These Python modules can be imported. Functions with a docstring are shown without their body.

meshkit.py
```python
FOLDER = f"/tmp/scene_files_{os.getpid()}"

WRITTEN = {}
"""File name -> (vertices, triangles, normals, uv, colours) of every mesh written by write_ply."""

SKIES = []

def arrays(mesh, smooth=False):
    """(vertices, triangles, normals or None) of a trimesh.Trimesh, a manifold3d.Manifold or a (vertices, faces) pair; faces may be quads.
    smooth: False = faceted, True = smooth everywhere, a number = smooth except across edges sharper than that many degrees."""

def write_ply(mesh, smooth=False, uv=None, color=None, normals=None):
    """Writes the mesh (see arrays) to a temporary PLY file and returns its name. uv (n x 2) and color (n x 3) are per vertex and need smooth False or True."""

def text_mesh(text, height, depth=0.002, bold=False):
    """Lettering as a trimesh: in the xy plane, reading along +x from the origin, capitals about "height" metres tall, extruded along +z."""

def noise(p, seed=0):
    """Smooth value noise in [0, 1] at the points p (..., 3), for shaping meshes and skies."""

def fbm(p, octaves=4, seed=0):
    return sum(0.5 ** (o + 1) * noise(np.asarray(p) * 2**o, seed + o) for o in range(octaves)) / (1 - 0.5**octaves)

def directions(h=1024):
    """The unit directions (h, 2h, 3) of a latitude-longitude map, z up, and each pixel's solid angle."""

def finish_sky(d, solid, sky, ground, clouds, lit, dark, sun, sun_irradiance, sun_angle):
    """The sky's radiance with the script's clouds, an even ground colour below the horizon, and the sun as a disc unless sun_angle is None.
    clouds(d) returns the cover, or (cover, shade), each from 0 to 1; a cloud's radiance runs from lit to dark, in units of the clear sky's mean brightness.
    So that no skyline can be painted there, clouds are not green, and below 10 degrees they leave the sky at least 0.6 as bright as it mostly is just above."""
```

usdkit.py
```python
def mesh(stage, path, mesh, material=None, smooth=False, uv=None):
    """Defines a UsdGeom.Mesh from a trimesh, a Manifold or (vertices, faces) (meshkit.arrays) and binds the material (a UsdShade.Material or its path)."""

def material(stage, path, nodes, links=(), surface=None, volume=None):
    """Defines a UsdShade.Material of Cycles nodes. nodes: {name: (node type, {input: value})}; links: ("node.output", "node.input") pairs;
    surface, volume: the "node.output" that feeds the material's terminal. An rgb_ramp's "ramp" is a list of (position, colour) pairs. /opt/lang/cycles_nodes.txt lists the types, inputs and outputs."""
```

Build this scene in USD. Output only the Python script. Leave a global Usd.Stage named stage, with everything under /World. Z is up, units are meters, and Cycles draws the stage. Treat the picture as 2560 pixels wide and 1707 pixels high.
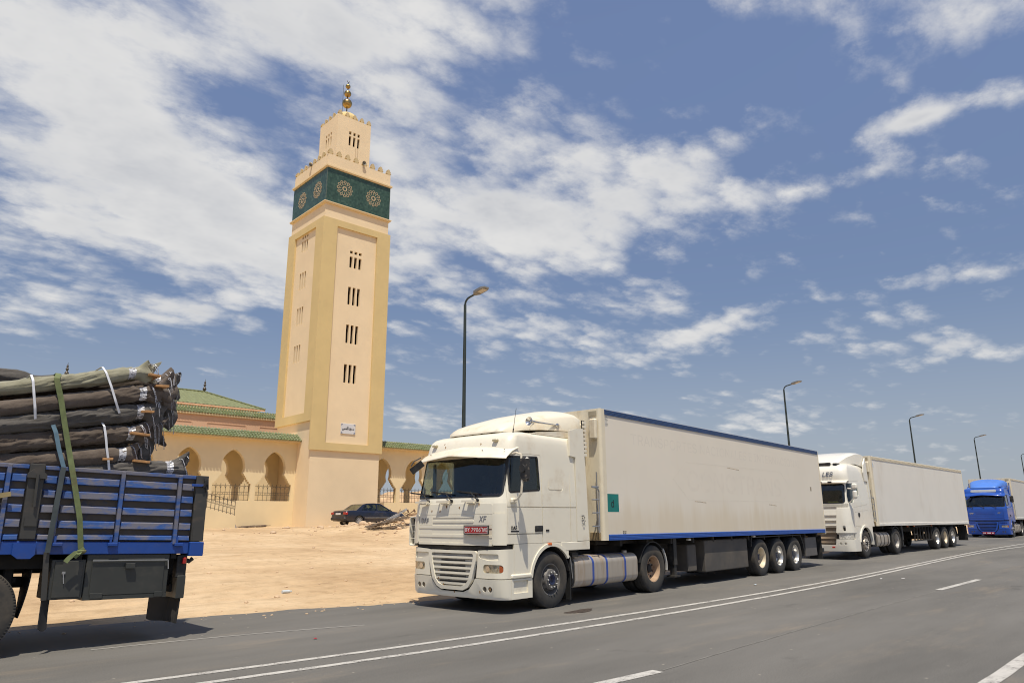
import math, random
import numpy as np, trimesh, manifold3d as m3
from shapely.geometry import Polygon, LineString, Point, box as sbox
from shapely.ops import unary_union
from pxr import Usd, UsdGeom, UsdLux, UsdShade, Gf, Sdf, Vt
import usdkit, meshkit

stage = Usd.Stage.CreateInMemory()
UsdGeom.SetStageUpAxis(stage, UsdGeom.Tokens.z)
UsdGeom.SetStageMetersPerUnit(stage, 1.0)
UsdGeom.Xform.Define(stage, '/World'); UsdGeom.Scope.Define(stage, '/World/Looks')
PI = math.pi
SKY_STRENGTH = 0.085
CLOUD_LIT, CLOUD_DARK, HAZE_COL = (9.3, 9.2, 9.0), (6.5, 6.65, 7.0), (4.1, 4.45, 5.25)
CLOUD_BANKS = [
 (40, 110, 420, 300, -15, 0.52), (300, 300, 380, 190, -48, 0.40), (560, 560, 330, 150, -35, 0.44), (900, 70, 620, 180, 9, 0.37), (120, 520, 380, 190, 0, 0.36),
 (1330, 560, 560, 190, -2, 0.47), (820, 640, 470, 170, -6, 0.46), (1060, 330, 380, 180, -25, 0.34), (1500, 370, 320, 120, -25, 0.30), (1770, 500, 220, 100, 12, 0.26),
 (1250, 830, 360, 90, 6, 0.27), (2310, 290, 210, 32, 22, 0.56), (1796, 812, 180, 44, 25, 0.44), (1600, 880, 170, 75, 0, 0.30),
 (1880, 1060, 380, 75, 3, 0.42), (1090, 1045, 200, 60, 0, 0.38), (1660, 45, 240, 60, 28, 0.20), (2060, 40, 300, 60, -10, 0.16), (2200, 130, 260, 70, 20, -0.3), (1480, 110, 120, 80, 0, -0.3), (2420, 60, 330, 90, 30, 0.14),
 (2430, 685, 200, 30, 8, 0.32), (2400, 868, 340, 46, -4, 0.34), (1985, 478, 150, 26, 12, 0.34), (2140, 545, 90, 26, 0, 0.30), (1660, 755, 150, 28, 0, 0.34), (300, 750, 380, 60, -8, 0.26), (40, 830, 260, 60, 0, 0.32), (1000, 930, 220, 70, 15, 0.24), (2300, 1130, 340, 50, 0, 0.30), (1860, 345, 100, 60, 0, 0.26), (1310, 130, 60, 30, 0, 0.2),
 (2480, 150, 260, 90, 20, -0.40), (2570, 290, 190, 110, 0, -0.38), (560, 285, 170, 80, 10, -0.25), (1180, 215, 150, 60, 20, -0.14), (460, 900, 500, 80, 0, -0.2), (2000, 300, 300, 160, 0, -0.12),
]

# ---------------------------------------------------------------- camera, sky, sun, exposure
F_PX, YAW, PITCH, ROLL, EYE = 1785.706, 0.775317, 0.2427375, -0.0045776, 1.65249
def _axes():
    f = np.array([math.cos(PITCH)*math.cos(YAW), math.cos(PITCH)*math.sin(YAW), math.sin(PITCH)])
    r = np.array([math.sin(YAW), -math.cos(YAW), 0.0]); u = np.cross(r, f)
    c, s = math.cos(ROLL), math.sin(ROLL)
    return c*r+s*u, c*u-s*r, f
R_, U_, D_ = _axes()
cam = UsdGeom.Camera.Define(stage, '/World/camera')
cam.AddTransformOp().Set(Gf.Matrix4d(*R_, 0, *U_, 0, *(-D_), 0, 0, 0, EYE, 1))
cam.CreateHorizontalApertureAttr(36.0); cam.CreateVerticalApertureAttr(36.0*682/1024)
cam.CreateFocalLengthAttr(36.0*F_PX/2560); cam.CreateClippingRangeAttr(Gf.Vec2f(0.1, 4000))
cam.CreateExposureAttr(EXPOSURE := 0.0)

SUN = np.array([-0.255, -0.285, 1.0]); SUN /= np.linalg.norm(SUN)
sun = UsdLux.DistantLight.Define(stage, '/World/sun')
zx = np.cross([0, 0, 1.0], SUN); zx /= np.linalg.norm(zx); zy = np.cross(SUN, zx)
sun.AddTransformOp().Set(Gf.Matrix4d(*zx, 0, *zy, 0, *SUN, 0, 0, 0, 60, 1))
sun.CreateIntensityAttr(1.22); sun.CreateAngleAttr(0.53); sun.CreateNormalizeAttr(True); sun.CreateColorAttr(Gf.Vec3f(1.0, 0.925, 0.79))

def pix_dir(x, y):
    """Direction seen at a point of the photograph (2560 x 1707)."""
    v = D_*F_PX + (x-1280)*R_ - (y-853.5)*U_
    return v/np.linalg.norm(v)
# clouds: soft banks of cover at world directions, broken up by noise laid out on a flat cloud layer
def euler_xyz(M):
    """Euler angles of a rotation matrix M = Rz Ry Rx (columns are the rotated axes)."""
    sy = -M[2, 0]
    return (math.atan2(M[2, 1], M[2, 2]), math.asin(max(-1, min(1, sy))), math.atan2(M[1, 0], M[0, 0]))
# (photo x, photo y, half length, half height, tilt in degrees, weight), sizes in photo pixels
BANKS = CLOUD_BANKS
nodes, links = {}, []
nodes['tc'] = ('texture_coordinate', {})
DIR = 'tc.generated'
prev = None
for i, (px, py, ha, hb, tilt, wgt) in enumerate(BANKS):
    c = pix_dir(px, py)
    a0 = R_ - c*(R_@c); a0 /= np.linalg.norm(a0); b0 = np.cross(c, a0)
    t = math.radians(tilt)
    a = math.cos(t)*a0+math.sin(t)*(-b0 if b0@U_ < 0 else b0); a /= np.linalg.norm(a); b = np.cross(c, a)
    M = np.stack([c, a, b], 1)
    nodes[f'bm{i}'] = ('mapping', {'mapping_type': 'texture', 'location': tuple(c), 'rotation': euler_xyz(M), 'scale': (0.6, ha/F_PX*1.5, hb/F_PX*1.5)})
    nodes[f'bg{i}'] = ('gradient_texture', {'gradient_type': 'quadratic_sphere'})
    nodes[f'ba{i}'] = ('math', {'math_type': 'multiply_add', 'value2': wgt, 'value3': 0.0})
    links += [(DIR, f'bm{i}.vector'), (f'bm{i}.vector', f'bg{i}.vector'), (f'bg{i}.fac', f'ba{i}.value1')]
    if prev: links.append((prev, f'ba{i}.value3'))
    prev = f'ba{i}.value'
nodes['sx'] = ('separate_xyz', {}); links.append((DIR, 'sx.vector'))
nodes['zc'] = ('math', {'math_type': 'add', 'value2': 0.16}); links.append(('sx.z', 'zc.value1'))
nodes['zm'] = ('math', {'math_type': 'maximum', 'value2': 0.06}); links.append(('zc.value', 'zm.value1'))
nodes['dx'] = ('math', {'math_type': 'divide'}); links += [('sx.x', 'dx.value1'), ('zm.value', 'dx.value2')]
nodes['dy'] = ('math', {'math_type': 'divide'}); links += [('sx.y', 'dy.value1'), ('zm.value', 'dy.value2')]
nodes['cx'] = ('combine_xyz', {'z': 3.7}); links += [('dx.value', 'cx.x'), ('dy.value', 'cx.y')]
nodes['st'] = ('mapping', {'mapping_type': 'point', 'rotation': (0, 0, 0.55), 'scale': (0.85, 1.35, 1.0)}); links.append(('cx.vector', 'st.vector'))
nodes['n1'] = ('noise_texture', {'scale': 1.9, 'detail': 12.0, 'roughness': 0.60, 'lacunarity': 2.1, 'distortion': 0.25}); links.append(('st.vector', 'n1.vector'))
nodes['n2'] = ('noise_texture', {'scale': 9.0, 'detail': 8.0, 'roughness': 0.62}); links.append(('cx.vector', 'n2.vector'))
nodes['n3'] = ('noise_texture', {'scale': 3.4, 'detail': 7.0, 'roughness': 0.55}); links.append(('cx.vector', 'n3.vector'))
# density = 1.15*n1 + 0.3*n2 + banks - threshold
nodes['d1'] = ('math', {'math_type': 'multiply_add', 'value2': 1.25, 'value3': -0.60}); links.append(('n1.fac', 'd1.value1'))
nodes['d2'] = ('math', {'math_type': 'multiply_add', 'value2': 0.45}); links += [('n2.fac', 'd2.value1'), ('d1.value', 'd2.value3')]
nodes['wv'] = ('vector_math', {'math_type': 'multiply_add', 'vector2': (0.14, 0.14, 0.14)}); links += [('n2.color', 'wv.vector1'), ('st.vector', 'wv.vector3')]
nodes['vo'] = ('voronoi_texture', {'feature': 'f1', 'scale': 6.5, 'detail': 1.0, 'roughness': 0.55, 'smoothness': 0.35, 'randomness': 1.0}); links.append(('wv.vector', 'vo.vector'))
nodes['dv'] = ('math', {'math_type': 'multiply_add', 'value2': -0.42}); links += [('vo.distance', 'dv.value1'), ('d2.value', 'dv.value3')]
nodes['n5'] = ('noise_texture', {'scale': 24.0, 'detail': 7.0, 'roughness': 0.65, 'distortion': 0.3}); links.append(('st.vector', 'n5.vector'))
nodes['d5'] = ('math', {'math_type': 'multiply_add', 'value2': 0.22}); links += [('n5.fac', 'd5.value1'), ('dv.value', 'd5.value3')]
nodes['d3'] = ('math', {'math_type': 'add'}); links += [('d5.value', 'd3.value1'), (prev, 'd3.value2')]
nodes['lo'] = ('map_range', {'range_type': 'smoothstep', 'from_min': 0.02, 'from_max': 0.34, 'to_min': -0.22, 'to_max': 0.0, 'clamp': True}); links.append(('sx.z', 'lo.value'))
nodes['d6'] = ('math', {'math_type': 'add'}); links += [('d3.value', 'd6.value1'), ('lo.result', 'd6.value2')]
nodes['cov'] = ('map_range', {'range_type': 'smoothstep', 'from_min': 0.0, 'from_max': 0.56, 'to_min': 0.0, 'to_max': 0.93, 'clamp': True}); links.append(('d6.value', 'cov.value'))
# shade: thick parts and a slow noise turn greyer
nodes['sh1'] = ('map_range', {'from_min': 0.26, 'from_max': 0.80, 'to_min': 0.0, 'to_max': 1.0, 'clamp': True}); links.append(('d3.value', 'sh1.value'))
nodes['sh2'] = ('map_range', {'from_min': 0.36, 'from_max': 0.66, 'to_min': 0.0, 'to_max': 1.0, 'clamp': True}); links.append(('n3.fac', 'sh2.value'))
nodes['sh'] = ('math', {'math_type': 'multiply'}); links += [('sh1.result', 'sh.value1'), ('sh2.result', 'sh.value2')]
nodes['ccol'] = ('mix_color', {'a': CLOUD_LIT, 'b': CLOUD_DARK, 'use_clamp': False}); links.append(('sh.value', 'ccol.fac'))
nodes['sky'] = ('sky_texture', {'sky_type': 'single_scattering', 'sun_disc': False, 'sun_elevation': math.asin(SUN[2]), 'sun_rotation': math.atan2(SUN[0], SUN[1]), 'altitude': 900.0, 'air_density': 1.0, 'aerosol_density': 0.7, 'ozone_density': 1.0})
# thin dusty air towards the horizon, all round
nodes['hz'] = ('map_range', {'range_type': 'smoothstep', 'from_min': -0.02, 'from_max': 0.30, 'to_min': 0.85, 'to_max': 0.0, 'clamp': True}); links.append(('sx.z', 'hz.value'))
nodes['hmix'] = ('mix_color', {'b': HAZE_COL, 'use_clamp': False}); nodes['sv'] = ('map_range', {'range_type': 'smoothstep', 'from_min': 0.12, 'from_max': 0.66, 'to_min': 1.0, 'to_max': 1.76, 'clamp': True}); links.append(('sx.z', 'sv.value'))
nodes['sat'] = ('hsv', {'hue': 0.507, 'saturation': 0.93}); links.append(('sv.result', 'sat.value'))
links += [('hz.result', 'hmix.fac'), ('sky.color', 'sat.color'), ('sat.color', 'hmix.a')]
nodes['mixc'] = ('mix_color', {'use_clamp': False}); links += [('cov.result', 'mixc.fac'), ('hmix.result', 'mixc.a'), ('ccol.result', 'mixc.b')]
nodes['bg'] = ('background_shader', {'strength': SKY_STRENGTH}); links.append(('mixc.result', 'bg.color'))
skymat = usdkit.material(stage, '/World/Looks/sky_air', nodes, links, surface='bg.background')
dome = UsdLux.DomeLight.Define(stage, '/World/sky')
UsdShade.MaterialBindingAPI.Apply(dome.GetPrim()).Bind(skymat)
dome.GetPrim().SetCustomDataByKey('kind', 'structure')

# ---------------------------------------------------------------- helpers: materials
MATS = {}
def mat(name, col, rough=0.55, metal=0.0, var=0.12, scale=4.0, stretch=(1, 1, 1), dirt=None, dirt_amt=0.5, dirt_scale=1.5, dirt_cut=(0.5, 0.7), dirt_stretch=(1, 1, 1), bump=0.0, bump_scale=60.0, coat=0.0, spec=0.5, world=False, detail=5.0):
    """Plain principled surface: base colour with soft noise, patches of dirt with their own outline, fine bump."""
    if name in MATS: return MATS[name]
    c = np.array(col, float)
    n = {'tc': ('geometry' if world else 'texture_coordinate', {}), 'p': ('principled_bsdf', {'roughness': rough, 'metallic': metal, 'coat_weight': coat, 'coat_roughness': 0.08, 'specular_ior_level': spec}),
         'm1': ('mapping', {'mapping_type': 'point', 'scale': stretch}), 'n1': ('noise_texture', {'scale': scale, 'detail': detail, 'roughness': 0.6}),
         'r1': ('rgb_ramp', {'ramp': [(0.3, tuple(c*(1-var))), (0.7, tuple(np.minimum(c*(1+var), 1)))]})}
    src = 'tc.position' if world else 'tc.object'
    l = [(src, 'm1.vector'), ('m1.vector', 'n1.vector'), ('n1.fac', 'r1.fac')]
    out = 'r1.color'
    if dirt is not None:
        n['m2'] = ('mapping', {'mapping_type': 'point', 'scale': dirt_stretch, 'location': (3.1, 1.7, 0.4)})
        n['n2'] = ('noise_texture', {'scale': dirt_scale, 'detail': 9.0, 'roughness': 0.68})
        n['f2'] = ('map_range', {'range_type': 'smoothstep', 'from_min': dirt_cut[0], 'from_max': dirt_cut[1], 'to_min': 0.0, 'to_max': dirt_amt, 'clamp': True})
        n['x2'] = ('mix_color', {'b': tuple(dirt)})
        l += [(src, 'm2.vector'), ('m2.vector', 'n2.vector'), ('n2.fac', 'f2.value'), ('f2.result', 'x2.fac'), (out, 'x2.a')]
        out = 'x2.result'
        n['rr'] = ('map_range', {'from_min': 0, 'from_max': 1, 'to_min': rough, 'to_max': min(1, rough+0.3)})
        l += [('f2.result', 'rr.value'), ('rr.result', 'p.roughness')]
    l.append((out, 'p.base_color'))
    if bump > 0:
        n['n3'] = ('noise_texture', {'scale': bump_scale, 'detail': 4.0, 'roughness': 0.6})
        n['b'] = ('bump', {'strength': 1.0, 'distance': bump})
        l += [(src, 'n3.vector'), ('n3.fac', 'b.height'), ('b.normal', 'p.normal')]
    MATS[name] = usdkit.material(stage, '/World/Looks/'+name, n, l, surface='p.BSDF')
    return MATS[name]
def pane_mat(name, tint=(0.75, 0.82, 0.80), rough=0.02, dark=0.0):
    n = {'t': ('transparent_bsdf', {'color': tint}), 'g': ('glossy_bsdf', {'color': (1, 1, 1), 'roughness': rough}), 'f': ('fresnel', {}), 'm': ('mix_closure', {}), 'geo': ('geometry', {}), 'i': ('math', {'math_type': 'multiply_add', 'value2': 1/1.5-1.5, 'value3': 1.5})}
    MATS[name] = usdkit.material(stage, '/World/Looks/'+name, n, [('geo.backfacing', 'i.value1'), ('i.value', 'f.IOR'), ('f.fac', 'm.fac'), ('t.BSDF', 'm.closure1'), ('g.BSDF', 'm.closure2')], surface='m.closure')
    return MATS[name]

# ---------------------------------------------------------------- helpers: things, parts, meshes
COUNT = {}
def numbered(parent, name):
    k = COUNT.get((parent, name), 0); COUNT[(parent, name)] = k+1
    return name if k == 0 else f'{name}_{k:03d}'
def tag(prim, label=None, cat=None, group=None, kind=None):
    p = prim.GetPrim() if hasattr(prim, 'GetPrim') else prim
    for k, v in (('label', label), ('category', cat), ('group', group), ('kind', kind)):
        if v: p.SetCustomDataByKey(k, v)
    return prim
def thing(name, label=None, cat=None, loc=(0, 0, 0), rz=0.0, ry=0.0, group=None, parent='/World', kind=None):
    path = parent+'/'+numbered(parent, name)
    x = UsdGeom.Xform.Define(stage, path)
    x.AddTranslateOp().Set(Gf.Vec3d(*map(float, loc)))
    if rz: x.AddRotateZOp().Set(math.degrees(rz))
    if ry: x.AddRotateYOp().Set(math.degrees(ry))
    tag(x, label, cat, group, kind)
    return path
def obj(name, mesh, m, parent='/World', smooth=35, label=None, cat=None, group=None, kind=None):
    if isinstance(mesh, MB): mesh = mesh.mesh()
    path = parent+'/'+numbered(parent, name)
    o = usdkit.mesh(stage, path, mesh, m, smooth=smooth)
    tag(o, label, cat, group, kind)
    return path
def copy_of(path, label, cat, loc, rz=0.0, group=None):
    name = path.split('/')[-1]
    p2 = '/World/'+numbered('/World', name)
    x = UsdGeom.Xform.Define(stage, p2)
    x.GetPrim().GetReferences().AddInternalReference(path)
    x.ClearXformOpOrder()
    for a in list(x.GetPrim().GetAttributes()):
        if a.GetName().startswith('xformOp:') and a.IsAuthored(): pass
    x.MakeMatrixXform().Set(Gf.Matrix4d().SetRotate(Gf.Rotation(Gf.Vec3d(0, 0, 1), math.degrees(rz)))*Gf.Matrix4d().SetTranslate(Gf.Vec3d(*map(float, loc))))
    tag(x, label, cat, group)
    x.GetPrim().SetInstanceable(True)
    return p2

class MB:
    """Collects pieces into one mesh."""
    def __init__(s): s.v, s.f, s.n = [], [], 0
    def add(s, m, T=None):
        if isinstance(m, MB): m = m.mesh()
        if hasattr(m, 'to_mesh'):
            q = m.to_mesh(); v, f = np.asarray(q.vert_properties[:, :3], float), np.asarray(q.tri_verts)
        elif isinstance(m, tuple): v, f = np.asarray(m[0], float), np.asarray(m[1], int)
        else: v, f = np.asarray(m.vertices, float), np.asarray(m.faces)
        if f.ndim == 2 and f.shape[1] == 4: f = np.vstack([f[:, [0, 1, 2]], f[:, [0, 2, 3]]])
        if T is not None: v = v@T[:3, :3].T+T[:3, 3]
        s.v.append(v); s.f.append(f+s.n); s.n += len(v); return s
    def mesh(s):
        return trimesh.Trimesh(np.vstack(s.v), np.vstack(s.f), process=False)
    def box(s, x0, x1, y0, y1, z0, z1, b=0.0, T=None): return s.add(cbox(x0, x1, y0, y1, z0, z1, b), T)
    def tube(s, pts, r, n=8, closed=False): return s.add(tube(pts, r, n, closed))
    def bar(s, a, b, w, h, up=(0, 0, 1)): return s.add(bar(a, b, w, h, up))
    def map(s, fn):
        s.v = [fn(v) for v in s.v]; return s
_BF = np.array([[0, 2, 3], [0, 3, 1], [4, 5, 7], [4, 7, 6], [0, 1, 5], [0, 5, 4], [2, 6, 7], [2, 7, 3], [0, 4, 6], [0, 6, 2], [1, 3, 7], [1, 7, 5]])
def cbox(x0, x1, y0, y1, z0, z1, b=0.0):
    X, Y, Z = sorted((x0, x1)), sorted((y0, y1)), sorted((z0, z1))
    if b <= 0:
        return (np.array([[x, y, z] for z in Z for y in Y for x in X], float), _BF)
    b = min(b, 0.49*min(X[1]-X[0], Y[1]-Y[0], Z[1]-Z[0]))
    P = []
    for ix, x in enumerate(X):
        for iy, y in enumerate(Y):
            for iz, z in enumerate(Z):
                dx, dy, dz = (b if ix == 0 else -b), (b if iy == 0 else -b), (b if iz == 0 else -b)
                P += [(x, y+dy, z+dz), (x+dx, y, z+dz), (x+dx, y+dy, z)]
    return trimesh.convex.convex_hull(np.array(P))
def frames(pts):
    pts = np.asarray(pts, float); t = np.gradient(pts, axis=0); t /= np.linalg.norm(t, axis=1, keepdims=True)+1e-12
    ref = np.array([0, 0, 1.0]) if abs(t[0, 2]) < 0.9 else np.array([1.0, 0, 0])
    N = []
    n = np.cross(ref, t[0]); n /= np.linalg.norm(n)
    for k in range(len(pts)):
        n = n-t[k]*(n@t[k]); n /= np.linalg.norm(n)+1e-12; N.append(n.copy())
    N = np.array(N); return pts, N, np.cross(t, N)
def tube(pts, r, n=8, closed=False, squash=1.0):
    p, N, B = frames(pts); k = len(p); r = np.broadcast_to(np.asarray(r, float), (k,))
    a = np.linspace(0, 2*PI, n, endpoint=False)
    v = (p[:, None]+r[:, None, None]*(np.cos(a)[None, :, None]*N[:, None]+squash*np.sin(a)[None, :, None]*B[:, None])).reshape(-1, 3)
    f = []
    for i in range(k-1):
        for j in range(n):
            q, w = i*n+j, i*n+(j+1) % n
            f += [(q, w, w+n), (q, w+n, q+n)]
    v = np.vstack([v, p[0], p[-1]]); c0, c1 = len(v)-2, len(v)-1
    for j in range(n):
        f += [(c0, (j+1) % n, j), (c1, (k-1)*n+j, (k-1)*n+(j+1) % n)]
    return (v, np.array(f))
def bar(a, b, w, h, up=(0, 0, 1)):
    a, b = np.array(a, float), np.array(b, float); t = b-a; L = np.linalg.norm(t); t /= L
    u = np.array(up, float); s = np.cross(t, u)
    if np.linalg.norm(s) < 1e-6: s = np.cross(t, [1, 0, 0])
    s /= np.linalg.norm(s); u = np.cross(s, t)
    T = np.eye(4); T[:3, 0], T[:3, 1], T[:3, 2], T[:3, 3] = t, s*-1, u, a
    v, f = cbox(0, L, -w/2, w/2, -h/2, h/2)
    return (v@T[:3, :3].T+a, f)
def lathe(prof, n=32, axis='z', c=(0, 0, 0)):
    """Turns a profile of (radius, height) about an axis through c; ends close on the axis when the radius is 0."""
    pr = np.array(prof, float); k = len(pr); a = np.linspace(0, 2*PI, n, endpoint=False)
    v = np.stack([pr[:, None, 0]*np.cos(a), pr[:, None, 0]*np.sin(a), np.broadcast_to(pr[:, None, 1], (k, n))], -1).reshape(-1, 3)
    f = []
    for i in range(k-1):
        for j in range(n):
            q, w = i*n+j, i*n+(j+1) % n
            if pr[i, 0] > 1e-9: f.append((q, w, w+n))
            if pr[i+1, 0] > 1e-9: f.append((q, w+n, q+n))
    if axis == 'y': v = v[:, [0, 2, 1]]*np.array([1, 1, 1]); f = [(a_, c_, b_) for a_, b_, c_ in f]
    if axis == 'x': v = v[:, [2, 0, 1]]
    return (v+np.array(c, float), np.array(f))
def extrude(poly, axis, a, b):
    """Solid from a shapely polygon: axis 'z': polygon in (x,y); 'y': polygon in (x,z); 'x': polygon in (y,z)."""
    mb = MB()
    for g in getattr(poly, 'geoms', [poly]):
        if g.is_empty or g.area < 1e-9: continue
        t = trimesh.creation.extrude_polygon(g, abs(b-a), engine='earcut')
        v = np.array(t.vertices); f = np.array(t.faces); v[:, 2] += min(a, b)
        if axis == 'y': v = v[:, [0, 2, 1]]; f = f[:, ::-1]
        if axis == 'x': v = v[:, [2, 0, 1]]
        mb.add((v, f))
    return mb.mesh()
def MF(mesh):
    """Manifold of a closed mesh."""
    if hasattr(mesh, 'to_mesh'): return mesh
    if isinstance(mesh, MB): mesh = mesh.mesh()
    if isinstance(mesh, tuple):
        f = np.asarray(mesh[1]); f = np.vstack([f[:, [0, 1, 2]], f[:, [0, 2, 3]]]) if f.shape[1] == 4 else f
        mesh = trimesh.Trimesh(mesh[0], f, process=False)
    m = trimesh.Trimesh(mesh.vertices, mesh.faces, process=False); m.merge_vertices(digits_vertex=7)
    r = m3.Manifold(m3.Mesh(np.asarray(m.vertices, np.float32), np.asarray(m.faces, np.uint32)))
    if r.status() != m3.Error.NoError: raise ValueError(f'not closed: {r.status()}')
    return r if r.volume() > 0 else MF((np.asarray(m.vertices), np.asarray(m.faces)[:, ::-1]))
def union(ms):
    return m3.Manifold.batch_boolean([MF(m) for m in ms], m3.OpType.Add)
def PR(poly, axis, a, b): return MF(extrude(poly, axis, a, b))
def rpoly(pts, r=0.0):
    p = Polygon(pts)
    return p.buffer(-r).buffer(r, quad_segs=6) if r > 0 else p
def rrect(x0, y0, x1, y1, r=0.0): return rpoly([(x0, y0), (x1, y0), (x1, y1), (x0, y1)], r)
def text(s, h, depth=0.004, bold=False): return meshkit.text_mesh(s, h, depth, bold)
def place_text(s, h, origin, right, up, depth=0.004, bold=False, centre=False, shear=0.0):
    """Lettering standing at origin, reading along right with its top along up, raised along right x up."""
    t = text(s, h, depth, bold); v = np.array(t.vertices)
    if centre: v[:, 0] -= v[:, 0].mean()
    v[:, 0] += shear*v[:, 1]
    r, u = np.array(right, float), np.array(up, float); r /= np.linalg.norm(r); u /= np.linalg.norm(u); n = np.cross(r, u)
    return (np.array(origin, float)+v[:, :1]*r+v[:, 1:2]*u+v[:, 2:3]*n, np.array(t.faces))
def noise(p, seed=0): return meshkit.noise(p, seed)
def fbm(p, o=4, seed=0): return meshkit.fbm(p, o, seed)
def sstep(t): t = np.clip(t, 0, 1); return t*t*(3-2*t)

# ---------------------------------------------------------------- ground, road, markings
def road_z(X):
    return 0.0072*(np.sqrt((np.maximum(X, -200)-21.0)**2+16)-4+(np.asarray(X)-21.0)-0)/2*1.0 + 0.0
def zroad(X):
    X = np.asarray(X, float); return np.where(X > 0, road_z(X)-road_z(0.0), 0.0)
EDGE = np.array([(-80, 15.2), (0, 13.9), (3.1, 13.62), (4.9, 13.42), (6.8, 12.9), (10.2, 12.15), (20, 12.3), (35, 13.2), (60, 14.6), (120, 18), (400, 34)], float)
def edge_y(X): return np.interp(X, EDGE[:, 0], EDGE[:, 1])
def road_shift(X): return np.interp(X, [-80, 10, 23, 33, 51, 120, 400], [0, 0, 0, 0.25, 0.9, 4.0, 20])
MOUND = np.array([29.5, 31.0])
def ground_z(X, Y):
    X, Y = np.asarray(X, float), np.asarray(Y, float)
    t = np.clip((Y-edge_y(X))/(43.0-13.5), -1, 3)
    z = np.where(t > 0, 1.16*np.power(np.clip(t, 0, 1), 0.92), 0.55*t)
    z = z+0.05*np.clip(t-1, 0, 2)
    P = np.stack([X, Y, 0*X], -1)
    off = sstep((Y-edge_y(X)+0.6)/3.0)
    z = z+off*(0.16*(fbm(P*0.16, 3, 5)-0.5)+0.05*(fbm(P*0.9, 3, 8)-0.5))
    z = z+np.where(Y > edge_y(X)-1.2, 0.05*(fbm(P*np.array([0.8, 1.6, 1]), 4, 3)-0.46), 0)
    # wheel ruts
    for c, am, ph, fr_ in ((1.6, 0.5, 0.3, 0.16), (3.3, 0.5, 0.4, 0.16), (6.2, 1.0, 2.0, 0.10), (7.9, 1.0, 2.05, 0.10), (11.5, 1.6, 4.0, 0.07), (13.2, 1.6, 4.03, 0.07)):
        q = (Y-edge_y(X)-c-am*np.sin(X*fr_+ph))/0.17
        z = z-0.028*np.exp(-q*q)*(0.4+1.2*noise(np.stack([X*0.5, 0*X+c, 0*X], -1), 4))+0.012*np.exp(-(np.abs(q)-1.5)**2*2)
    # bank of dug-up earth in front of the car
    d = np.array([X-MOUND[0], Y-MOUND[1]]); a = math.radians(-42)
    p, q = d[0]*math.cos(a)+d[1]*math.sin(a), -d[0]*math.sin(a)+d[1]*math.cos(a)
    g = np.exp(-((p/9.0)**4+(q/2.6)**2))
    z = z+g*(0.54+0.30*sstep((p+9.0)/5.0)+0.5*(fbm(P*0.7, 4, 11)-0.5)+0.16*(fbm(P*2.2, 3, 21)-0.5))
    return z+zroad(X)-0.012
def grid(xs, ys, fn):
    X, Y = np.meshgrid(xs, ys, indexing='ij'); Z = fn(X, Y)
    v = np.stack([X, Y, Z], -1).reshape(-1, 3); nx, ny = len(xs), len(ys)
    i = (np.arange(nx-1)[:, None]*ny+np.arange(ny-1)[None]).ravel()
    return (v, np.stack([i, i+ny, i+ny+1, i+1], 1))
xs = np.unique(np.concatenate([np.linspace(-900, -60, 15), np.linspace(-60, 0, 40), np.linspace(0, 45, 300), np.linspace(45, 120, 90), np.linspace(120, 1500, 25)]))
ys = np.unique(np.concatenate([np.linspace(-900, -20, 14), np.linspace(-20, 11, 12), np.linspace(11, 24, 110), np.linspace(24, 46, 120), np.linspace(46, 120, 30), np.linspace(120, 1500, 20)]))
SAND = (0.50, 0.355, 0.215)
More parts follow.
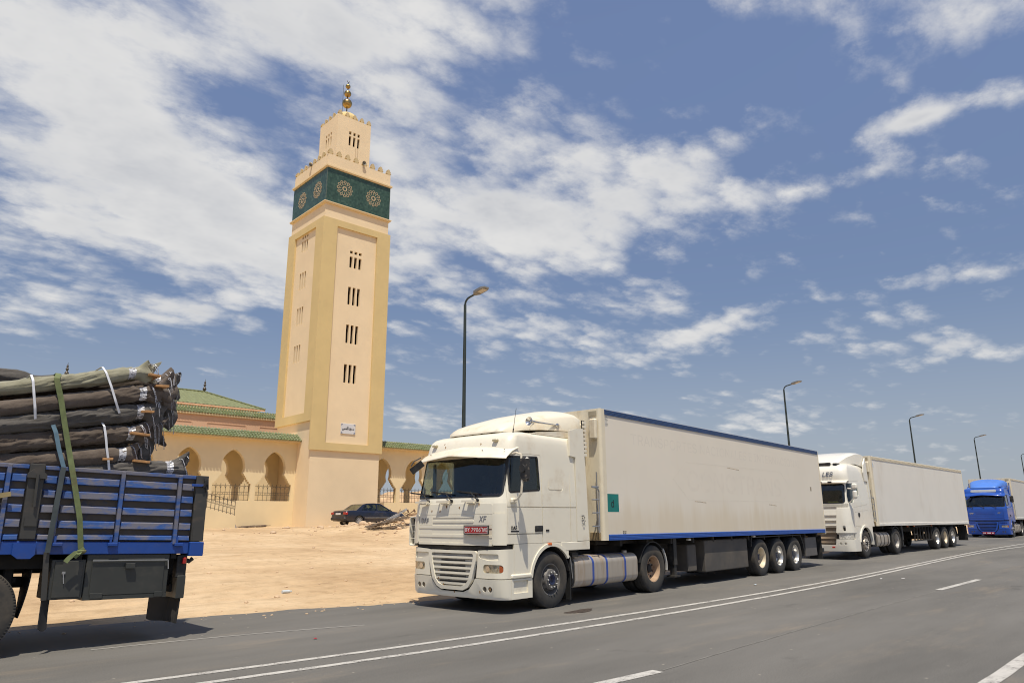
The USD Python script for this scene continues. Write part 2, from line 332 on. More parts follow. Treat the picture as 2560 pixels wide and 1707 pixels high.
def sand_material():
    n = {'g': ('geometry', {}), 'p': ('principled_bsdf', {'roughness': 0.95, 'specular_ior_level': 0.12}),
         'n1': ('noise_texture', {'scale': 0.22, 'detail': 6.0, 'roughness': 0.62}), 'n2': ('noise_texture', {'scale': 2.6, 'detail': 8.0, 'roughness': 0.7}),
         'm3': ('mapping', {'mapping_type': 'point', 'scale': (0.35, 1.6, 1.0), 'rotation': (0, 0, 0.12)}), 'n3': ('noise_texture', {'scale': 1.3, 'detail': 7.0, 'roughness': 0.65}),
         'r1': ('rgb_ramp', {'ramp': [(0.28, (0.41, 0.28, 0.16)), (0.5, (0.52, 0.375, 0.225)), (0.72, (0.61, 0.465, 0.30))]}),
         'r2': ('rgb_ramp', {'ramp': [(0.30, (0.80, 0.78, 0.75)), (0.5, (1, 1, 1)), (0.75, (1.12, 1.10, 1.08))]}),
         'r3': ('rgb_ramp', {'ramp': [(0.3, (0.86, 0.83, 0.80)), (0.55, (1.03, 1.03, 1.03)), (0.8, (0.95, 0.90, 0.86))]}),
         'x1': ('mix_color', {'blend_type': 'multiply', 'fac': 1.0, 'use_clamp': False}), 'x2': ('mix_color', {'blend_type': 'multiply', 'fac': 1.0, 'use_clamp': False}),
         'v': ('voronoi_texture', {'scale': 7.0, 'randomness': 1.0}), 'vr': ('map_range', {'from_min': 0.05, 'from_max': 0.14, 'to_min': 0.8, 'to_max': 0.0, 'clamp': True}),
         'vm': ('math', {'math_type': 'multiply'}), 'vt': ('map_range', {'from_min': 0.56, 'from_max': 0.62, 'to_min': 0.0, 'to_max': 1.0, 'clamp': True}),
         'x3': ('mix_color', {'b': (0.30, 0.20, 0.125)}),
         'nb': ('noise_texture', {'scale': 9.0, 'detail': 7.0, 'roughness': 0.7}), 'b': ('bump', {'strength': 0.8, 'distance': 0.05}),
         'sb': ('math', {'math_type': 'multiply_add', 'value2': 0.6})}
    l = [('g.position', 'n1.vector'), ('g.position', 'n2.vector'), ('g.position', 'm3.vector'), ('m3.vector', 'n3.vector'), ('n1.fac', 'r1.fac'), ('n2.fac', 'r2.fac'), ('n3.fac', 'r3.fac'),
         ('r1.color', 'x1.a'), ('r2.color', 'x1.b'), ('x1.result', 'x2.a'), ('r3.color', 'x2.b'), ('g.position', 'v.vector'), ('v.distance', 'vr.value'), ('n2.fac', 'vt.value'), ('vr.result', 'vm.value1'), ('vt.result', 'vm.value2'),
         ('vm.value', 'x3.fac'), ('x2.result', 'x3.a'), ('x3.result', 'p.base_color'), ('g.position', 'nb.vector'), ('vm.value', 'sb.value1'), ('nb.fac', 'sb.value3'), ('sb.value', 'b.height'), ('b.normal', 'p.normal')]
    return usdkit.material(stage, '/World/Looks/sand', n, l, surface='p.BSDF')
M_SAND = sand_material()
obj('sand_ground', grid(xs, ys, ground_z), M_SAND, smooth=True, kind='structure')

def asphalt_material():
    n = {'g': ('geometry', {}), 'p': ('principled_bsdf', {'roughness': 0.86, 'specular_ior_level': 0.3}),
         'm1': ('mapping', {'mapping_type': 'point', 'scale': (0.22, 1.0, 1.0)}), 'n1': ('noise_texture', {'scale': 0.55, 'detail': 7.0, 'roughness': 0.62}),
         'm2': ('mapping', {'mapping_type': 'point', 'scale': (0.5, 1.0, 1.0)}), 'n2': ('noise_texture', {'scale': 0.8, 'detail': 9.0, 'roughness': 0.7}),
         'n3': ('noise_texture', {'scale': 55.0, 'detail': 3.0, 'roughness': 0.7}),
         'r1': ('rgb_ramp', {'ramp': [(0.30, (0.100, 0.095, 0.086)), (0.5, (0.132, 0.125, 0.113)), (0.72, (0.162, 0.153, 0.139))]}),
         'r3': ('rgb_ramp', {'ramp': [(0.25, (0.72, 0.72, 0.72)), (0.5, (1, 1, 1)), (0.8, (1.32, 1.31, 1.28))]}),
         'x1': ('mix_color', {'blend_type': 'multiply', 'fac': 1.0, 'use_clamp': False}),
         # oil and rubber: dark patches
         'o1': ('map_range', {'range_type': 'smoothstep', 'from_min': 0.60, 'from_max': 0.74, 'to_min': 0.0, 'to_max': 0.55, 'clamp': True}), 'x2': ('mix_color', {'b': (0.045, 0.043, 0.040)}),
         # blown sand
         'm4': ('mapping', {'mapping_type': 'point', 'scale': (0.3, 1.2, 1.0), 'location': (7.0, 2.0, 0)}), 'n4': ('noise_texture', {'scale': 0.9, 'detail': 9.0, 'roughness': 0.72}),
         'o4': ('map_range', {'range_type': 'smoothstep', 'from_min': 0.52, 'from_max': 0.74, 'to_min': 0.0, 'to_max': 0.24, 'clamp': True}), 'x4': ('mix_color', {'b': (0.34, 0.265, 0.185)}),
         # pale flecks
         'v': ('voronoi_texture', {'scale': 2.3}), 'vr': ('map_range', {'from_min': 0.028, 'from_max': 0.05, 'to_min': 0.65, 'to_max': 0.0, 'clamp': True}), 'x5': ('mix_color', {'b': (0.38, 0.34, 0.28)}),
         'b': ('bump', {'strength': 0.6, 'distance': 0.006})}
    l = [('g.position', 'm1.vector'), ('m1.vector', 'n1.vector'), ('g.position', 'm2.vector'), ('m2.vector', 'n2.vector'), ('g.position', 'n3.vector'), ('n1.fac', 'r1.fac'), ('n3.fac', 'r3.fac'),
         ('r1.color', 'x1.a'), ('r3.color', 'x1.b'), ('n2.fac', 'o1.value'), ('o1.result', 'x2.fac'), ('x1.result', 'x2.a'), ('g.position', 'm4.vector'), ('m4.vector', 'n4.vector'), ('n4.fac', 'o4.value'),
         ('o4.result', 'x4.fac'), ('x2.result', 'x4.a'), ('g.position', 'v.vector'), ('v.distance', 'vr.value'), ('vr.result', 'x5.fac'), ('x4.result', 'x5.a'), ('x5.result', 'p.base_color'), ('n3.fac', 'b.height'), ('b.normal', 'p.normal')]
    return usdkit.material(stage, '/World/Looks/asphalt', n, l, surface='p.BSDF')
M_ASPHALT = asphalt_material()
rx = np.unique(np.concatenate([np.linspace(-300, -5, 40), np.linspace(-5, 70, 120), np.linspace(70, 600, 60)]))
obj('road', grid(rx, np.linspace(-9, 19, 29), lambda X, Y: zroad(X)+0*Y), M_ASPHALT, smooth=True, kind='structure')

def paint_material():
    n = {'g': ('geometry', {}), 'p': ('principled_bsdf', {'roughness': 0.8}), 'n1': ('noise_texture', {'scale': 5.0, 'detail': 9.0, 'roughness': 0.75}), 'n2': ('noise_texture', {'scale': 60.0, 'detail': 3.0}),
         'a': ('math', {'math_type': 'multiply_add', 'value2': 0.6}), 'r': ('rgb_ramp', {'ramp': [(0.62, (0.50, 0.48, 0.44)), (0.84, (0.42, 0.40, 0.365)), (0.93, (0.15, 0.14, 0.13))]})}
    l = [('g.position', 'n1.vector'), ('g.position', 'n2.vector'), ('n2.fac', 'a.value1'), ('n1.fac', 'a.value3'), ('a.value', 'r.fac'), ('r.color', 'p.base_color')]
    return usdkit.material(stage, '/World/Looks/road_paint', n, l, surface='p.BSDF')
M_PAINT = paint_material()
M_PAINT_OLD = mat('worn_paint', (0.30, 0.285, 0.26), 0.85, var=0.22, scale=6, world=True, detail=9)
def stripe(name, pts, w, m, lift=0.004, step=0.5):
    pts = np.array(pts, float); L = np.r_[0, np.cumsum(np.linalg.norm(np.diff(pts, axis=0), axis=1))]
    s = np.linspace(0, L[-1], max(2, int(L[-1]/step)+1)); c = np.stack([np.interp(s, L, pts[:, 0]), np.interp(s, L, pts[:, 1])], 1)
    t = np.gradient(c, axis=0); t /= np.linalg.norm(t, axis=1, keepdims=True); nrm = np.stack([-t[:, 1], t[:, 0]], 1)
    jit = (noise(np.stack([s*3, 0*s, 0*s+w], -1), 3)-0.5)*0.012
    a, b = c+nrm*(w/2+jit)[:, None], c-nrm*(w/2-jit)[:, None]
    v = np.vstack([np.c_[a, zroad(a[:, 0])+lift], np.c_[b, zroad(b[:, 0])+lift]]); k = len(c)
    f = np.array([(i+k, i+k+1, i+1, i) for i in range(k-1)])
    return obj(name, (v, f), m, smooth=False, kind='structure')
def gnd(x, y):
    """Where the line of sight through a photo point meets the road."""
    v = pix_dir(x, y); X = 0.0
    for _ in range(30):
        t = (zroad(X)-EYE)/v[2]; X = float(v[0]*t)
    return v[0]*t, v[1]*t
def smooth_line(px, ext0=0, ext1=0, deg=3):
    p = np.array([gnd(*q) for q in px]); c = np.polyfit(p[:, 0], p[:, 1], min(deg, len(p)-1))
    x = np.linspace(p[0, 0]-ext0, p[-1, 0]+ext1, 60); y = np.polyval(c, np.clip(x, p[0, 0], p[-1, 0]))
    d = np.polyder(c); y += np.where(x < p[0, 0], (x-p[0, 0])*np.polyval(d, p[0, 0]), 0)+np.where(x > p[-1, 0], (x-p[-1, 0])*np.polyval(d, p[-1, 0]), 0)
    return np.stack([x, y], 1)
stripe('road_line', smooth_line([(299, 1706), (1100, 1608.4), (1590, 1530), (2146, 1437.4), (2340, 1400), (2524, 1364)], 4, 60), 0.115, M_PAINT)
stripe('road_line', smooth_line([(496, 1706), (1100, 1626), (2166.7, 1439.5), (2279.4, 1419), (2560, 1365.5)], 4, 60), 0.115, M_PAINT)
stripe('road_line', np.array([gnd(1440, 1722), gnd(1646, 1677)]), 0.155, M_PAINT)
stripe('road_line', np.array([gnd(2346, 1474), gnd(2447, 1448)]), 0.15, M_PAINT)
stripe('road_line', np.array([gnd(2475, 1705)+np.array([-2, 0]), gnd(2475, 1705), gnd(2560, 1646), gnd(2560, 1646)+np.array([10, 0.05])]), 0.16, M_PAINT)
stripe('road_line', smooth_line([(227, 1624), (560, 1590.5), (912, 1561.7)]), 0.05, M_PAINT_OLD)
stripe('road_line', np.array([gnd(1655, 1675), gnd(2000, 1573), gnd(2340, 1477)]), 0.016, mat('faint_line', (0.19, 0.18, 0.16), 0.85, var=0.35, scale=3, world=True))

# ---------------------------------------------------------------- the mosque: minaret, arcades, prayer hall, ramp wall
TCX, TCY, TYW = 27.922, 46.22, math.radians(-3.19)
M_PLASTER = mat('cream_plaster', (0.76, 0.625, 0.385), 0.9, var=0.05, scale=0.7, dirt=(0.69, 0.56, 0.35), dirt_amt=0.5, dirt_scale=0.5, bump=0.006, bump_scale=25)
M_TOWER = mat('peach_plaster', (0.775, 0.62, 0.405), 0.9, var=0.045, scale=0.6, dirt=(0.71, 0.56, 0.37), dirt_amt=0.45, dirt_scale=0.45, bump=0.006, bump_scale=25)
M_FRAME = mat('ochre_plaster', (0.62, 0.475, 0.225), 0.9, var=0.05, scale=0.5, dirt=(0.57, 0.435, 0.215), dirt_amt=0.5, dirt_scale=0.7, bump=0.006, bump_scale=25)
M_TRIM = mat('pale_ochre_plaster', (0.74, 0.58, 0.34), 0.9, var=0.04, scale=2)
M_MERLON = mat('merlon_ochre', (0.55, 0.43, 0.235), 0.9, var=0.07, scale=3)
M_ORANGE = mat('orange_plaster', (0.66, 0.43, 0.285), 0.9, var=0.05, scale=0.7)
M_ROOF = mat('green_glazed_tile', (0.165, 0.192, 0.088), 0.33, var=0.22, scale=2.5, dirt=(0.24, 0.25, 0.15), dirt_amt=0.5, dirt_scale=1.2, dirt_cut=(0.42, 0.62))
M_ROOF_OLD = mat('pale_green_tile', (0.165, 0.18, 0.082), 0.75, var=0.25, scale=5, dirt=(0.23, 0.25, 0.16), dirt_amt=0.5, dirt_scale=2.5)
M_IRON = mat('dark_iron', (0.085, 0.07, 0.055), 0.5, 0.4)
M_GOLD = mat('gilt_copper', (0.42, 0.28, 0.10), 0.30, 1.0, var=0.25, scale=3)
M_GREYROCK = mat('dark_grey', (0.06, 0.062, 0.06), 0.6)
def tile_band_material():
    n = {'tc': ('texture_coordinate', {}), 'p': ('principled_bsdf', {'roughness': 0.35}), 'v': ('voronoi_texture', {'metric': 'chebychev', 'scale': 7.0, 'randomness': 0.15}),
         'n': ('noise_texture', {'scale': 1.3, 'detail': 6.0, 'roughness': 0.65}), 'n2': ('noise_texture', {'scale': 6.0, 'detail': 3.0}), 'w': ('white_noise_texture', {}),
         'a': ('mix_float', {'fac': 0.35}), 'a2': ('mix_float', {'fac': 0.25}), 'r': ('rgb_ramp', {'ramp': [(0.22, (0.018, 0.040, 0.027)), (0.42, (0.030, 0.066, 0.046)), (0.60, (0.046, 0.092, 0.066)), (0.82, (0.10, 0.165, 0.125))]})}
    l = [('tc.object', 'v.vector'), ('tc.object', 'n.vector'), ('tc.object', 'n2.vector'), ('v.position', 'w.vector'), ('n.fac', 'a.a'), ('w.value', 'a.b'), ('a.result', 'a2.a'), ('n2.fac', 'a2.b'), ('a2.result', 'r.fac'), ('r.color', 'p.base_color')]
    return usdkit.material(stage, '/World/Looks/green_tile_band', n, l, surface='p.BSDF')
M_BAND = tile_band_material()
M_INLAY = mat('cream_inlay', (0.50, 0.38, 0.23), 0.5, var=0.15, scale=9)

BZ = 1.0   # ground level at the mosque; everything below is in the tower's own axes (u along the front, v away, z world height)
tower = thing('minaret', 'tall square cream minaret with green tiled band and three gilt balls on top', 'minaret', (TCX, TCY, 0), TYW)
def slots(axis, c, zt, zb, w=0.235, gap=0.375, squares=None, face=-1, h=2.72, deep=0.62):
    """Cutters for three upright slots side by side (and three small squares above)."""
    out = []
    for k in (-1, 0, 1):
        m = c+k*gap
        zz = [(zb, zt)]+([squares] if squares else [])
        for a, b in zz:
            if axis == 'u': out.append(cbox(m-w/2, m+w/2, -h-0.3, -h+deep, a, b))
            else: out.append(cbox(-h-0.3, -h+deep, m-w/2, m+w/2, a, b))
    return out
RIGHT = [(0.0, 20.60, 19.73, (20.84, 21.05)), (0.0, 18.24, 16.88, None), (0.0, 15.37, 13.99, None), (0.0, 12.43, 11.09, None)]
LEFT = [(0.25, 22.13, 21.25, (22.33, 22.55)), (0.25, 19.58, 18.25, None), (0.31, 16.85, 15.5, None), (0.36, 13.98, 12.7, None)]
HB = 2.70
cut = []
for c, zt, zb, sq in RIGHT: cut += slots('u', c, zt, zb, squares=sq, h=HB)
for c, zt, zb, sq in LEFT: cut += slots('v', c, zt, zb, squares=sq, h=HB)
shaft = MF(cbox(-HB, HB, -HB, HB, 0.2, 24.2))-MF(cbox(-HB+0.19, HB-0.19, -HB+0.19, HB-0.19, 9.5, 23.6))-union(cut)
obj('shaft', shaft, M_TOWER, tower, smooth=False)
obj('added_dark_core', cbox(-1.9, 1.9, -1.9, 1.9, 9.6, 23.5), mat('slot_shade_dark', (0.07, 0.05, 0.036), 0.95), tower, smooth=False)  # added unseen box, coloured near-black so the window slots look dark
# raised ochre frames: one round the front, lower than those of the sides
FO, FI, TOP = 2.842, 1.70, 23.12
def frame_poly(z0, z1, out=FO): return sbox(-out, z0, out, z1).difference(sbox(-FI, z0+0.53, FI, z1-0.5))
obj('front_frame', extrude(frame_poly(6.23, TOP), 'y', -FO, -HB+0.004), M_FRAME, tower, smooth=False)
fl = sbox(-HB+0.006, 8.2, FO, TOP).difference(sbox(-FI, 8.8, FI, 22.6))
obj('side_frame', extrude(fl, 'x', -FO, -HB+0.004), M_FRAME, tower, smooth=False)
obj('side_frame', extrude(fl, 'x', HB-0.004, FO), M_FRAME, tower, smooth=False)
obj('side_frame', extrude(frame_poly(8.2, TOP, HB-0.006), 'y', HB-0.004, FO), M_FRAME, tower, smooth=False)
obj('neck', cbox(-HB+0.0, HB, -HB, HB, 24.205, 24.23), M_TOWER, tower, smooth=False)
m = MB(); m.box(-2.83, 2.83, -2.83, 2.83, 24.23, 24.30); m.box(-2.875, 2.875, -2.875, 2.875, 24.304, 24.37)
obj('lower_moulding', m, M_TRIM, tower, smooth=False)
obj('tile_band', cbox(-2.735, 2.735, -2.735, 2.735, 24.374, 27.09), M_BAND, tower, smooth=False)
m = MB(); m.box(-2.80, 2.80, -2.80, 2.80, 27.094, 27.16); m.box(-2.86, 2.86, -2.86, 2.86, 27.164, 27.28)
obj('cornice', m, M_TRIM, tower, smooth=False)
obj('parapet', MF(cbox(-2.715, 2.715, -2.715, 2.715, 27.284, 28.2))-MF(cbox(-2.5, 2.5, -2.5, 2.5, 27.7, 28.5)), M_TOWER, tower, smooth=False)
# rosettes
def rosette():
    ps = [Point(0, 0).buffer(0.20).difference(Point(0, 0).buffer(0.115))]
    for k in range(12):
        a = 2*PI*k/12; c, s = math.cos(a), math.sin(a)
        ps.append(Polygon([(0.27*c, 0.27*s), (0.36*c-0.036*s, 0.36*s+0.036*c), (0.43*c, 0.43*s), (0.36*c+0.036*s, 0.36*s-0.036*c)]))
        q = Point(0.545*c, 0.545*s); ps.append(q.buffer(0.112).difference(q.buffer(0.072)))
    return unary_union(ps)
ROS = rosette()
from shapely import affinity
for s in (-1.245, 1.245):
    obj('rosette', extrude(affinity.translate(ROS, s, 25.76), 'y', -2.749, -2.728), M_INLAY, tower, smooth=False)
    obj('rosette', extrude(affinity.translate(ROS, s-0.1, 25.70), 'x', -2.749, -2.728), M_INLAY, tower, smooth=False)
for s in (-1, 1):   # pale corner strip of the tile band
    obj('corner_strip', cbox(-2.742, -2.70, -2.742, -2.70, 24.376, 27.088) if s < 0 else cbox(2.70, 2.742, -2.742, -2.70, 24.376, 27.088), mat('corner_tile', (0.10, 0.13, 0.10), 0.4), tower, smooth=False)
# stepped merlons
def merlon_poly(w, h):
    st = [(0.70, 0.0), (0.40, 0.22), (1.0, 0.32), (0.46, 0.50), (0.80, 0.60), (0.32, 0.76), (0.55, 0.84), (0.18, 1.0)]
    r = []
    for i, (a, b) in enumerate(st):
        r.append((a*w/2, b*h))
        if i+1 < len(st): r.append((st[i+1][0]*w/2, b*h)) if st[i+1][0] > a else r.append((a*w/2, b*h))
    return Polygon(r+[(-x, y) for x, y in r[::-1]]).buffer(0)
MP = merlon_poly(0.46, 0.47); ML = merlon_poly(0.40, 0.41)
def merlons(half, z, poly, n, t, inset):
    e = half-inset
    for k in range(n):
        s = -e+0.17+(2*e-0.34)*k/(n-1)
        p = affinity.translate(poly, s, z)
        for y0, y1 in ((-e, -e+t), (e-t, e)): obj('merlon', extrude(p, 'y', y0, y1), M_MERLON, tower, smooth=False)
        if 0 < k < n-1:
            for x0, x1 in ((-e, -e+t), (e-t, e)): obj('merlon', extrude(p, 'x', x0, x1), M_MERLON, tower, smooth=False)
merlons(2.715, 28.204, MP, 8, 0.16, 0.0)
# lantern, dome, balls
LH = 1.467
lc = []
lc += slots('u', 0.03, 31.07, 30.24, 0.20, 0.375, (31.2, 31.48), h=LH, deep=0.5)
lc += slots('v', -0.06, 31.05, 30.26, 0.20, 0.375, (31.17, 31.42), h=LH, deep=0.5)
obj('lantern', MF(cbox(-LH, LH, -LH, LH, 27.75, 32.62))-MF(cbox(-LH+0.17, LH-0.17, -LH+0.17, LH-0.17, 29, 32.3))-union(lc), M_TOWER, tower, smooth=False)
obj('added_lantern_core', cbox(-0.8, 0.8, -0.8, 0.8, 29.1, 32.2), MATS['slot_shade_dark'], tower, smooth=False)  # added box in the same dark colour, darkens the lantern slots
merlons(LH, 32.624, ML, 5, 0.14, 0.0)
dome = [(1.02*math.cos(t), 33.05+0.78*math.sin(t)) for t in np.linspace(0, PI/2, 14)]
obj('dome', lathe([(1.06, 32.63), (1.06, 33.04)]+dome[:-1]+[(0, 33.84)], 40), mat('yellow_plaster', (0.66, 0.50, 0.22), 0.8, var=0.06), tower)
obj('finial_rod', lathe([(0, 33.7), (0.05, 33.7), (0.035, 36.7), (0, 36.75)], 10), M_IRON, tower)
for z, r in ((34.78, 0.40), (35.68, 0.29), (36.36, 0.20)):
    sp = trimesh.creation.icosphere(3, r); v = np.array(sp.vertices); v *= (1+0.012*(noise(v*9+z, 3)[:, None]-0.5)); v[:, 2] += z
    obj('gilt_ball', (v, np.array(sp.faces)), M_GOLD, tower, smooth=True)
a = np.linspace(-0.6*PI, 1.6*PI-PI*0.6+0.1, 12)
m = MB(); m.tube([(0.11*math.cos(t), 0, 36.86+0.11*math.sin(t)) for t in np.linspace(-PI*1.15, PI*0.15, 12)], np.r_[0.012, np.full(10, 0.022), 0.012], 6)
obj('crescent', m, M_IRON, tower)
m = MB(); m.tube([(-0.52, -0.2, 33.0), (-0.50, -0.2, 36.2)], 0.018, 6); obj('lightning_rod', m, M_GREYROCK, tower)
# loudspeakers on the parapet, with arms
for loc_, d in (((0.22, -2.86, 28.36), (0, -1)), ((-2.86, -0.05, 28.25), (-1, 0))):
    m = MB(); h = lathe([(0, 0), (0.05, 0.0), (0.06, 0.12), (0.11, 0.25), (0.165, 0.32), (0.165, 0.335), (0.10, 0.29), (0.03, 0.2), (0, 0.2)], 20, 'x')
    ang = math.atan2(d[1], d[0]); T = np.eye(4); T[:2, :2] = [[math.cos(ang), -math.sin(ang)], [math.sin(ang), math.cos(ang)]]; T[:3, 3] = np.array(loc_)-0.3*np.r_[d, 0]
    m.add(h, T); m.bar(np.array(loc_)-np.r_[0, 0, 0.35]-0.15*np.r_[d, 0], np.array(loc_)-0.2*np.r_[d, 0], 0.04, 0.04)
    obj('loudspeaker', m, mat('speaker_grey', (0.16, 0.15, 0.12), 0.6), tower)
m = MB(); m.tube([(0.2, -LH-0.012, 30.2), (0.2, -LH-0.012, 28.3)], 0.012, 5); m.tube([(0.36, -LH-0.012, 30.2), (0.36, -LH-0.012, 28.3)], 0.012, 5)
obj('cable', m, mat('cable_tan', (0.42, 0.30, 0.19), 0.8), tower)

# inscription panel on the front of the minaret, with its brush-written name
sign = thing('name_panel', 'white name panel with black Arabic script on the minaret', 'sign', (TCX, TCY, 0), TYW)
SX, SZ, SY = 0.06, 7.83, -HB
obj('board', cbox(SX-0.58, SX+0.58, SY-0.05, SY-0.003, SZ-0.36, SZ+0.36, 0.01), mat('panel_white', (0.62, 0.62, 0.62), 0.5, var=0.03), sign)
for sx in (-1, 1):
    for sz in (-1, 1):
        obj('corner_ornament', extrude(Polygon([(SX+sx*0.56, SZ+sz*0.34), (SX+sx*0.42, SZ+sz*0.34), (SX+sx*0.46, SZ+sz*0.26), (SX+sx*0.56, SZ+sz*0.2)]).buffer(0), 'y', SY-0.056, SY-0.048), mat('ornament_grey', (0.25, 0.27, 0.33), 0.6), sign, smooth=False)
def stroke(pts, w, z=None):
    p = np.array(pts, float); t = np.linspace(0, 1, 24); k = np.linspace(0, 1, len(p))
    x = np.interp(t, k, p[:, 0]); y = np.interp(t, k, p[:, 1])
    for _ in range(3): x[1:-1] = (x[:-2]+2*x[1:-1]+x[2:])/4; y[1:-1] = (y[:-2]+2*y[1:-1]+y[2:])/4
    return LineString(np.c_[SX+x, SZ+y]).buffer(w)
S = []
W = 0.020
# masjid: mim, sin, jim, dal (right to left), then al- and the rest of the name
S += [Point(SX+0.44, SZ-0.01).buffer(0.035).difference(Point(SX+0.44, SZ-0.01).buffer(0.012)), stroke([(0.44, -0.04), (0.39, -0.05), (0.37, 0.0), (0.36, -0.05), (0.33, 0.0), (0.32, -0.05), (0.28, 0.01), (0.27, -0.05), (0.22, -0.05)], W*0.8)]
S += [stroke([(0.24, 0.02), (0.20, 0.05), (0.14, 0.02), (0.20, -0.05), (0.12, -0.06)], W), Point(SX+0.18, SZ-0.11).buffer(0.016), stroke([(0.14, -0.05), (0.07, -0.055), (0.06, 0.02), (0.08, 0.06)], W)]
S += [stroke([(-0.01, 0.15), (-0.015, -0.06)], W*0.8), stroke([(-0.06, 0.15), (-0.065, -0.05), (-0.12, -0.055)], W*0.8), Point(SX-0.13, SZ-0.01).buffer(0.032).difference(Point(SX-0.13, SZ-0.01).buffer(0.010)), stroke([(-0.13, -0.05), (-0.19, -0.05), (-0.21, 0.0), (-0.22, -0.05), (-0.27, -0.05)], W*0.8)]
S += [stroke([(-0.27, 0.0), (-0.28, -0.05), (-0.32, 0.0), (-0.33, -0.05), (-0.36, -0.01), (-0.36, -0.10), (-0.41, -0.13), (-0.46, -0.09), (-0.47, -0.02)], W)]
S += [Point(SX-0.12, SZ+0.075).buffer(0.014), Point(SX-0.155, SZ+0.075).buffer(0.014), Point(SX-0.21, SZ+0.065).buffer(0.014), Point(SX-0.28, SZ-0.10).buffer(0.013)]
obj('lettering', extrude(unary_union(S), 'y', SY-0.057, SY-0.049), mat('ink_black', (0.012, 0.012, 0.014), 0.6), sign, smooth=False)

# horseshoe arch openings with stepped corbels (u centre, sill height)
def arch_poly(c, sill, cap=3.95, w=2.48, top=6.12):
    R = []
    R += [(w/2, sill), (w/2, cap), (1.12, cap), (1.12, cap+0.12), (1.02, cap+0.12), (1.0, cap+0.26), (0.93, cap+0.26), (0.91, cap+0.40), (0.83, cap+0.40), (0.82, cap+0.52), (0.75, cap+0.52), (0.74, cap+0.64), (0.69, cap+0.64)]
    h = top-cap-0.64
    R += [(0.745, cap+0.64+0.10*h), (0.775, cap+0.64+0.24*h), (0.765, cap+0.64+0.38*h), (0.715, cap+0.64+0.53*h), (0.63, cap+0.64+0.66*h), (0.50, cap+0.64+0.78*h), (0.33, cap+0.64+0.89*h), (0.16, cap+0.64+0.96*h), (0.0, top)]
    L = [(-x, z) for x, z in R[::-1]]
    return affinity.translate(Polygon(R+L).buffer(0), c, 0)
def tile_eave(name, u0, u1, v_edge, z_edge, run, rise, m, parent, pitch=0.215, rows=4, along='u'):
    """Rows of half-round glazed tiles on a sloping eave: real relief, far too small to pick apart one by one."""
    mb = MB(); n = int(round((u1-u0)/pitch)); L = math.hypot(run, rise)
    a = np.linspace(0, PI, 5)
    rnd = random.Random(len(name)+n)
    for r in range(rows):
        s0, s1 = r/rows, (r+1.12)/rows
        for k in range(n):
            u = u0+(k+0.5)*pitch; rad = pitch*0.40*(1+rnd.uniform(-.05, .05)); lift = rnd.uniform(-0.008, 0.008)
            v = []
            for s, rr in ((s0, rad), (min(s1, 1.02), rad*0.86)):
                for t in a: v.append((u+rr*math.cos(t), v_edge+s*run-rr*math.sin(t)*rise/L, z_edge+s*rise+rr*math.sin(t)*run/L+lift+(0.03 if s == s0 else 0)))
            i = 0; f = [(j, j+1, j+6, j+5) for j in range(4)]
            f4 = np.array(f); vv = np.array(v)
            mb.add((vv, f4)); mb.add((np.vstack([vv[:5], [(u, v_edge+s0*run, z_edge+s0*rise)]]), np.array([(5, j+1, j) for j in range(4)])))
    mb.add((np.array([(u0, v_edge+0.05*run, z_edge+0.05*rise), (u1, v_edge+0.05*run, z_edge+0.05*rise), (u1, v_edge+run, z_edge+rise), (u0, v_edge+run, z_edge+rise)]), np.array([(0, 1, 2, 3)])))
    return obj('roof_tiles', mb, m, parent, smooth=50, kind='stuff')
def railing(c, w, z0, z1, v, parent, n=8):
    mb = MB(); x0 = c-w/2
    for k in range(n+1):
        x = x0+w*k/n; mb.bar((x, v, z0), (x, v, z1), 0.02, 0.02, up=(0, 1, 0))
        if k < n:
            xm = x+w/n/2
            mb.tube([(xm+0.45*w/n*math.cos(t), v, z1-0.30+0.16*math.sin(t)) for t in np.linspace(0, PI, 7)], 0.009, 5)
            for sgn in (-1, 1): mb.tube([(xm+sgn*0.05, v, z0+0.40), (xm, v, z0+0.46), (xm+sgn*0.05, v, z0+0.52)], 0.007, 5)
    for z in (z0+0.06, z0+0.38, z0+0.54, z1-0.14): mb.bar((x0, v, z), (x0+w, v, z), 0.018, 0.022)
    return obj('railing', mb, M_IRON, parent, smooth=False)
AV, AT, BV = -0.75, 0.36, 2.05     # front wall plane, thickness, rear arcade plane
def arcade(label, u0, u1, centres, back_centres, base):
    p = thing('arcade', label, 'arcade', (TCX, TCY, 0), TYW)
    wall = sbox(u0, base, u1, 7.0)
    for c in centres: wall = wall.difference(arch_poly(c, 2.86))
    obj('front_wall', extrude(wall, 'y', AV, AV+AT), M_PLASTER, p, smooth=False)
    wall = sbox(u0, base, u1, 6.6)
    for c in back_centres: wall = wall.difference(arch_poly(c, 2.3, top=5.95))
    obj('rear_wall', extrude(wall, 'y', BV, BV+AT), M_PLASTER, p, smooth=False)
    obj('ceiling', cbox(u0, u1, AV+AT+0.002, BV+AT, 6.62, 6.95), M_PLASTER, p, smooth=False)
    obj('floor', cbox(u0, u1, AV+AT+0.002, BV-0.002, base, 2.2), M_PLASTER, p, smooth=False)
    # eave: soffit board and glazed tiles
    obj('eave', cbox(u0, u1, AV-0.50, AV-0.004, 6.80, 6.90), M_TRIM, p, smooth=False)
    tile_eave('t', u0, u1, AV-0.64, 6.86, 0.88, 0.54, M_ROOF, p)
    obj('ridge_cap', cbox(u0, u1, AV+0.2, BV+AT+0.25, 7.36, 7.44), M_TRIM, p, smooth=False)
    for c in centres: railing(c, 2.46, 2.86, 3.95, AV+AT*0.6, p)
    return p
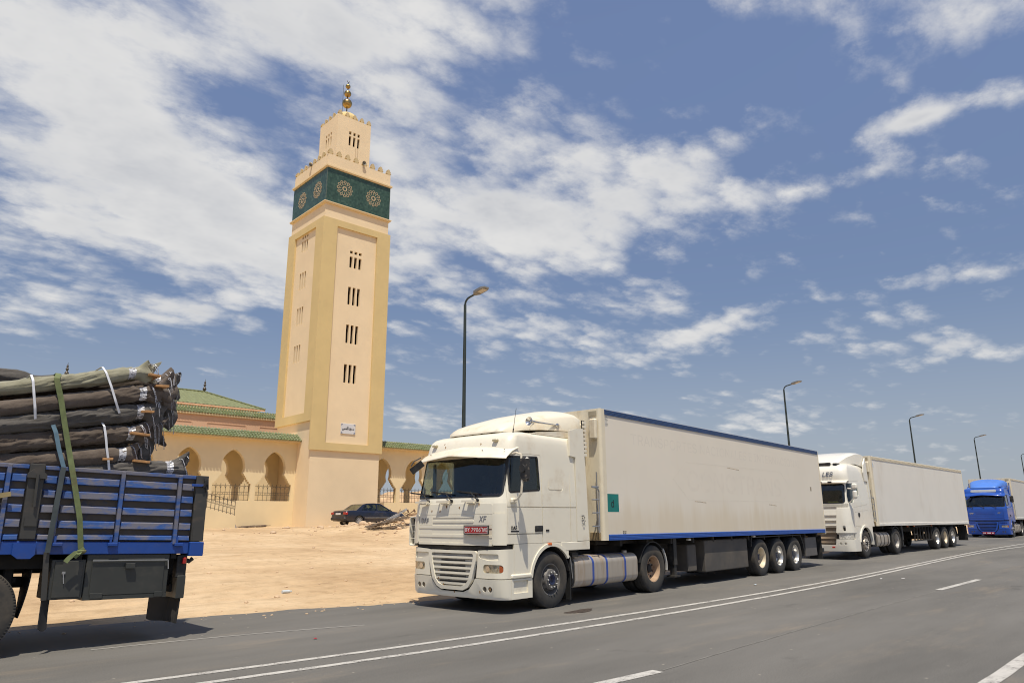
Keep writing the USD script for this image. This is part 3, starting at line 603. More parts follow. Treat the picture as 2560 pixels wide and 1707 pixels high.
arcade('long arcade wall with horseshoe arches and green tiled eave left of the minaret', -22.4, -HB-0.004, [-4.21-2.82*k for k in range(7)], [-4.21-2.82*k for k in range(7)], 0.6)
arcade('arcade wall with horseshoe arches and green tiled eave right of the minaret', HB+0.004, 17.4, [4.28+2.83*k for k in range(5)], [4.28+2.83*k for k in range(5)], 0.6)

# prayer hall behind: upper wall with eave, hipped roof
hall = thing('prayer_hall', 'orange prayer hall with stepped green tiled roofs behind the left arcade', 'building', (TCX, TCY, 0), TYW)
HV = 8.2
obj('wall', cbox(-24.4, 3.4, HV, HV+24, 6.904, 9.6), M_ORANGE, hall, smooth=False)
obj('lower_wall', cbox(-24.4, 3.4, HV-0.02, HV+24, 0.6, 6.9), M_PLASTER, hall, smooth=False)
obj('eave', cbox(-24.5, 3.5, HV-0.14, HV-0.004, 9.42, 9.55), M_TRIM, hall, smooth=False)
tile_eave('u', -24.5, 3.5, HV-0.17, 9.55, 0.62, 0.52, M_ROOF, hall, rows=5)
m = MB()
for k in range(6): 
    x = -22.5+k*4.15; m.add(extrude(sbox(x, 7.4, x+3.1, 8.9).difference(sbox(x+0.06, 7.46, x+3.04, 8.84)), 'y', HV-0.03, HV-0.002))
obj('wall_panel', m, M_ORANGE, hall, smooth=False)
obj('roof_deck', cbox(-24.4, 3.4, HV+0.3, HV+24, 9.604, 10.02), M_TRIM, hall, smooth=False)
obj('upper_wall', cbox(-17.9, -1.3, 9.9, 16.4, 10.024, 10.42), M_ORANGE, hall, smooth=False)
def hip(u0, u1, v0, v1, z0, zt, inset, m, parent, pitch=0.3):
    mb = MB(); vm = (v0+v1)/2; ua, ub = u0+inset, u1-inset
    n = int((u1-u0)/pitch*2)
    us = np.linspace(u0, u1, n+1); S_ = 14
    V = []
    for i, u in enumerate(us):
        s1 = min(1.0, (u-u0)/inset, (u1-u)/inset)
        for s in np.linspace(0, s1, S_+1):
            w = 0.026 if i % 2 else 0.0
            st = 0.016*(1-((s*S_) % 1.0))
            V.append((u, v0+s*(vm-v0), z0+s*(zt-z0)+w+st))
    V = np.array(V); k = S_+1
    F = [(i*k+j, (i+1)*k+j, (i+1)*k+j+1, i*k+j+1) for i in range(n) for j in range(S_)]
    mb.add((V, np.array(F)))
    B = np.array([(u0, v0, z0), (u1, v0, z0), (u1, v1, z0), (u0, v1, z0), (ua, vm, zt), (ub, vm, zt)])
    mb.add((B, np.array([(1, 2, 5), (3, 0, 4)]))); mb.add((B, np.array([(2, 3, 4, 5), (0, 3, 2, 1)])))
    obj('hip_roof', mb, m, parent, smooth=False)
    m2 = MB()
    for a, b in (((u0, v0, z0), (ua, vm, zt)), ((u1, v0, z0), (ub, vm, zt)), ((ua, vm, zt), (ub, vm, zt)), ((u1, v1, z0), (ub, vm, zt)), ((u0, v1, z0), (ua, vm, zt))):
        a, b = np.array(a)+(0, 0, 0.06), np.array(b)+(0, 0, 0.06); L = np.linalg.norm(b-a); q = int(L/0.3)
        for j in range(q): m2.add(tube([a+(b-a)*j/q, a+(b-a)*(j+1.1)/q], [0.085, 0.065], 6))
    obj('ridge_tiles', m2, m, parent, smooth=40)
    return (ua, vm, zt), (ub, vm, zt)
e0, e1 = hip(-18.4, -0.85, 9.4, 16.9, 10.42, 12.0, 3.75, M_ROOF_OLD, hall)
obj('roof_edge', cbox(-18.4, -0.85, 9.4, 9.46, 10.30, 10.416), M_ORANGE, hall, smooth=False)
FIN = [(0, 0), (0.09, 0), (0.06, 0.08), (0.14, 0.2), (0.15, 0.3), (0.08, 0.42), (0.05, 0.48), (0.11, 0.56), (0.11, 0.62), (0.05, 0.7), (0.08, 0.78), (0.07, 0.84), (0.02, 0.95), (0.01, 1.1), (0, 1.1)]
for e in (e0, e1): obj('finial', lathe(FIN, 14, c=e), M_IRON, hall)

# stair wall with its sloping railing in front of the left arcade
rw = thing('ramp_wall', 'low cream ramp wall topped by a sloping iron railing before the left arcade', 'wall', (TCX, TCY, 0), TYW)
obj('wall', extrude(Polygon([(-7.88, 0.4), (-7.88, 1.87), (-9.65, 2.33), (-12.2, 2.95), (-16.0, 2.95), (-16.0, 0.4)]), 'y', -4.0, -3.7), M_PLASTER, rw, smooth=False)
mb = MB(); zt = lambda u: 1.87+(-7.88-u)*0.26
us = np.linspace(-7.92, -12.0, 18)
for u in us: mb.bar((u, -3.85, zt(u)), (u, -3.85, zt(u)+0.98), 0.026, 0.026, up=(0, 1, 0))
for h in (0.1, 0.40, 0.56, 0.84): mb.bar((us[0], -3.85, zt(us[0])+h), (us[-1], -3.85, zt(us[-1])+h), 0.018, 0.022)
for k in range(len(us)-1):
    um = (us[k]+us[k+1])/2; mb.tube([(um+0.1*math.cos(t), -3.85, zt(um)+0.72+0.14*math.sin(t)) for t in np.linspace(0, PI, 7)], 0.009, 5)
    for sgn in (-1, 1): mb.tube([(um+sgn*0.06, -3.85, zt(um)+0.42), (um, -3.85, zt(um)+0.48), (um+sgn*0.06, -3.85, zt(um)+0.54)], 0.009, 5)
obj('railing', mb, M_IRON, rw, smooth=False)

# bare stony rise beyond the right arcade
def rise_z(X, Y):
    P = np.stack([X, Y, 0*X], -1)
    d = pix_dir(1010, 1250); d = d[:2]/np.linalg.norm(d[:2])
    p, q = X*d[0]+Y*d[1]-100.0, -X*d[1]+Y*d[0]
    g = np.exp(-(p/13.0)**2)*np.exp(-(q/17.0)**4)
    return -0.5+g*(5.2+2.0*(fbm(P*0.12, 4, 31)-0.5)+1.8*np.abs(fbm(P*0.5, 4, 33)-0.5))
obj('stony_rise', grid(np.linspace(38, 108, 150), np.linspace(62, 122, 130), rise_z), mat('stony_earth', (0.50, 0.345, 0.205), 0.95, var=0.25, scale=0.9, world=True, dirt=(0.25, 0.15, 0.09), dirt_amt=0.8, dirt_scale=0.35, dirt_stretch=(1, 1, 4), spec=0.1), smooth=True, kind='structure')

# ---------------------------------------------------------------- lorries: shared pieces
DUST = (0.46, 0.36, 0.25)
M_WHITE = mat('cream_white_paint', (0.76, 0.71, 0.58), 0.32, var=0.03, scale=1.2, dirt=(0.50, 0.39, 0.25), dirt_amt=0.40, dirt_scale=1.9, dirt_cut=(0.50, 0.74), coat=0.25)
M_WHITE_RUST = mat('aged_white_paint', (0.76, 0.695, 0.55), 0.38, var=0.04, scale=1.2, dirt=(0.56, 0.40, 0.22), dirt_amt=0.5, dirt_scale=2.2, dirt_cut=(0.48, 0.72), coat=0.15)
M_BLUE = mat('blue_lorry_paint', (0.014, 0.072, 0.36), 0.3, var=0.08, scale=1.5, coat=0.35)
M_BLUE_PALE = mat('sun_bleached_blue', (0.075, 0.20, 0.60), 0.4, var=0.12, scale=1.2, coat=0.15)
M_BLACK = mat('black_plastic', (0.018, 0.018, 0.018), 0.55, var=0.2, dirt=(0.10, 0.085, 0.065), dirt_amt=0.45, dirt_scale=3)
M_CHASSIS = mat('dirty_chassis', (0.022, 0.020, 0.018), 0.8, var=0.3, dirt=(0.075, 0.06, 0.045), dirt_amt=0.6, dirt_scale=2.5)
M_RUBBER = mat('tyre_rubber', (0.032, 0.031, 0.029), 0.85, var=0.2, scale=5, dirt=(0.17, 0.135, 0.095), dirt_amt=0.42, dirt_scale=2.2, dirt_cut=(0.40, 0.75))
M_RIM = mat('rim_paint_grey', (0.36, 0.34, 0.31), 0.5, 0.2, var=0.15, dirt=(0.25, 0.16, 0.09), dirt_amt=0.6, dirt_scale=5)
M_RIM_RUST = mat('rim_rusty', (0.40, 0.27, 0.17), 0.7, 0.0, var=0.25, dirt=(0.20, 0.09, 0.045), dirt_amt=0.7, dirt_scale=6)
M_HUB_BLUE = mat('hub_blue', (0.012, 0.018, 0.055), 0.5, dirt=(0.12, 0.09, 0.07), dirt_amt=0.6, dirt_scale=9)
M_CHROME = mat('dull_chrome', (0.62, 0.60, 0.57), 0.22, 1.0, var=0.1)
M_STEEL = mat('galvanised_steel', (0.42, 0.42, 0.41), 0.42, 0.8, var=0.15)
M_TANK = mat('tank_aluminium', (0.46, 0.41, 0.345), 0.5, 0.45, var=0.08, scale=2, stretch=(4, 1, 0.6), dirt=(0.36, 0.25, 0.15), dirt_amt=0.65, dirt_scale=1.6, dirt_stretch=(2.5, 1, 0.5), dirt_cut=(0.46, 0.66))
M_STRAP_BLUE = mat('strap_blue', (0.035, 0.075, 0.30), 0.6)
M_ORANGE_L = mat('amber_lens', (0.62, 0.13, 0.02), 0.25, coat=0.5)
M_RED_L = mat('red_lens', (0.35, 0.012, 0.012), 0.25, coat=0.5)
M_CLEAR_L = mat('clear_lens', (0.55, 0.52, 0.45), 0.2, coat=0.6, var=0.2, scale=12)
M_LAMP_IN = mat('lamp_reflector', (0.72, 0.69, 0.62), 0.35, 0.35, var=0.4, scale=14)
def reefer_material():
    n = {'tc': ('texture_coordinate', {}), 'p': ('principled_bsdf', {'roughness': 0.5}), 'sx': ('separate_xyz', {}),
         'n1': ('noise_texture', {'scale': 0.8, 'detail': 5.0}), 'r1': ('rgb_ramp', {'ramp': [(0.3, (0.72, 0.657, 0.545)), (0.7, (0.755, 0.69, 0.575))]}),
         'm2': ('mapping', {'mapping_type': 'point', 'scale': (1.6, 1.0, 0.16)}), 'n2': ('noise_texture', {'scale': 1.3, 'detail': 10.0, 'roughness': 0.7}),
         'z': ('map_range', {'range_type': 'smoothstep', 'from_min': 2.35, 'from_max': 1.45, 'to_min': 0.0, 'to_max': 0.42, 'clamp': True}), 'a': ('math', {'math_type': 'add'}),
         'f': ('map_range', {'range_type': 'smoothstep', 'from_min': 0.56, 'from_max': 1.0, 'to_min': 0.0, 'to_max': 0.42, 'clamp': True}), 'x': ('mix_color', {'b': (0.58, 0.46, 0.28)}),
         'n3': ('noise_texture', {'scale': 2.2, 'detail': 8.0, 'roughness': 0.75}), 'f3': ('map_range', {'range_type': 'smoothstep', 'from_min': 0.60, 'from_max': 0.78, 'to_min': 0.0, 'to_max': 0.35, 'clamp': True}), 'x3': ('mix_color', {'b': (0.58, 0.50, 0.39)})}
    l = [('tc.object', 'sx.vector'), ('tc.object', 'n1.vector'), ('n1.fac', 'r1.fac'), ('tc.object', 'm2.vector'), ('m2.vector', 'n2.vector'), ('sx.z', 'z.value'), ('n2.fac', 'a.value1'), ('z.result', 'a.value2'), ('a.value', 'f.value'), ('f.result', 'x.fac'), ('r1.color', 'x.a'),
         ('tc.object', 'n3.vector'), ('n3.fac', 'f3.value'), ('f3.result', 'x3.fac'), ('x.result', 'x3.a'), ('x3.result', 'p.base_color')]
    return usdkit.material(stage, '/World/Looks/reefer_white', n, l, surface='p.BSDF')
M_BODY = reefer_material()
M_CREAM = mat('nose_cream', (0.70, 0.625, 0.47), 0.5, var=0.04, dirt=(0.42, 0.30, 0.17), dirt_amt=0.5, dirt_scale=2.0, dirt_stretch=(1.5, 1.5, 0.5), dirt_cut=(0.5, 0.7))
M_RAIL_BLUE = mat('rail_blue', (0.022, 0.085, 0.34), 0.45, var=0.1)
M_RAIL_DARK = mat('rail_dull_blue', (0.028, 0.065, 0.16), 0.45, var=0.1)
M_SEAT = mat('seat_cloth', (0.045, 0.045, 0.05), 0.9)
M_DASH = mat('dash_grey', (0.085, 0.078, 0.068), 0.7)
M_GLASS = pane_mat('cab_glass', (0.74, 0.79, 0.76))
M_BLACKTXT = mat('letter_black', (0.015, 0.015, 0.017), 0.5)
M_GREYTXT = mat('letter_grey', (0.20, 0.20, 0.21), 0.4)
M_PLATE_RED = mat('plate_red', (0.36, 0.018, 0.022), 0.4)
M_PLATE_WHITE = mat('plate_white', (0.72, 0.70, 0.68), 0.4)

def tyre_prof(r, w, rim):
    h = w/2
    return [(rim, -h*0.80), (rim+0.015, -h*0.92), (rim+0.05, -h*0.98), ((rim+r)/2, -h*1.04), (r-0.05, -h*0.98), (r-0.022, -h*0.90), (r-0.008, -h*0.80), (r, -h*0.55), (r, -h*0.30), (r-0.012, -h*0.28), (r-0.012, -h*0.24), (r, -h*0.22),
            (r, h*0.22), (r-0.012, h*0.24), (r-0.012, h*0.28), (r, h*0.30), (r, h*0.55), (r-0.008, h*0.80), (r-0.022, h*0.90), (r-0.05, h*0.98), ((rim+r)/2, h*1.04), (rim+0.05, h*0.98), (rim+0.015, h*0.92), (rim, h*0.80)]
def wheel(parent, x, y, r=0.52, w=0.31, kind='drive', side=-1, rim_m=None, hub_m=None, lugs=False, label=None, turn=0.0):
    """A lorry wheel: tyre, rim, hub and nuts; the outer face looks along side * y."""
    p = thing('wheel', parent=parent, loc=(x, y, r), rz=turn, label=label)
    k = side; rim = 0.288*r/0.52
    tm = MB(); tm.add(lathe(tyre_prof(r, w, rim), 56, 'y'))
    if lugs:
        for j in range(90):
            a = 2*PI*j/90
            for e in (-1, 1):
                v, f = cbox(-0.0075, 0.0075, -0.04, 0.04, -0.03, 0.002)
                v = v+np.array([0, e*(w/2-0.045), r-0.016]); c, s = math.cos(a+e*0.03), math.sin(a+e*0.03)
                tm.add((np.stack([v[:, 0]*c-v[:, 2]*s, v[:, 1], v[:, 0]*s+v[:, 2]*c], 1), f))
    obj('tyre', tm, M_RUBBER, p, smooth=30)
    rm = rim_m or M_RIM
    fl = k*w*0.40
    if kind == 'steer':
        pr = [(rim+0.012, fl), (rim+0.005, fl+k*0.012), (rim-0.015, fl+k*0.006), (rim-0.03, fl-k*0.04), (rim-0.055, fl-k*0.075), (0.20, fl-k*0.02), (0.185, fl+k*0.03), (0.165, fl+k*0.04), (0.0, fl+k*0.04)]
    else:
        pr = [(rim+0.012, fl), (rim+0.005, fl+k*0.012), (rim-0.015, fl+k*0.004), (rim-0.035, fl-k*0.05), (rim-0.05, fl-k*0.15), (0.205, fl-k*0.165), (0.19, fl-k*0.16), (0.0, fl-k*0.16)]
    obj('rim', lathe(pr if k > 0 else pr, 44, 'y'), rm, p, smooth=32)
    base = fl+(k*0.04 if kind == 'steer' else -k*0.16)
    m = MB()
    for j in range(10):
        a = 2*PI*j/10; m.add(lathe([(0, 0), (0.017, 0), (0.017, 0.03), (0.008, 0.045), (0, 0.045)], 6, 'y'), _T(0.142*math.cos(a), base, 0.142*math.sin(a), k))
    obj('wheel_nuts', m, M_STEEL, p, smooth=False, kind='stuff')
    m = MB()
    for j in range(10):
        a = 2*PI*(j+0.5)/10; rr = 0.213 if kind != 'steer' else 0.196
        b2 = fl-k*0.155 if kind != 'steer' else fl-k*0.004
        m.add(lathe([(0, 0), (0.026, 0), (0.026, 0.008), (0, 0.008)], 12, 'y'), _T(rr*math.cos(a), b2, rr*math.sin(a), k))
    obj('hand_holes', m, M_BLACK, p, smooth=False, kind='stuff')
    hb = [(0.0, 0), (0.105, 0), (0.10, 0.03), (0.085, 0.07), (0.05, 0.085), (0.0, 0.085)] if kind != 'steer' else [(0.0, 0), (0.10, 0), (0.095, 0.012), (0.06, -0.0), (0, 0.0)]
    obj('hub', lathe(hb, 24, 'y', (0, 0, 0)) if k > 0 else lathe([(a_, -b_) for a_, b_ in hb], 24, 'y'), hub_m or M_CHASSIS, p, smooth=32) if False else obj('hub', _shift(lathe([(a_, k*b_) for a_, b_ in hb], 24, 'y'), (0, base+k*0.001, 0)), hub_m or M_CHASSIS, p, smooth=32)
    return p
def _T(x, y, z, k=1):
    T = np.eye(4); T[:3, 3] = (x, y, z); T[1, 1] = k; return T
def _shift(m, d): return (np.asarray(m[0])+np.array(d), m[1])
def inner_wheel(parent, x, y, r=0.52, w=0.30):
    p = thing('wheel', parent=parent, loc=(x, y, r))
    obj('tyre', lathe([(0.28, -w/2)]+tyre_prof(r, w, 0.29)+[(0.28, w/2)], 40, 'y'), M_RUBBER, p, smooth=30)
    obj('rim', lathe([(0.0, 0.02), (0.285, 0.02), (0.285, -0.02), (0, -0.02)], 24, 'y'), M_RIM, p, smooth=30)

def plan(xf, xb, y0, y1, rx, ry, bulge, nc=7, nf=10):
    """Plan outline of a cab at one height: rounded front corners and a slightly bowed front."""
    yc = (y0+y1)/2; P = [(xb, y0)]
    for k in range(nc+1):
        a = PI/2*k/nc; P.append((xf+bulge+rx*(1-math.sin(a)), y0+ry*(1-math.cos(a))))
    hw = (y1-y0)/2-ry
    for k in range(1, nf):
        t = -1+2*k/nf; P.append((xf+bulge*(t*t), yc+t*hw))
    for k in range(nc, -1, -1):
        a = PI/2*k/nc; P.append((xf+bulge+rx*(1-math.sin(a)), y1-ry*(1-math.cos(a))))
    P.append((xb, y1)); return np.array(P)
def loft(rows):
    """Closed solid through outlines of equal point count, [(z, outline)]."""
    n = len(rows[0][1]); V = np.vstack([np.c_[o, np.full(n, z)] for z, o in rows]); F = []
    for i in range(len(rows)-1):
        for j in range(n):
            a, b = i*n+j, i*n+(j+1) % n; F += [(a, a+n, b+n), (a, b+n, b)]
    c0, c1 = len(V), len(V)+1
    V = np.vstack([V, np.r_[rows[0][1].mean(0), rows[0][0]], np.r_[rows[-1][1].mean(0), rows[-1][0]]]); t = (len(rows)-1)*n
    for j in range(n):
        F += [(c0, j, (j+1) % n), (c1, t+(j+1) % n, t+j)]
    return MF((V, np.array(F)))
def ring_arc(cx, cz, r0, r1, a0, a1, n=24):
    a = np.linspace(a0, a1, n)
    return Polygon([(cx+r1*math.cos(t), cz+r1*math.sin(t)) for t in a]+[(cx+r0*math.cos(t), cz+r0*math.sin(t)) for t in a[::-1]])

# ---------------------------------------------------------------- tractor with a tall flat-fronted cab
W0, W1 = 0.03, 2.49
def daf_sections(off=0.0, z0=0.2, z1=3.30, xb=2.14):
    K = [(0.20, -0.05, 0.0), (0.30, -0.12, 0), (0.60, -0.15, 0), (1.15, -0.145, 0), (1.70, -0.14, 0), (1.92, -0.13, 0), (2.02, -0.09, 0), (2.4, -0.005, 0.012), (2.83, 0.07, 0.03), (2.96, 0.095, 0.035), (3.08, 0.13, 0.045), (3.18, 0.18, 0.06), (3.24, 0.25, 0.09), (3.28, 0.36, 0.15), (3.30, 0.55, 0.25)]
    zs = np.array([k[0] for k in K]); rows = []
    for z in np.unique(np.r_[zs[(zs > z0) & (zs < z1)], z0, z1]):
        xf = np.interp(z, zs, [k[1] for k in K]); ins = np.interp(z, zs, [k[2] for k in K])
        rows.append((z, plan(xf-off, xb, W0+ins-off, W1-ins+off, 0.20+off, 0.25+off, 0.035)))
    return loft(rows)
def daf_tractor(root, paint, paint2, blue=False, plate='BY 7906*MD'):
    C = 1.26
    full = daf_sections(); inner = daf_sections(-0.05, 0.1, 3.22, 2.09)
    body = (full ^ MF(cbox(-1, 2.2, -1, 4, 1.204, 4)))-inner
    ws = PR(rrect(0.11, 2.045, 2.41, 2.795, 0.09), 'x', -0.6, 0.34)
    dw = rpoly([(0.10, 2.11), (1.0, 2.17), (0.965, 2.83), (0.13, 2.80)], 0.05)
    wn, wf = PR(dw, 'y', -0.3, 0.25), PR(dw, 'y', 2.3, 2.8)
    body = body-ws-wn-wf
    # recessed panel lines
    g = []
    for x0, z0_, x1, z1_ in ((1.05, 1.2, 1.05, 2.86), (0.05, 2.865, 2.14, 2.885), (1.95, 1.2, 1.95, 3.2), (0.06, 1.375, 1.05, 1.372), (0.05, 1.86, 2.2, 1.866), (0.05, 3.03, 1.9, 3.06), (0.06, 2.93, 1.93, 2.95)):
        for ya, yb in ((-0.1, W0+0.02), (W1-0.02, 2.7)):
            g.append(MF(MB().bar((x0, (ya+yb)/2, z0_), (x1, (ya+yb)/2, z1_), abs(yb-ya), 0.020, up=(0, 0, 1) if abs(x1-x0) > 0.1 else (1, 0, 0)).mesh()))
    body = body-union(g)
    emb = rrect(1.24, 2.18, 1.72, 2.80, 0.06)
    dpoly = rpoly([(0.045, 1.38), (1.04, 1.38), (1.04, 2.855), (0.085, 2.845)], 0.03)
    door_out = PR(dpoly.buffer(0.006), 'y', -0.3, 0.12)
    door_in = PR(dpoly, 'y', -0.3, 0.1)
    door = (body ^ door_in)
    cab = body-door_out
    cab = cab-(PR(emb.difference(emb.buffer(-0.028)), 'y', -0.1, W0+0.014))
    obj('cab', cab, paint, root)
    dn = obj('door', door, paint, root)
    obj('window', (daf_sections(-0.014)-daf_sections(-0.020)) ^ PR(dw.buffer(0.004), 'y', -0.3, 0.2), M_GLASS, dn)
    hm = MB(); hm.box(0.82, 1.06, W0-0.016, W0+0.005, 1.41, 1.52, 0.012); hm.box(0.86, 1.02, W0-0.022, W0-0.017, 1.44, 1.50, 0.004)
    obj('handle', hm, M_BLACK, dn)
    if not blue:
        m = MB(); m.add(place_text('DAF', 0.062, (0.14, W0-0.004, 1.455), (1, 0, 0), (0, 0, 1), bold=True)); m.box(0.14, 0.36, W0-0.005, W0-0.001, 1.415, 1.437)
        obj('lettering', m, M_BLACKTXT, dn, smooth=False)
    seal = MB(); seal.add((daf_sections(0.004)-daf_sections(-0.01)) ^ PR(dw.difference(dw.buffer(-0.03)), 'y', -0.3, 0.2))
    obj('window_seal', seal, M_BLACK, dn)
    obj('far_window', (daf_sections(-0.014)-daf_sections(-0.020)) ^ PR(dw, 'y', 2.3, 2.8), M_GLASS, root)
    wsp = rrect(0.105, 2.04, 2.415, 2.80, 0.09)
    obj('windscreen', (daf_sections(-0.012)-daf_sections(-0.018)) ^ PR(wsp, 'x', -0.6, 0.33), M_GLASS, root)
    obj('windscreen_seal', (daf_sections(0.003)-daf_sections(-0.011)) ^ PR(wsp.difference(wsp.buffer(-0.028)), 'x', -0.6, 0.33), M_BLACK, root)
    # lining, seats, dashboard
    lin = (daf_sections(-0.052, 1.22, 3.2, 2.07)-daf_sections(-0.075, 1.3, 3.15, 2.0))-ws-wn-wf
    obj('cab_lining', lin, M_DASH, root)
    m = MB(); m.box(0.06, 0.62, 0.12, 2.38, 1.55, 2.03, 0.06); m.box(0.10, 0.4, 0.2, 2.3, 2.03, 2.07, 0.02)
    obj('dashboard', m, M_DASH, root)
    for y in (0.65, 1.85):
        m = MB(); m.box(0.85, 1.4, y-0.27, y+0.27, 1.5, 1.75, 0.06); m.box(1.28, 1.45, y-0.26, y+0.26, 1.7, 2.35, 0.06); m.box(1.3, 1.42, y-0.13, y+0.13, 2.36, 2.58, 0.05)
        obj('seat', m, M_SEAT, root)
    th = np.linspace(0, 2*PI, 25)[:-1]
    m = MB(); m.tube([(0.62+0.2*math.cos(t)*0.75, 0.62+0.23*math.sin(t), 2.0-0.12*math.cos(t)) for t in np.r_[th, 0]], 0.017, 6); m.bar((0.4, 0.62, 1.75), (0.62, 0.62, 2.0), 0.05, 0.05)
    obj('steering_wheel', m, M_BLACK, root)
    if not blue:
        m = MB(); m.add(_shift((np.array(trimesh.creation.icosphere(2, 0.13).vertices)*np.array([1, 1.7, 0.45]), trimesh.creation.icosphere(2, 0.13).faces), (0.22, 1.85, 2.09)))
        obj('blue_cloth', m, mat('cloth_blue', (0.02, 0.10, 0.32), 0.9), root, smooth=True)
        m = MB()
        for k in range(11): m.add(_shift((np.array(trimesh.creation.icosphere(1, 0.03).vertices)*np.array([1, 1.3, 1.2]), trimesh.creation.icosphere(1, 0.03).faces), (0.16, 0.28+0.085*k, 2.085)))
        obj('dash_fringe', m, mat('fringe_red_white', (0.30, 0.13, 0.12), 0.9, var=0.7, scale=25), root, kind='stuff')
        m = MB(); m.box(1.0, 1.02, 1.1, 2.35, 2.0, 2.9); m.tube([(0.28, 2.28, 2.75), (0.28, 2.26, 2.4), (0.28, 2.3, 2.2)], 0.02, 6)
        obj('curtain', MB().box(0.3, 0.36, 2.28, 2.36, 2.06, 2.76, 0.02), mat('curtain_grey', (0.25, 0.27, 0.25), 0.9), root)
    # visor
    vis = MB()
    prof = [(-0.27, 2.775), (-0.255, 2.80), (-0.20, 2.84), (-0.10, 2.90), (0.02, 2.955), (0.10, 2.985)]
    nY = 32; V = []
    for y in np.linspace(0.035, 2.485, nY):
        t = (y-C)/1.225; back = 0.24*abs(t)**5; drop = -0.03*abs(t)**4 + 0.035*max(0, 1-abs(t)*1.6)
        for sgn in (0, 1):
            for (x, z) in prof: V.append((x+back+0.05*t*t, y, z+drop*(1 if x < -0.15 else 0.4)+0.03*max(0, 1-abs(t)*1.6)-(0.012 if sgn else 0)))
    V = np.array(V); k = len(prof); F = []
    for i in range(nY-1):
        for s in range(2):
            for j in range(k-1):
                a = i*2*k+s*k+j; q = (a, a+2*k, a+2*k+1, a+1); F.append(q if s == 0 else q[::-1])
        a = i*2*k; F.append((a, a+k, a+3*k, a+2*k)); a2 = a+k-1; F.append((a2, a2+2*k, a2+3*k, a2+k))
    for i in (0, nY-1):
        for j in range(k-1): a = i*2*k+j; F.append((a, a+1, a+k+1, a+k))
    vis.add((V, np.array(F)))
    obj('sun_visor', vis, paint2 if not blue else M_BLUE, root, smooth=40)
    m = MB()
    for y in (0.12, 0.55, 0.9, 1.6, 2.0, 2.4): m.add(lathe([(0, 0), (0.012, 0), (0.012, 0.012), (0, 0.014)], 8, 'z', (-0.10+0.24*abs((y-C)/1.225)**5, y, 2.905)))
    obj('visor_bolts', m, M_BLACK, root, kind='stuff')
    if not blue:
        for y in (0.42, 2.12): obj('marker_lamp', cbox(0.10, 0.18, y-0.06, y+0.06, 3.085, 3.13, 0.012), mat('pale_amber', (0.42, 0.36, 0.22), 0.3, coat=0.5), root)
    else:
        obj('roof_lightbox', (daf_sections(0.02, 3.0, 3.2)-daf_sections(-0.01, 2.9, 3.3)) ^ PR(rrect(0.5, 3.02, 2.0, 3.19, 0.06), 'x', -1, 0.5), mat('light_box_grey', (0.30, 0.33, 0.36), 0.4), root)
    # roof spoiler: narrower at the front, rising to the rear
    rows = []
    for x, y0_, z0_, zs, zc in ((0.36, 0.62, 3.30, 3.325, 3.345), (0.44, 0.52, 3.30, 3.40, 3.43), (0.62, 0.46, 3.31, 3.475, 3.52), (0.95, 0.40, 3.37, 3.57, 3.64), (1.4, 0.33, 3.41, 3.67, 3.77), (1.9, 0.22, 3.42, 3.745, 3.88), (2.3, 0.16, 3.43, 3.785, 3.96), (2.50, 0.14, 3.43, 3.76, 3.95)):
        P = []
        for t in np.linspace(0, 1, 15):   # over the top from near side to far side
            y = y0_+(2.52-2*y0_)*t; s = abs(2*t-1)
            z = zs+(zc-zs)*(1-s**2.2)
            if s > 0.93: z -= (s-0.93)/0.07*min(0.06, (zs-z0_)*0.5)
            P.append((x, y, z))
        P += [(x, 2.52-y0_, z0_), (x, y0_, z0_)]
        rows.append(P)
    n = len(rows[0]); V = np.array(rows).reshape(-1, 3); F = []
    for i in range(len(rows)-1):
        for j in range(n): a, b = i*n+j, i*n+(j+1) % n; F.append((a, b, b+n, a+n))
    tri = [(a, b, c) for a, b, c, d in F]+[(a, c, d) for a, b, c, d in F]
    for e, fl in ((0, 1), ((len(rows)-1)*n, -1)):
        for j in range(1, n-1): tri.append((e, e+j+1, e+j) if fl > 0 else (e, e+j, e+j+1))
    obj('roof_spoiler', (V, np.array(tri)), paint2, root, smooth=40)
    m = MB(); m.add(extrude(Polygon([(0.9, 3.28), (2.46, 3.28), (2.46, 3.405), (1.95, 3.405), (1.2, 3.34)]), 'y', 0.16, 2.36)); obj('spoiler_base', m, paint2, root, smooth=False)
    # side fairings behind the cab, near and far
    for s, ya, yb in ((-1, 0.022, 0.07), (1, 2.45, 2.498)):
        fp = Polygon([(2.155, 1.21), (2.56, 1.21), (2.52, 2.2), (2.47, 3.0), (2.44, 3.50), (2.20, 3.475), (1.97, 3.42), (1.97, 2.90), (2.155, 2.88)])
        m = MB(); m.add(extrude(fp, 'y', ya, yb)); obj('side_fairing', m, paint, root, smooth=False)
        m = MB()
        for k in range(9): m.box(2.445+0.004*k, 2.56, (ya if s < 0 else yb-0.02), (ya+0.02 if s < 0 else yb), 3.60-0.085*k, 3.66-0.085*k)
        obj('vent_slats', m, paint2, root, smooth=False, kind='stuff')
        obj('vent_back', cbox(2.45, 2.53, ya+0.022 if s < 0 else yb-0.05, ya+0.05 if s < 0 else yb-0.022, 2.72, 3.68), M_BLACK, root, smooth=False)
        obj('side_sill', cbox(1.62, 2.58, ya-0.002, yb, 1.035, 1.2, 0.012), paint, root)
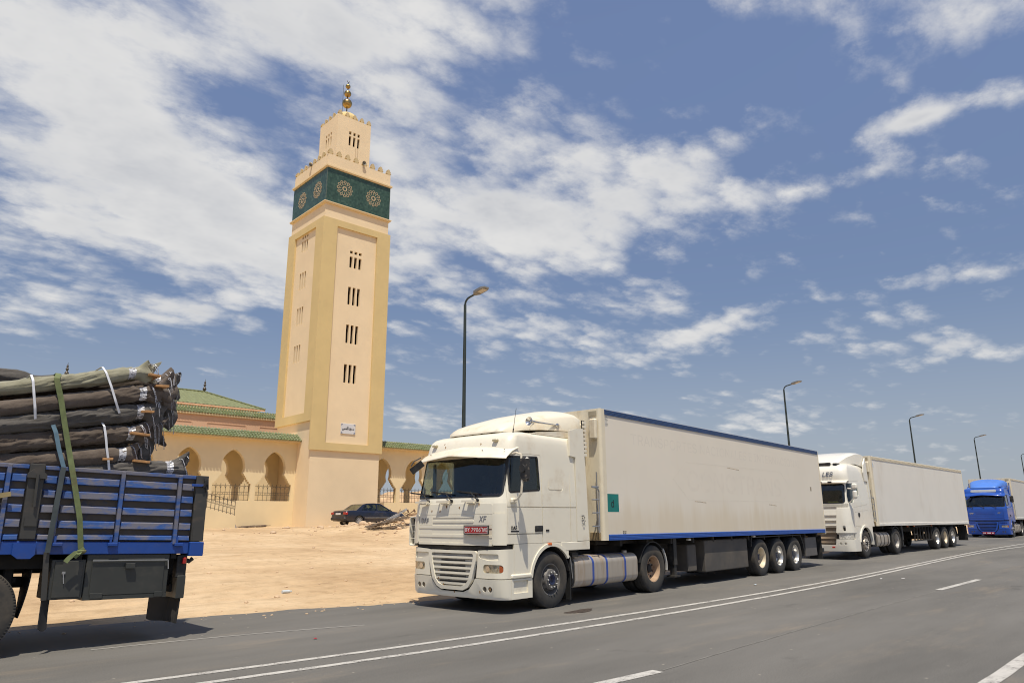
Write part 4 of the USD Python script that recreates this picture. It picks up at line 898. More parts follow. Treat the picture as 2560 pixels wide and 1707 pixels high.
    if not blue:
        m = MB()
        for k, (x, z, w, h) in enumerate(((2.33, 1.70, 0.10, 0.025), (2.38, 1.665, 0.05, 0.03), (2.31, 1.655, 0.035, 0.04), (2.36, 1.625, 0.045, 0.022), (2.40, 1.60, 0.03, 0.03), (2.32, 1.60, 0.045, 0.022))):
            m.add(extrude(Polygon([(x-w/2, z-h/2), (x+w/2, z-h/4), (x+w/2-0.01, z+h/2), (x-w/2+0.015, z+h/3)]), 'y', -0.004, -0.001))
        for k in range(3): m.box(2.335, 2.385, -0.004, -0.001, 1.555-0.018*k, 1.563-0.018*k)
        obj('sticker', m, M_BLACKTXT, root, smooth=False, kind='stuff')
    # front: hood flap, upper grille, corner panels, lower grille, lamps, bumper
    def front(poly, out, inn, x1=0.25): return (daf_sections(out, 0.1, 2.2)-daf_sections(inn, 0.05, 2.3)) ^ PR(poly, 'x', -0.8, x1)
    back = daf_sections(-0.035, 0.45, 2.04, 0.6)-MF(cbox(0.12, 0.7, -1, 4, 0, 3))
    obj('front_backing', back, M_BLACK if blue else M_CHASSIS, root)
    y0_, y1_ = 0.262, 2.258
    obj('hood', front(rpoly([(y0_, 1.735), (y1_, 1.735), (y1_, 1.90), (2.18, 1.935), (0.34, 1.935), (y0_, 1.90)], 0.02), 0.004, -0.03), paint, root)
    obj('cowl', front(rrect(0.06, 1.942, 2.46, 2.035, 0.02), -0.014, -0.045), paint, root)
    gp = M_BLACK if blue else paint
    obj('grille_panel', front(sbox(y0_, 1.172, y1_, 1.727), -0.012, -0.04), gp, root)
    gp = paint
    for za, zb in ((1.585, 1.625), (1.475, 1.525), (1.315, 1.365), (1.172, 1.212)): obj('grille_bar', front(rrect(y0_ if za < 1.5 else 0.72, za, y1_ if za < 1.5 else 1.84, zb, 0.012), 0.010, -0.03), gp, root)
    obj('grille_bar', front(rrect(0.72, 1.672, 1.84, 1.712, 0.012), 0.008, -0.03), gp, root)
    for ya, yb in ((y0_, 0.70), (1.86, y1_)) if not blue else ():
        obj('badge_panel', front(rrect(ya, 1.535, yb, 1.722, 0.008), 0.004, -0.02), gp, root)
        for za, zb in ((1.375, 1.465), (1.215, 1.305)): obj('grille_block', front(rrect(ya, za, yb, zb, 0.008), 0.002, -0.02), gp, root)
    m = MB()
    for za, zb in ((1.628, 1.668), (1.53, 1.58)): m.add(front(sbox(0.80, za, 1.76, zb), -0.008, -0.02))
    obj('grille_slot', m, M_CHASSIS, root, smooth=False, kind='stuff')
    fx = -0.168
    tm = M_GREYTXT if not blue else M_CHROME
    obj('lettering', place_text('DAF', 0.088, (-0.113, 2.20, 1.578), (-0.0155, -0.24, 0), (0, 0, 1), 0.006, bold=True), tm, root, smooth=False)
    obj('lettering', place_text('XF', 0.10, (-0.126, 0.59, 1.60), (0.013, -0.225, 0), (0, 0, 1), 0.007, bold=True, shear=0.22), tm, root, smooth=False)
    for s in (0, 1):
        mir = (lambda p: p) if s == 0 else (lambda p: affinity.scale(p, -1, 1, origin=(C, 0)))
        cp = mir(rrect(-0.2, 1.185, 0.252, 1.74, 0.04))
        obj('corner_panel', (daf_sections(0.022, 0.1, 2.2)-daf_sections(-0.03, 0.05, 2.3)) ^ PR(cp, 'x', -0.8, 0.02), paint, root)
        obj('corner_panel', (daf_sections(0.003, 0.1, 2.2)-daf_sections(-0.03, 0.05, 2.3)) ^ PR(mir(sbox(-0.2, 1.75, 0.252, 1.94)), 'x', -0.8, 0.03), paint, root)
        m = MB()
        for z in (1.29, 1.63): m.add(lathe([(0, 0), (0.013, 0), (0.013, 0.01), (0, 0.012)], 8, 'x', (-0.125, 0.155 if s == 0 else 2.365, z)))
        # lamp housing with a recess above the lamp
        hp = mir(Polygon([(-0.2, 0.605), (0.64, 0.605), (0.62, 0.8), (0.605, 1.085), (0.40, 1.10), (-0.2, 1.12)]))
        lamp = mir(rrect(0.07, 0.70, 0.47, 0.845, 0.05)); intake = mir(rpoly([(0.14, 0.915), (0.36, 0.915), (0.56, 0.955), (0.60, 1.03), (0.14, 1.03)], 0.03))
        house = ((daf_sections(0.0, 0.1, 2.2)-daf_sections(-0.03, 0.05, 2.3)) ^ PR(hp, 'x', -0.8, 0.22))-PR(lamp, 'x', -0.8, 0.3)-PR(intake, 'x', -0.8, 0.3)
        hpath = obj('lamp_housing', house, paint, root)
        obj('recess', (daf_sections(-0.028, 0.1, 2.2)-daf_sections(-0.04, 0.05, 2.3)) ^ PR(intake, 'x', -0.8, 0.3), paint, hpath)
        obj('headlight', (daf_sections(-0.022, 0.1, 2.2)-daf_sections(-0.028, 0.05, 2.3)) ^ PR(lamp, 'x', -0.8, 0.3), M_LAMP_IN, hpath)
        m = MB()
        for y, r in ((0.20, 0.05), (0.36, 0.05)):
            yy = y if s == 0 else 2*C-y
            m.add(lathe([(0, 0), (r, 0), (r*0.8, 0.006), (r*0.4, 0.012), (0, 0.013)], 18, 'x', (-0.125 if y > 0.3 else -0.07, yy, 0.772)), np.diag([1.0, 1, 1, 1]))
        obj('lamp_bulbs', m, M_CHROME, hpath, kind='stuff')
        obj('lens', (daf_sections(-0.004, 0.1, 2.2)-daf_sections(-0.009, 0.05, 2.3)) ^ PR(lamp, 'x', -0.8, 0.3), pane_mat('lamp_lens', (0.92, 0.90, 0.85), 0.08) if 'lamp_lens' not in MATS else MATS['lamp_lens'], hpath)
        obj('indicator', (daf_sections(-0.010, 0.1, 2.2)-daf_sections(-0.018, 0.05, 2.3)) ^ PR(mir(sbox(0.07, 0.715, 0.13, 0.83)), 'x', -0.8, 0.3), M_ORANGE_L, hpath)
        if not blue and s == 1:
            # open air deflector edge on the far corner
            m = MB(); m.add(extrude(rrect(2.43, 1.13, 2.61, 1.70, 0.05).difference(rrect(2.447, 1.15, 2.593, 1.68, 0.04)), 'x', -0.07, 0.06))
            for z in (1.27, 1.40, 1.53): m.box(-0.03, -0.02, 2.445, 2.595, z, z+0.012)
            obj('deflector_shade_plate', cbox(0.03, 0.05, 2.44, 2.60, 1.14, 1.69), M_CHASSIS, root, smooth=False)  # added dark plate, stands for the shade inside the hollow deflector
            obj('air_deflector', m, paint, root, smooth=False)
    U = rpoly([(0.62, 1.08), (1.90, 1.08), (1.885, 0.90), (1.79, 0.56), (1.68, 0.43), (1.55, 0.375), (0.97, 0.375), (0.84, 0.43), (0.73, 0.56), (0.635, 0.90)], 0.05)
    UI = rpoly([(0.69, 1.03), (1.83, 1.03), (1.80, 0.86), (1.70, 0.56), (1.62, 0.48), (1.5, 0.44), (1.02, 0.44), (0.90, 0.48), (0.82, 0.56), (0.72, 0.86)], 0.04)
    obj('grille_surround', (daf_sections(0.028, 0.1, 2.2)-daf_sections(-0.03, 0.05, 2.3)) ^ PR(U.difference(UI), 'x', -0.8, 0.2), paint, root)
    obj('grille_back', (daf_sections(-0.02, 0.1, 2.2)-daf_sections(-0.035, 0.05, 2.3)) ^ PR(UI, 'x', -0.8, 0.2), M_CHASSIS if blue else mat('grille_shade_white', (0.40, 0.385, 0.345), 0.6, dirt=(0.1, 0.08, 0.06), dirt_amt=0.5), root)
    for k in range(6):
        z = 0.485+0.094*k
        sl = sbox(0, z-0.019, 3, z+0.019).intersection(UI.buffer(0.004))
        obj('grille_slat', (daf_sections(0.014, 0.1, 2.2)-daf_sections(-0.03, 0.05, 2.3)) ^ PR(sl, 'x', -0.8, 0.2), paint, root)
        if k < 5:
            m = MB(); m.add((daf_sections(-0.012, 0.1, 2.2)-daf_sections(-0.025, 0.05, 2.3)) ^ PR(sbox(0.9+0.01*k, z+0.026, 1.62-0.01*k, z+0.048), 'x', -0.8, 0.2))
            obj('grille_slot', m, M_CHASSIS, root, smooth=False)
    bp = Polygon([(-0.4, 0.245), (2.9, 0.245), (2.9, 0.592), (1.86, 0.592), (1.80, 0.50), (1.70, 0.40), (1.55, 0.345), (0.97, 0.345), (0.82, 0.40), (0.72, 0.50), (0.66, 0.592), (-0.4, 0.592)]).buffer(0)
    bump = (daf_sections(0.012, 0.2, 2.2)-daf_sections(-0.05, 0.05, 2.3)) ^ PR(bp, 'x', -0.8, 0.72)
    fogs = []
    for s in (0, 1):
        for y in (0.31, 0.44):
            yy = y if s == 0 else 2*C-y; fogs.append(MF(lathe([(0, -0.5), (0.048, -0.5), (0.048, 0.1), (0, 0.1)], 20, 'x', (0, yy, 0.42))))
    rec = MF(cbox(0.20, 0.60, -0.2, 0.045, 0.345, 0.56)); rec2 = MF(cbox(0.20, 0.60, 2.47, 2.8, 0.345, 0.56))
    bump = bump-union(fogs)-rec-rec2-MF(cbox(0.13, 0.137, -1, 0.2, 0, 1))
    bpath = obj('bumper', bump, paint, root)
    for ya, yb in ((0.046, 0.056), (2.464, 2.474)): obj('step_recess', cbox(0.19, 0.61, ya, yb, 0.33, 0.58), paint, bpath, smooth=False)
    for s in (0, 1):
        for y in (0.31, 0.44):
            yy = y if s == 0 else 2*C-y
            obj('fog_lamp', lathe([(0, 0), (0.047, 0), (0.047, 0.01), (0.03, 0.02), (0, 0.03)], 18, 'x', (-0.10, yy, 0.42)), mat('fog_lens', (0.10, 0.085, 0.065), 0.15, coat=0.6, var=0.3, scale=20), bpath)
    # number plate
    if not blue:
        pp = thing('number_plate', parent=root)
        obj('plate', cbox(fx-0.022, fx-0.006, 0.30, 0.905, 1.385, 1.525, 0.004), M_PLATE_RED, pp)
        obj('plate_frame', extrude(sbox(0.285, 1.372, 0.92, 1.536).difference(sbox(0.302, 1.388, 0.903, 1.522)), 'x', fx-0.026, fx-0.002), M_BLACK, pp, smooth=False)
        m = MB(); m.add(place_text('BY 7906', 0.072, (fx-0.0225, 0.885, 1.42), (0, -1, 0), (0, 0, 1), 0.003)); m.add(place_text('MD', 0.072, (fx-0.0225, 0.44, 1.42), (0, -1, 0), (0, 0, 1), 0.003))
        m.add(place_text('*', 0.05, (fx-0.0225, 0.485, 1.45), (0, -1, 0), (0, 0, 1), 0.003)); m.add(extrude(sbox(0.306, 1.392, 0.899, 1.518).difference(sbox(0.311, 1.397, 0.894, 1.513)), 'x', fx-0.0245, fx-0.0222))
        obj('lettering', m, M_PLATE_WHITE, pp, smooth=False)
    else:
        pp = thing('number_plate', parent=root)
        obj('plate', cbox(fx-0.03, fx-0.012, 0.92, 1.60, 0.27, 0.40, 0.004), M_PLATE_RED, pp)
        m = MB()
        for a, b in ((1.56, 1.49), (1.47, 1.41), (1.34, 1.12), (1.06, 0.97)): m.box(fx-0.033, fx-0.0305, b, a, 0.305, 0.365)
        obj('lettering', m, M_PLATE_WHITE, pp, smooth=False)
    # wipers, step brackets
    for y in (0.62, 1.32, 1.98):
        m = MB(); m.tube([(-0.135, y, 1.985), (-0.13, y+0.06, 2.03), (-0.085, y+0.24, 2.15)], 0.011, 6); m.bar((-0.098, y+0.02, 2.11), (-0.075, y+0.62, 2.17), 0.016, 0.028)
        m.add(lathe([(0, 0), (0.03, 0), (0.03, 0.03), (0, 0.035)], 10, 'x', (-0.15, y, 1.985)))
        obj('wiper', m, M_BLACK, root)
    if not blue:
        for y in (0.80, 1.50, 2.12):
            m = MB(); m.bar((-0.20, y-0.17, 1.975), (-0.20, y+0.17, 1.975), 0.03, 0.035); m.bar((-0.2, y-0.15, 1.975), (-0.12, y-0.15, 1.975), 0.03, 0.03); m.bar((-0.2, y+0.15, 1.975), (-0.12, y+0.15, 1.975), 0.03, 0.03); m.box(-0.19, -0.12, y-0.11, y+0.06, 1.925, 1.95, 0.006)
            obj('grab_step', m, M_WHITE_RUST, root)
    # near side panel below the cab, wheel arch and fender
    side = Polygon([(0.0, 0.60), (0.70, 0.60), (0.70, 0.63)]+[(1.32+0.645*math.cos(t), 0.53+0.60*math.sin(t)) for t in np.linspace(PI-0.18, 0.62, 18)]+[(1.86, 1.03), (1.86, 1.198), (0.0, 1.198)])
    for ya, yb in ((W0-0.004, W0+0.03), (W1-0.03, W1+0.004)):
        m = MB(); m.add(PR(side, 'y', ya, yb) ^ MF(cbox(0.225, 3, -1, 4, 0, 3)))
        obj('side_panel', m, paint, root, smooth=False)
        lip = ring_arc(1.32, 0.53, 0.60, 0.665, 0.62, PI-0.1)
        obj('wheel_arch_lip', extrude(lip, 'y', ya-0.02 if ya < 1 else ya, yb if ya < 1 else yb+0.02), paint, root)
        obj('step', cbox(0.14, 0.70, ya-0.03 if ya < 1 else yb-0.04, ya+0.04 if ya < 1 else yb+0.03, 0.60, 0.675, 0.02), paint, root)
    obj('arch_liner', extrude(ring_arc(1.32, 0.53, 0.585, 0.605, 0.2, PI-0.05), 'y', W0+0.02, 0.5), M_CHASSIS, root)
    obj('arch_liner', extrude(ring_arc(1.32, 0.53, 0.585, 0.605, 0.2, PI-0.05), 'y', 2.0, W1-0.02), M_CHASSIS, root)
    if not blue: obj('side_marker', cbox(1.18, 1.31, W0-0.028, W0-0.004, 1.145, 1.20, 0.01), M_ORANGE_L, root)
    m = MB(); m.box(1.155, 1.25, W0-0.008, W0+0.004, 1.41, 1.445)
    obj('badge', m, M_BLACK, root, smooth=False)
    # mirrors
    m = MB()
    m.tube([(0.20, W0+0.01, 2.83), (0.15, -0.10, 2.84), (0.13, -0.24, 2.80), (0.13, -0.26, 2.6), (0.13, -0.255, 2.25), (0.13, -0.235, 2.10), (0.15, -0.13, 2.0), (0.20, W0+0.01, 1.985)], 0.022, 8)
    m.box(0.12, 0.28, W0-0.05, W0+0.01, 1.93, 2.02, 0.02)
    mp = obj('mirror_arm', m, paint2, root)
    obj('mirror', cbox(0.10, 0.22, -0.41, -0.20, 2.31, 2.76, 0.045), mat('scuffed_black', (0.022, 0.021, 0.02), 0.35, var=0.5, scale=14, dirt=(0.16, 0.13, 0.1), dirt_amt=0.8, dirt_scale=11, dirt_cut=(0.54, 0.62)), mp)
    m = MB(); m.add(lathe([(0, 0), (0.07, 0), (0.075, 0.02), (0.04, 0.03), (0, 0.03)], 16, 'x', (0.075, -0.30, 2.54))); obj('mirror_hub', m, M_BLACK, mp)
    m = MB(); m.tube([(0.05, 2.42, 2.84), (-0.16, 2.48, 2.80), (-0.28, 2.46, 2.70)], 0.016, 6); m.box(-0.38, -0.16, 2.36, 2.60, 2.60, 2.66, 0.02)
    m = MB(); m.tube([(0.0, 2.40, 2.88), (-0.16, 2.42, 2.80), (-0.24, 2.42, 2.70)], 0.012, 6); m.bar((-0.26, 2.04, 2.74), (-0.36, 2.26, 2.57), 0.13, 0.035, up=(0.9, 0, 0.5))
    obj('ramp_mirror', m, M_BLACK if not blue else M_BLUE, root)
    m = MB(); m.tube([(0.13, W1, 2.83), (0.11, 2.74, 2.80), (0.11, 2.77, 2.2), (0.18, W1, 2.0)], 0.02, 8); m.box(0.10, 0.22, 2.68, 2.90, 2.31, 2.76, 0.045)
    if blue: obj('far_mirror', m, M_BLACK, root)
    # horn and aerial
    if not blue:
        m = MB()
        h = lathe([(0.0, 0.04), (0.03, 0.05), (0.085, 0.0), (0.088, 0.012), (0.05, 0.06), (0.03, 0.12), (0.018, 0.25), (0.014, 0.86), (0.03, 0.87), (0.045, 0.91), (0.03, 0.96), (0, 0.97)], 20, 'x', (0.92, 0.24, 3.535))
        m.add(h); m.bar((1.1, 0.24, 3.52), (1.1, 0.36, 3.44), 0.02, 0.02); m.bar((1.7, 0.24, 3.53), (1.7, 0.3, 3.47), 0.02, 0.02)
        obj('air_horn', m, M_CHROME, root)
        m = MB(); m.tube([(0.42, 0.22, 3.24), (0.44, 0.22, 3.34)], 0.012, 6); m.tube([(0.44, 0.22, 3.34), (0.50, 0.2, 3.74)], [0.006, 0.004], 5)
        obj('aerial', m, M_BLACK, root)
    # chassis, tank, mudguards, wheels
    m = MB()
    for y in (0.80, 1.62): m.box(0.5, 6.0, y, y+0.09, 0.68, 0.96)
    m.box(0.2, 2.1, 0.72, 1.80, 0.55, 1.19, 0.05); m.box(1.2, 1.42, 0.3, 2.2, 0.42, 0.58, 0.03); m.box(5.0, 5.24, 0.5, 2.0, 0.40, 0.64, 0.05); m.box(2.3, 2.42, 0.5, 2.0, 0.7, 0.95); m.box(4.7, 5.6, 0.72, 1.80, 0.97, 1.10, 0.03); m.box(0.0, 0.5, 0.3, 2.2, 0.30, 0.5, 0.03)
    m.box(2.2, 3.2, 0.9, 1.6, 0.5, 0.7, 0.05); m.box(3.4, 3.5, 0.5, 2.0, 0.6, 0.9); m.box(2.0, 2.2, 0.05, 0.75, 0.90, 0.98); m.box(0.05, 1.0, 0.08, 0.7, 0.62, 1.18); m.box(0.05, 1.0, 1.8, 2.44, 0.62, 1.18)
    obj('chassis_frame', m, M_CHASSIS, root, smooth=False)
    for ya, yb in ((0.06, 0.66), (1.86, 2.44)):
        tank = PR(rrect(ya, 0.30, yb, 0.90, 0.16), 'x', 2.10, 4.42)
        tp = obj('fuel_tank', tank, M_TANK, root)
        for x in (2.72, 3.22, 3.92):
            st = rrect(ya-0.006, 0.294, yb+0.006, 0.906, 0.165).difference(rrect(ya, 0.30, yb, 0.90, 0.16))
            obj('tank_strap', extrude(st, 'x', x-0.03, x+0.03), M_STRAP_BLUE if not blue else M_CHASSIS, tp)
        obj('tank_cap', lathe([(0, 0), (0.06, 0), (0.06, 0.05), (0.05, 0.06), (0, 0.06)], 16, 'z', (4.2, (ya+yb)/2-0.1, 0.895)), M_TANK, tp)
    obj('tank_end_plate', MB().add(extrude(rrect(0.07, 0.34, 0.60, 0.86, 0.14), 'x', 2.0, 2.09)), M_BLACK, root)
    for ya, yb in ((0.06, 0.46), (2.06, 2.46)): obj('mudflap', cbox(1.93, 1.955, ya, yb, 0.10, 0.92, 0.004), M_BLACK, root, smooth=False)
    m = MB(); m.tube([(1.955, 0.07, 0.92), (2.02, 0.07, 0.5)], 0.012, 6); obj('mudflap_stay', m, M_STEEL, root)
    for ya, yb in ((0.08, 0.66), (1.86, 2.44)):
        obj('mudguard', extrude(ring_arc(5.14, 0.53, 0.575, 0.595, 0.75, PI-0.25), 'y', ya, yb), M_BLACK, root)
        obj('mudguard', extrude(ring_arc(5.14, 0.53, 0.60, 0.64, -0.12, 0.72), 'y', ya, ya+0.04), mat('pale_edge', (0.45, 0.43, 0.39), 0.6), root)
    wheel(root, 1.32, 0.045+0.155, kind='steer', rim_m=mat('rim_dark', (0.15, 0.14, 0.13), 0.5, 0.2, var=0.25, scale=9, dirt=(0.30, 0.25, 0.18), dirt_amt=0.5, dirt_scale=7), hub_m=M_HUB_BLUE if not blue else M_CHASSIS); wheel(root, 1.32, 2.47-0.155, kind='steer', side=1)
    for sgn, yo, yi in ((-1, 0.065+0.155, 0.565), (1, 2.455-0.155, 1.955)):
        wheel(root, 5.136, yo, kind='drive', side=sgn, rim_m=M_RIM_RUST if not blue else M_RIM); inner_wheel(root, 5.136, yi)

# ---------------------------------------------------------------- refrigerated semi-trailer
def rail(x0, x1, y, z0, z1, s, n=4):
    """Ribbed edge rail."""
    h = (z1-z0); P = [(0.0, z0)]
    for k in range(n):
        a = z0+h*k/n; P += [(0.016, a+0.005), (0.016, a+h/n-0.014), (0.008, a+h/n-0.006)]
    P += [(0.0, z1)]; P = [(y+s*(a if a else -0.004), b) for a, b in P]
    return extrude(Polygon(P).buffer(0), 'x', x0, x1)
def reefer(root, x0, L, zb, body, post, top_m, bot_m, a3, zt=4.0, rims=(None, None, None), lower='box', nose_units=True, toolbox=True):
    D = 0.0045
    def dz(m):
        v = np.asarray(m.vertices if hasattr(m, 'vertices') else m[0], float).copy(); v[:, 2] -= D*(v[:, 0]-x0); return (v, m.faces if hasattr(m, 'faces') else m[1])
    bx = lambda *a, b=0.0: dz(_tm(cbox(*a, b)))
    Wd = 2.56; x1 = x0+L
    nose = PR(rpoly([(x0-0.06, 0.0), (x1, 0.0), (x1, Wd), (x0-0.06, Wd)], 0.07), 'z', zb, zt) ^ MF(cbox(x0-0.2, x0+0.12, -1, 4, 0, 5))
    obj('nose', dz(MB().add(nose).mesh()), post, root)
    obj('box_body', bx(x0+0.122, x1-0.08, 0.006, Wd-0.006, zb+0.02, zt-0.012), body, root, smooth=False)
    obj('rear_frame', bx(x1-0.078, x1, 0.0, Wd, zb-0.05, zt, b=0.012), post, root)
    for s, y in ((-1, 0.004), (1, Wd-0.004)):
        obj('top_rail', dz(rail(x0+0.11, x1-0.079, y, zt-0.125, zt, s)), top_m, root, smooth=False)
        obj('bottom_rail', dz(rail(x0+0.13, x1-0.079, y, zb, zb+0.125, s)), bot_m, root, smooth=False)
    obj('roof_edge', bx(x0-0.02, x1, 0.03, Wd-0.03, zt+0.002, zt+0.012), post, root, smooth=False)
    if nose_units:
        m = MB(); m.box(x0-0.42, x0-0.062, 0.45, 2.11, 2.25, 3.72, 0.06); up = obj('cooling_unit', m, post, root)
        m = MB()
        for k in range(9): m.box(x0-0.425, x0-0.40, 0.6, 1.96, 2.45+0.12*k, 2.51+0.12*k)
        obj('unit_grille', m, M_BLACK, up, smooth=False, kind='stuff')
        obj('nose_box', cbox(x0-0.17, x0-0.062, 0.06, 0.24, 3.33, 3.78, 0.03), post, root)
        obj('nose_plate', cbox(x0-0.075, x0-0.061, 0.09, 0.30, 3.84, 3.96, 0.004), mat('dusty_grey', (0.34, 0.29, 0.20), 0.7, var=0.3), root)
        obj('nose_corner_plate', cbox(x0-0.085, x0-0.061, 0.07, 0.34, zb+0.01, zb+0.17, 0.005), mat('rusty_plate', (0.30, 0.22, 0.12), 0.8, var=0.4, scale=8), root)
        m = MB()
        m.tube([(x0-0.12, 0.10, 1.40), (x0-0.12, 0.10, 2.62)], 0.014, 6)
        for y in (0.08,): m.tube([(x0-0.24, -0.02, 1.35), (x0-0.22, -0.02, 2.2), (x0-0.26, -0.02, 2.27), (x0-0.48, -0.02, 2.29)], 0.016, 8)
        for k in range(4): m.tube([(x0-0.48, -0.02, 1.49+0.27*k), (x0-0.225, -0.02, 1.49+0.27*k)], 0.014, 6)
        obj('ladder', m, M_STEEL, root)
        m = MB()
        for k in range(3):
            t = np.linspace(0, 1, 20); m.tube(np.stack([x0-0.10-0.35*t-0.04*np.sin(t*9+k), 0.75+0.15*k+0*t, 1.9-1.0*t+0.9*(t-0.5)**2-0.5*np.sin(PI*t)*0.6], 1), 0.016, 6)
        obj('air_hoses', m, M_BLACK, root)
    # underframe
    m = MB()
    for y in (0.72, 1.72): m.add(bx(x0+0.6, x1-0.1, y, y+0.12, zb-0.30, zb-0.002))
    for k in range(12): m.add(bx(x0+0.7+k*1.1, x0+0.78+k*1.1, 0.1, Wd-0.1, zb-0.13, zb-0.004))
    m.add(bx(x0+0.2, x0+2.6, 0.4, 2.1, zb-0.10, zb-0.006))
    for k in range(3): m.box(a3+1.31*k-0.06, a3+1.31*k+0.06, 0.3, 2.2, 0.44, 0.58)
    for k in range(3):
        for y in (0.72, 1.72): m.box(a3+1.31*k-0.5, a3+1.31*k+0.1, y, y+0.1, 0.55, zb-0.25)
    m.add(bx(a3-0.8, a3+3.4, 0.50, 0.56, zb-0.32, zb-0.05))
    obj('underframe', m, M_CHASSIS, root, smooth=False)
    for y in (0.12, Wd-0.28):
        m = MB(); m.box(x0+3.05, x0+3.20, y, y+0.16, 0.55, zb-0.03); m.box(x0+3.07, x0+3.18, y+0.02, y+0.14, 0.30, 0.6); m.box(x0+2.98, x0+3.27, y-0.03, y+0.19, 0.27, 0.31)
        obj('landing_leg', m, M_BLACK, root, smooth=False)
    if lower == 'box':
        m = mat('pallet_box_grey', (0.075, 0.068, 0.06), 0.7, var=0.12, dirt=(0.17, 0.14, 0.105), dirt_amt=0.55, dirt_scale=1.1, dirt_cut=(0.4, 0.75))
        obj('pallet_box', cbox(x0+4.62, x0+7.20, 0.10, 2.4, 0.30, zb-0.11, 0.02), m, root)
        obj('side_box', cbox(x0+3.85, x0+4.30, 0.18, 1.2, 0.35, zb-0.20, 0.02), m, root)
        wheel(root, x0+4.0, 1.3, r=0.5, w=0.28, kind='drive')
        for x in (x0+3.72, x0+7.58): obj('marker_lamp', cbox(x-0.06, x+0.06, 0.02, 0.10, zb-0.09, zb-0.04, 0.01), M_CLEAR_L, root)
    else:
        m = MB()
        for x in np.linspace(x0+4.6, x0+7.05, 7): m.bar((x, 0.10, 0.47), (x, 0.10, 1.08), 0.05, 0.05, up=(0, 1, 0))
        for z in (0.47, 1.08): m.bar((x0+4.6, 0.10, z), (x0+7.05, 0.10, z), 0.05, 0.05)
        m.bar((x0+4.55, 0.10, 0.75), (x0+4.95, 0.10, 0.75), 0.05, 0.05)
        obj('spare_rack', m, M_CHASSIS, root, smooth=False)
        for x in (x0+3.72, x0+4.6, x0+7.1): obj('marker_lamp', cbox(x-0.05, x+0.05, 0.04, 0.10, zb-0.09, zb-0.05, 0.01), M_ORANGE_L, root)
    obj('mudguard', extrude(unary_union([sbox(a3-0.62, 1.085, a3+3.15, 1.11), Polygon([(a3+3.15, 1.11), (a3+3.35, 0.80), (a3+3.40, 0.50), (a3+3.37, 0.50), (a3+3.32, 0.80), (a3+3.12, 1.085)]), Polygon([(a3-0.62, 1.11), (a3-0.70, 0.85), (a3-0.67, 0.85), (a3-0.6, 1.085)])]), 'y', 0.06, 0.48), M_BLACK, root, smooth=False)
    if toolbox:
        obj('tool_box', cbox(x1-1.75, x1-0.72, 0.12, 0.8, 0.40, 1.0, 0.015), mat('tool_box_grey', (0.12, 0.11, 0.10), 0.6, var=0.1), root)
    obj('rear_bumper', cbox(x1-0.2, x1-0.08, 0.1, 2.4, 0.48, 0.62, 0.01), M_BLACK, root)
    obj('rear_mudflap', cbox(x1-0.42, x1-0.39, 0.06, 0.5, 0.28, 1.05), M_BLACK, root, smooth=False)
    for k in range(3):
        wheel(root, a3+1.31*k, 0.05+0.18, w=0.36, kind='trailer', side=-1, rim_m=rims[k], hub_m=M_HUB_BLUE if k < 3 else None); wheel(root, a3+1.31*k, Wd-0.05-0.18, w=0.36, kind='trailer', side=1)
def _tm(q): return q if hasattr(q, 'vertices') else trimesh.Trimesh(q[0], q[1], process=False)

M_RIM_ALU = mat('rim_polished', (0.66, 0.64, 0.60), 0.28, 0.85, var=0.1)
M_RIM_CREAM = mat('rim_cream', (0.66, 0.56, 0.40), 0.5, 0.1, var=0.15)
T1 = thing('articulated_lorry', 'nearest lorry, cream white cab and long white refrigerated trailer with blue edge rails', 'lorry', (9.46, 9.42, 0), 0.0496, group='articulated lorries queued along the road')
daf_tractor(T1, M_WHITE, M_WHITE_RUST)
reefer(T1, 3.12, 13.5, 1.19, M_BODY, M_CREAM, M_RAIL_DARK, M_RAIL_BLUE, 11.19, rims=(M_RIM_CREAM, M_RIM_ALU, M_RIM_ALU))
# rust chips on the cab front
m_rust = mat('rust_chip', (0.30, 0.17, 0.07), 0.85, var=0.4, scale=30)
rr = random.Random(12)
for k in range(16):
    y, z = (rr.uniform(0.3, 2.2), rr.choice((rr.uniform(1.76, 1.92), rr.uniform(3.0, 3.16), rr.uniform(0.3, 0.56), rr.uniform(0.62, 0.7))))
    pts = [(y+0.016*rr.uniform(.4, 1.3)*math.cos(t), z+0.022*rr.uniform(.4, 1.4)*math.sin(t)) for t in np.linspace(0, 2*PI, 8)[:-1]]
    o_ = 0.0065 if 1.7 < z < 2 else (0.0145 if z < 0.6 else 0.0025)
    try: obj('rust_chip', (daf_sections(o_, 0.1, 3.25)-daf_sections(o_-0.004, 0.05, 3.28)) ^ PR(Polygon(pts).buffer(0.002), 'x', -0.8, 0.4), m_rust, T1, smooth=False)
    except Exception: pass
# markings on the trailer side
def sheet(poly, y, m, name, parent): return obj(name, extrude(poly, 'y', y-0.0006, y), m, parent, smooth=False)
pz = lambda x: -0.0045*(x-3.12)
sg = thing('letter_sign', parent=T1, label='teal square sign with a black letter d')
sheet(Polygon([(3.18, 1.785), (3.68, 1.785), (3.68, 2.165), (3.18, 2.165)]), 0.005, mat('teal_sign', (0.0, 0.17, 0.145), 0.5, dirt=(0.25, 0.16, 0.10), dirt_amt=0.8, dirt_scale=2.2, dirt_stretch=(7, 1, 1.5), dirt_cut=(0.60, 0.66)), 'board', sg)
obj('lettering', place_text('d', 0.155, (3.37, 0.003, 1.885), (1, 0, 0), (0, 0, 1), 0.002, bold=False), M_BLACKTXT, sg, smooth=False)
st = thing('data_sticker', parent=T1)
sheet(sbox(3.145, 3.63, 3.345, 3.855), 0.005, mat('sticker_grey', (0.56, 0.53, 0.46), 0.5), 'sheet', st)
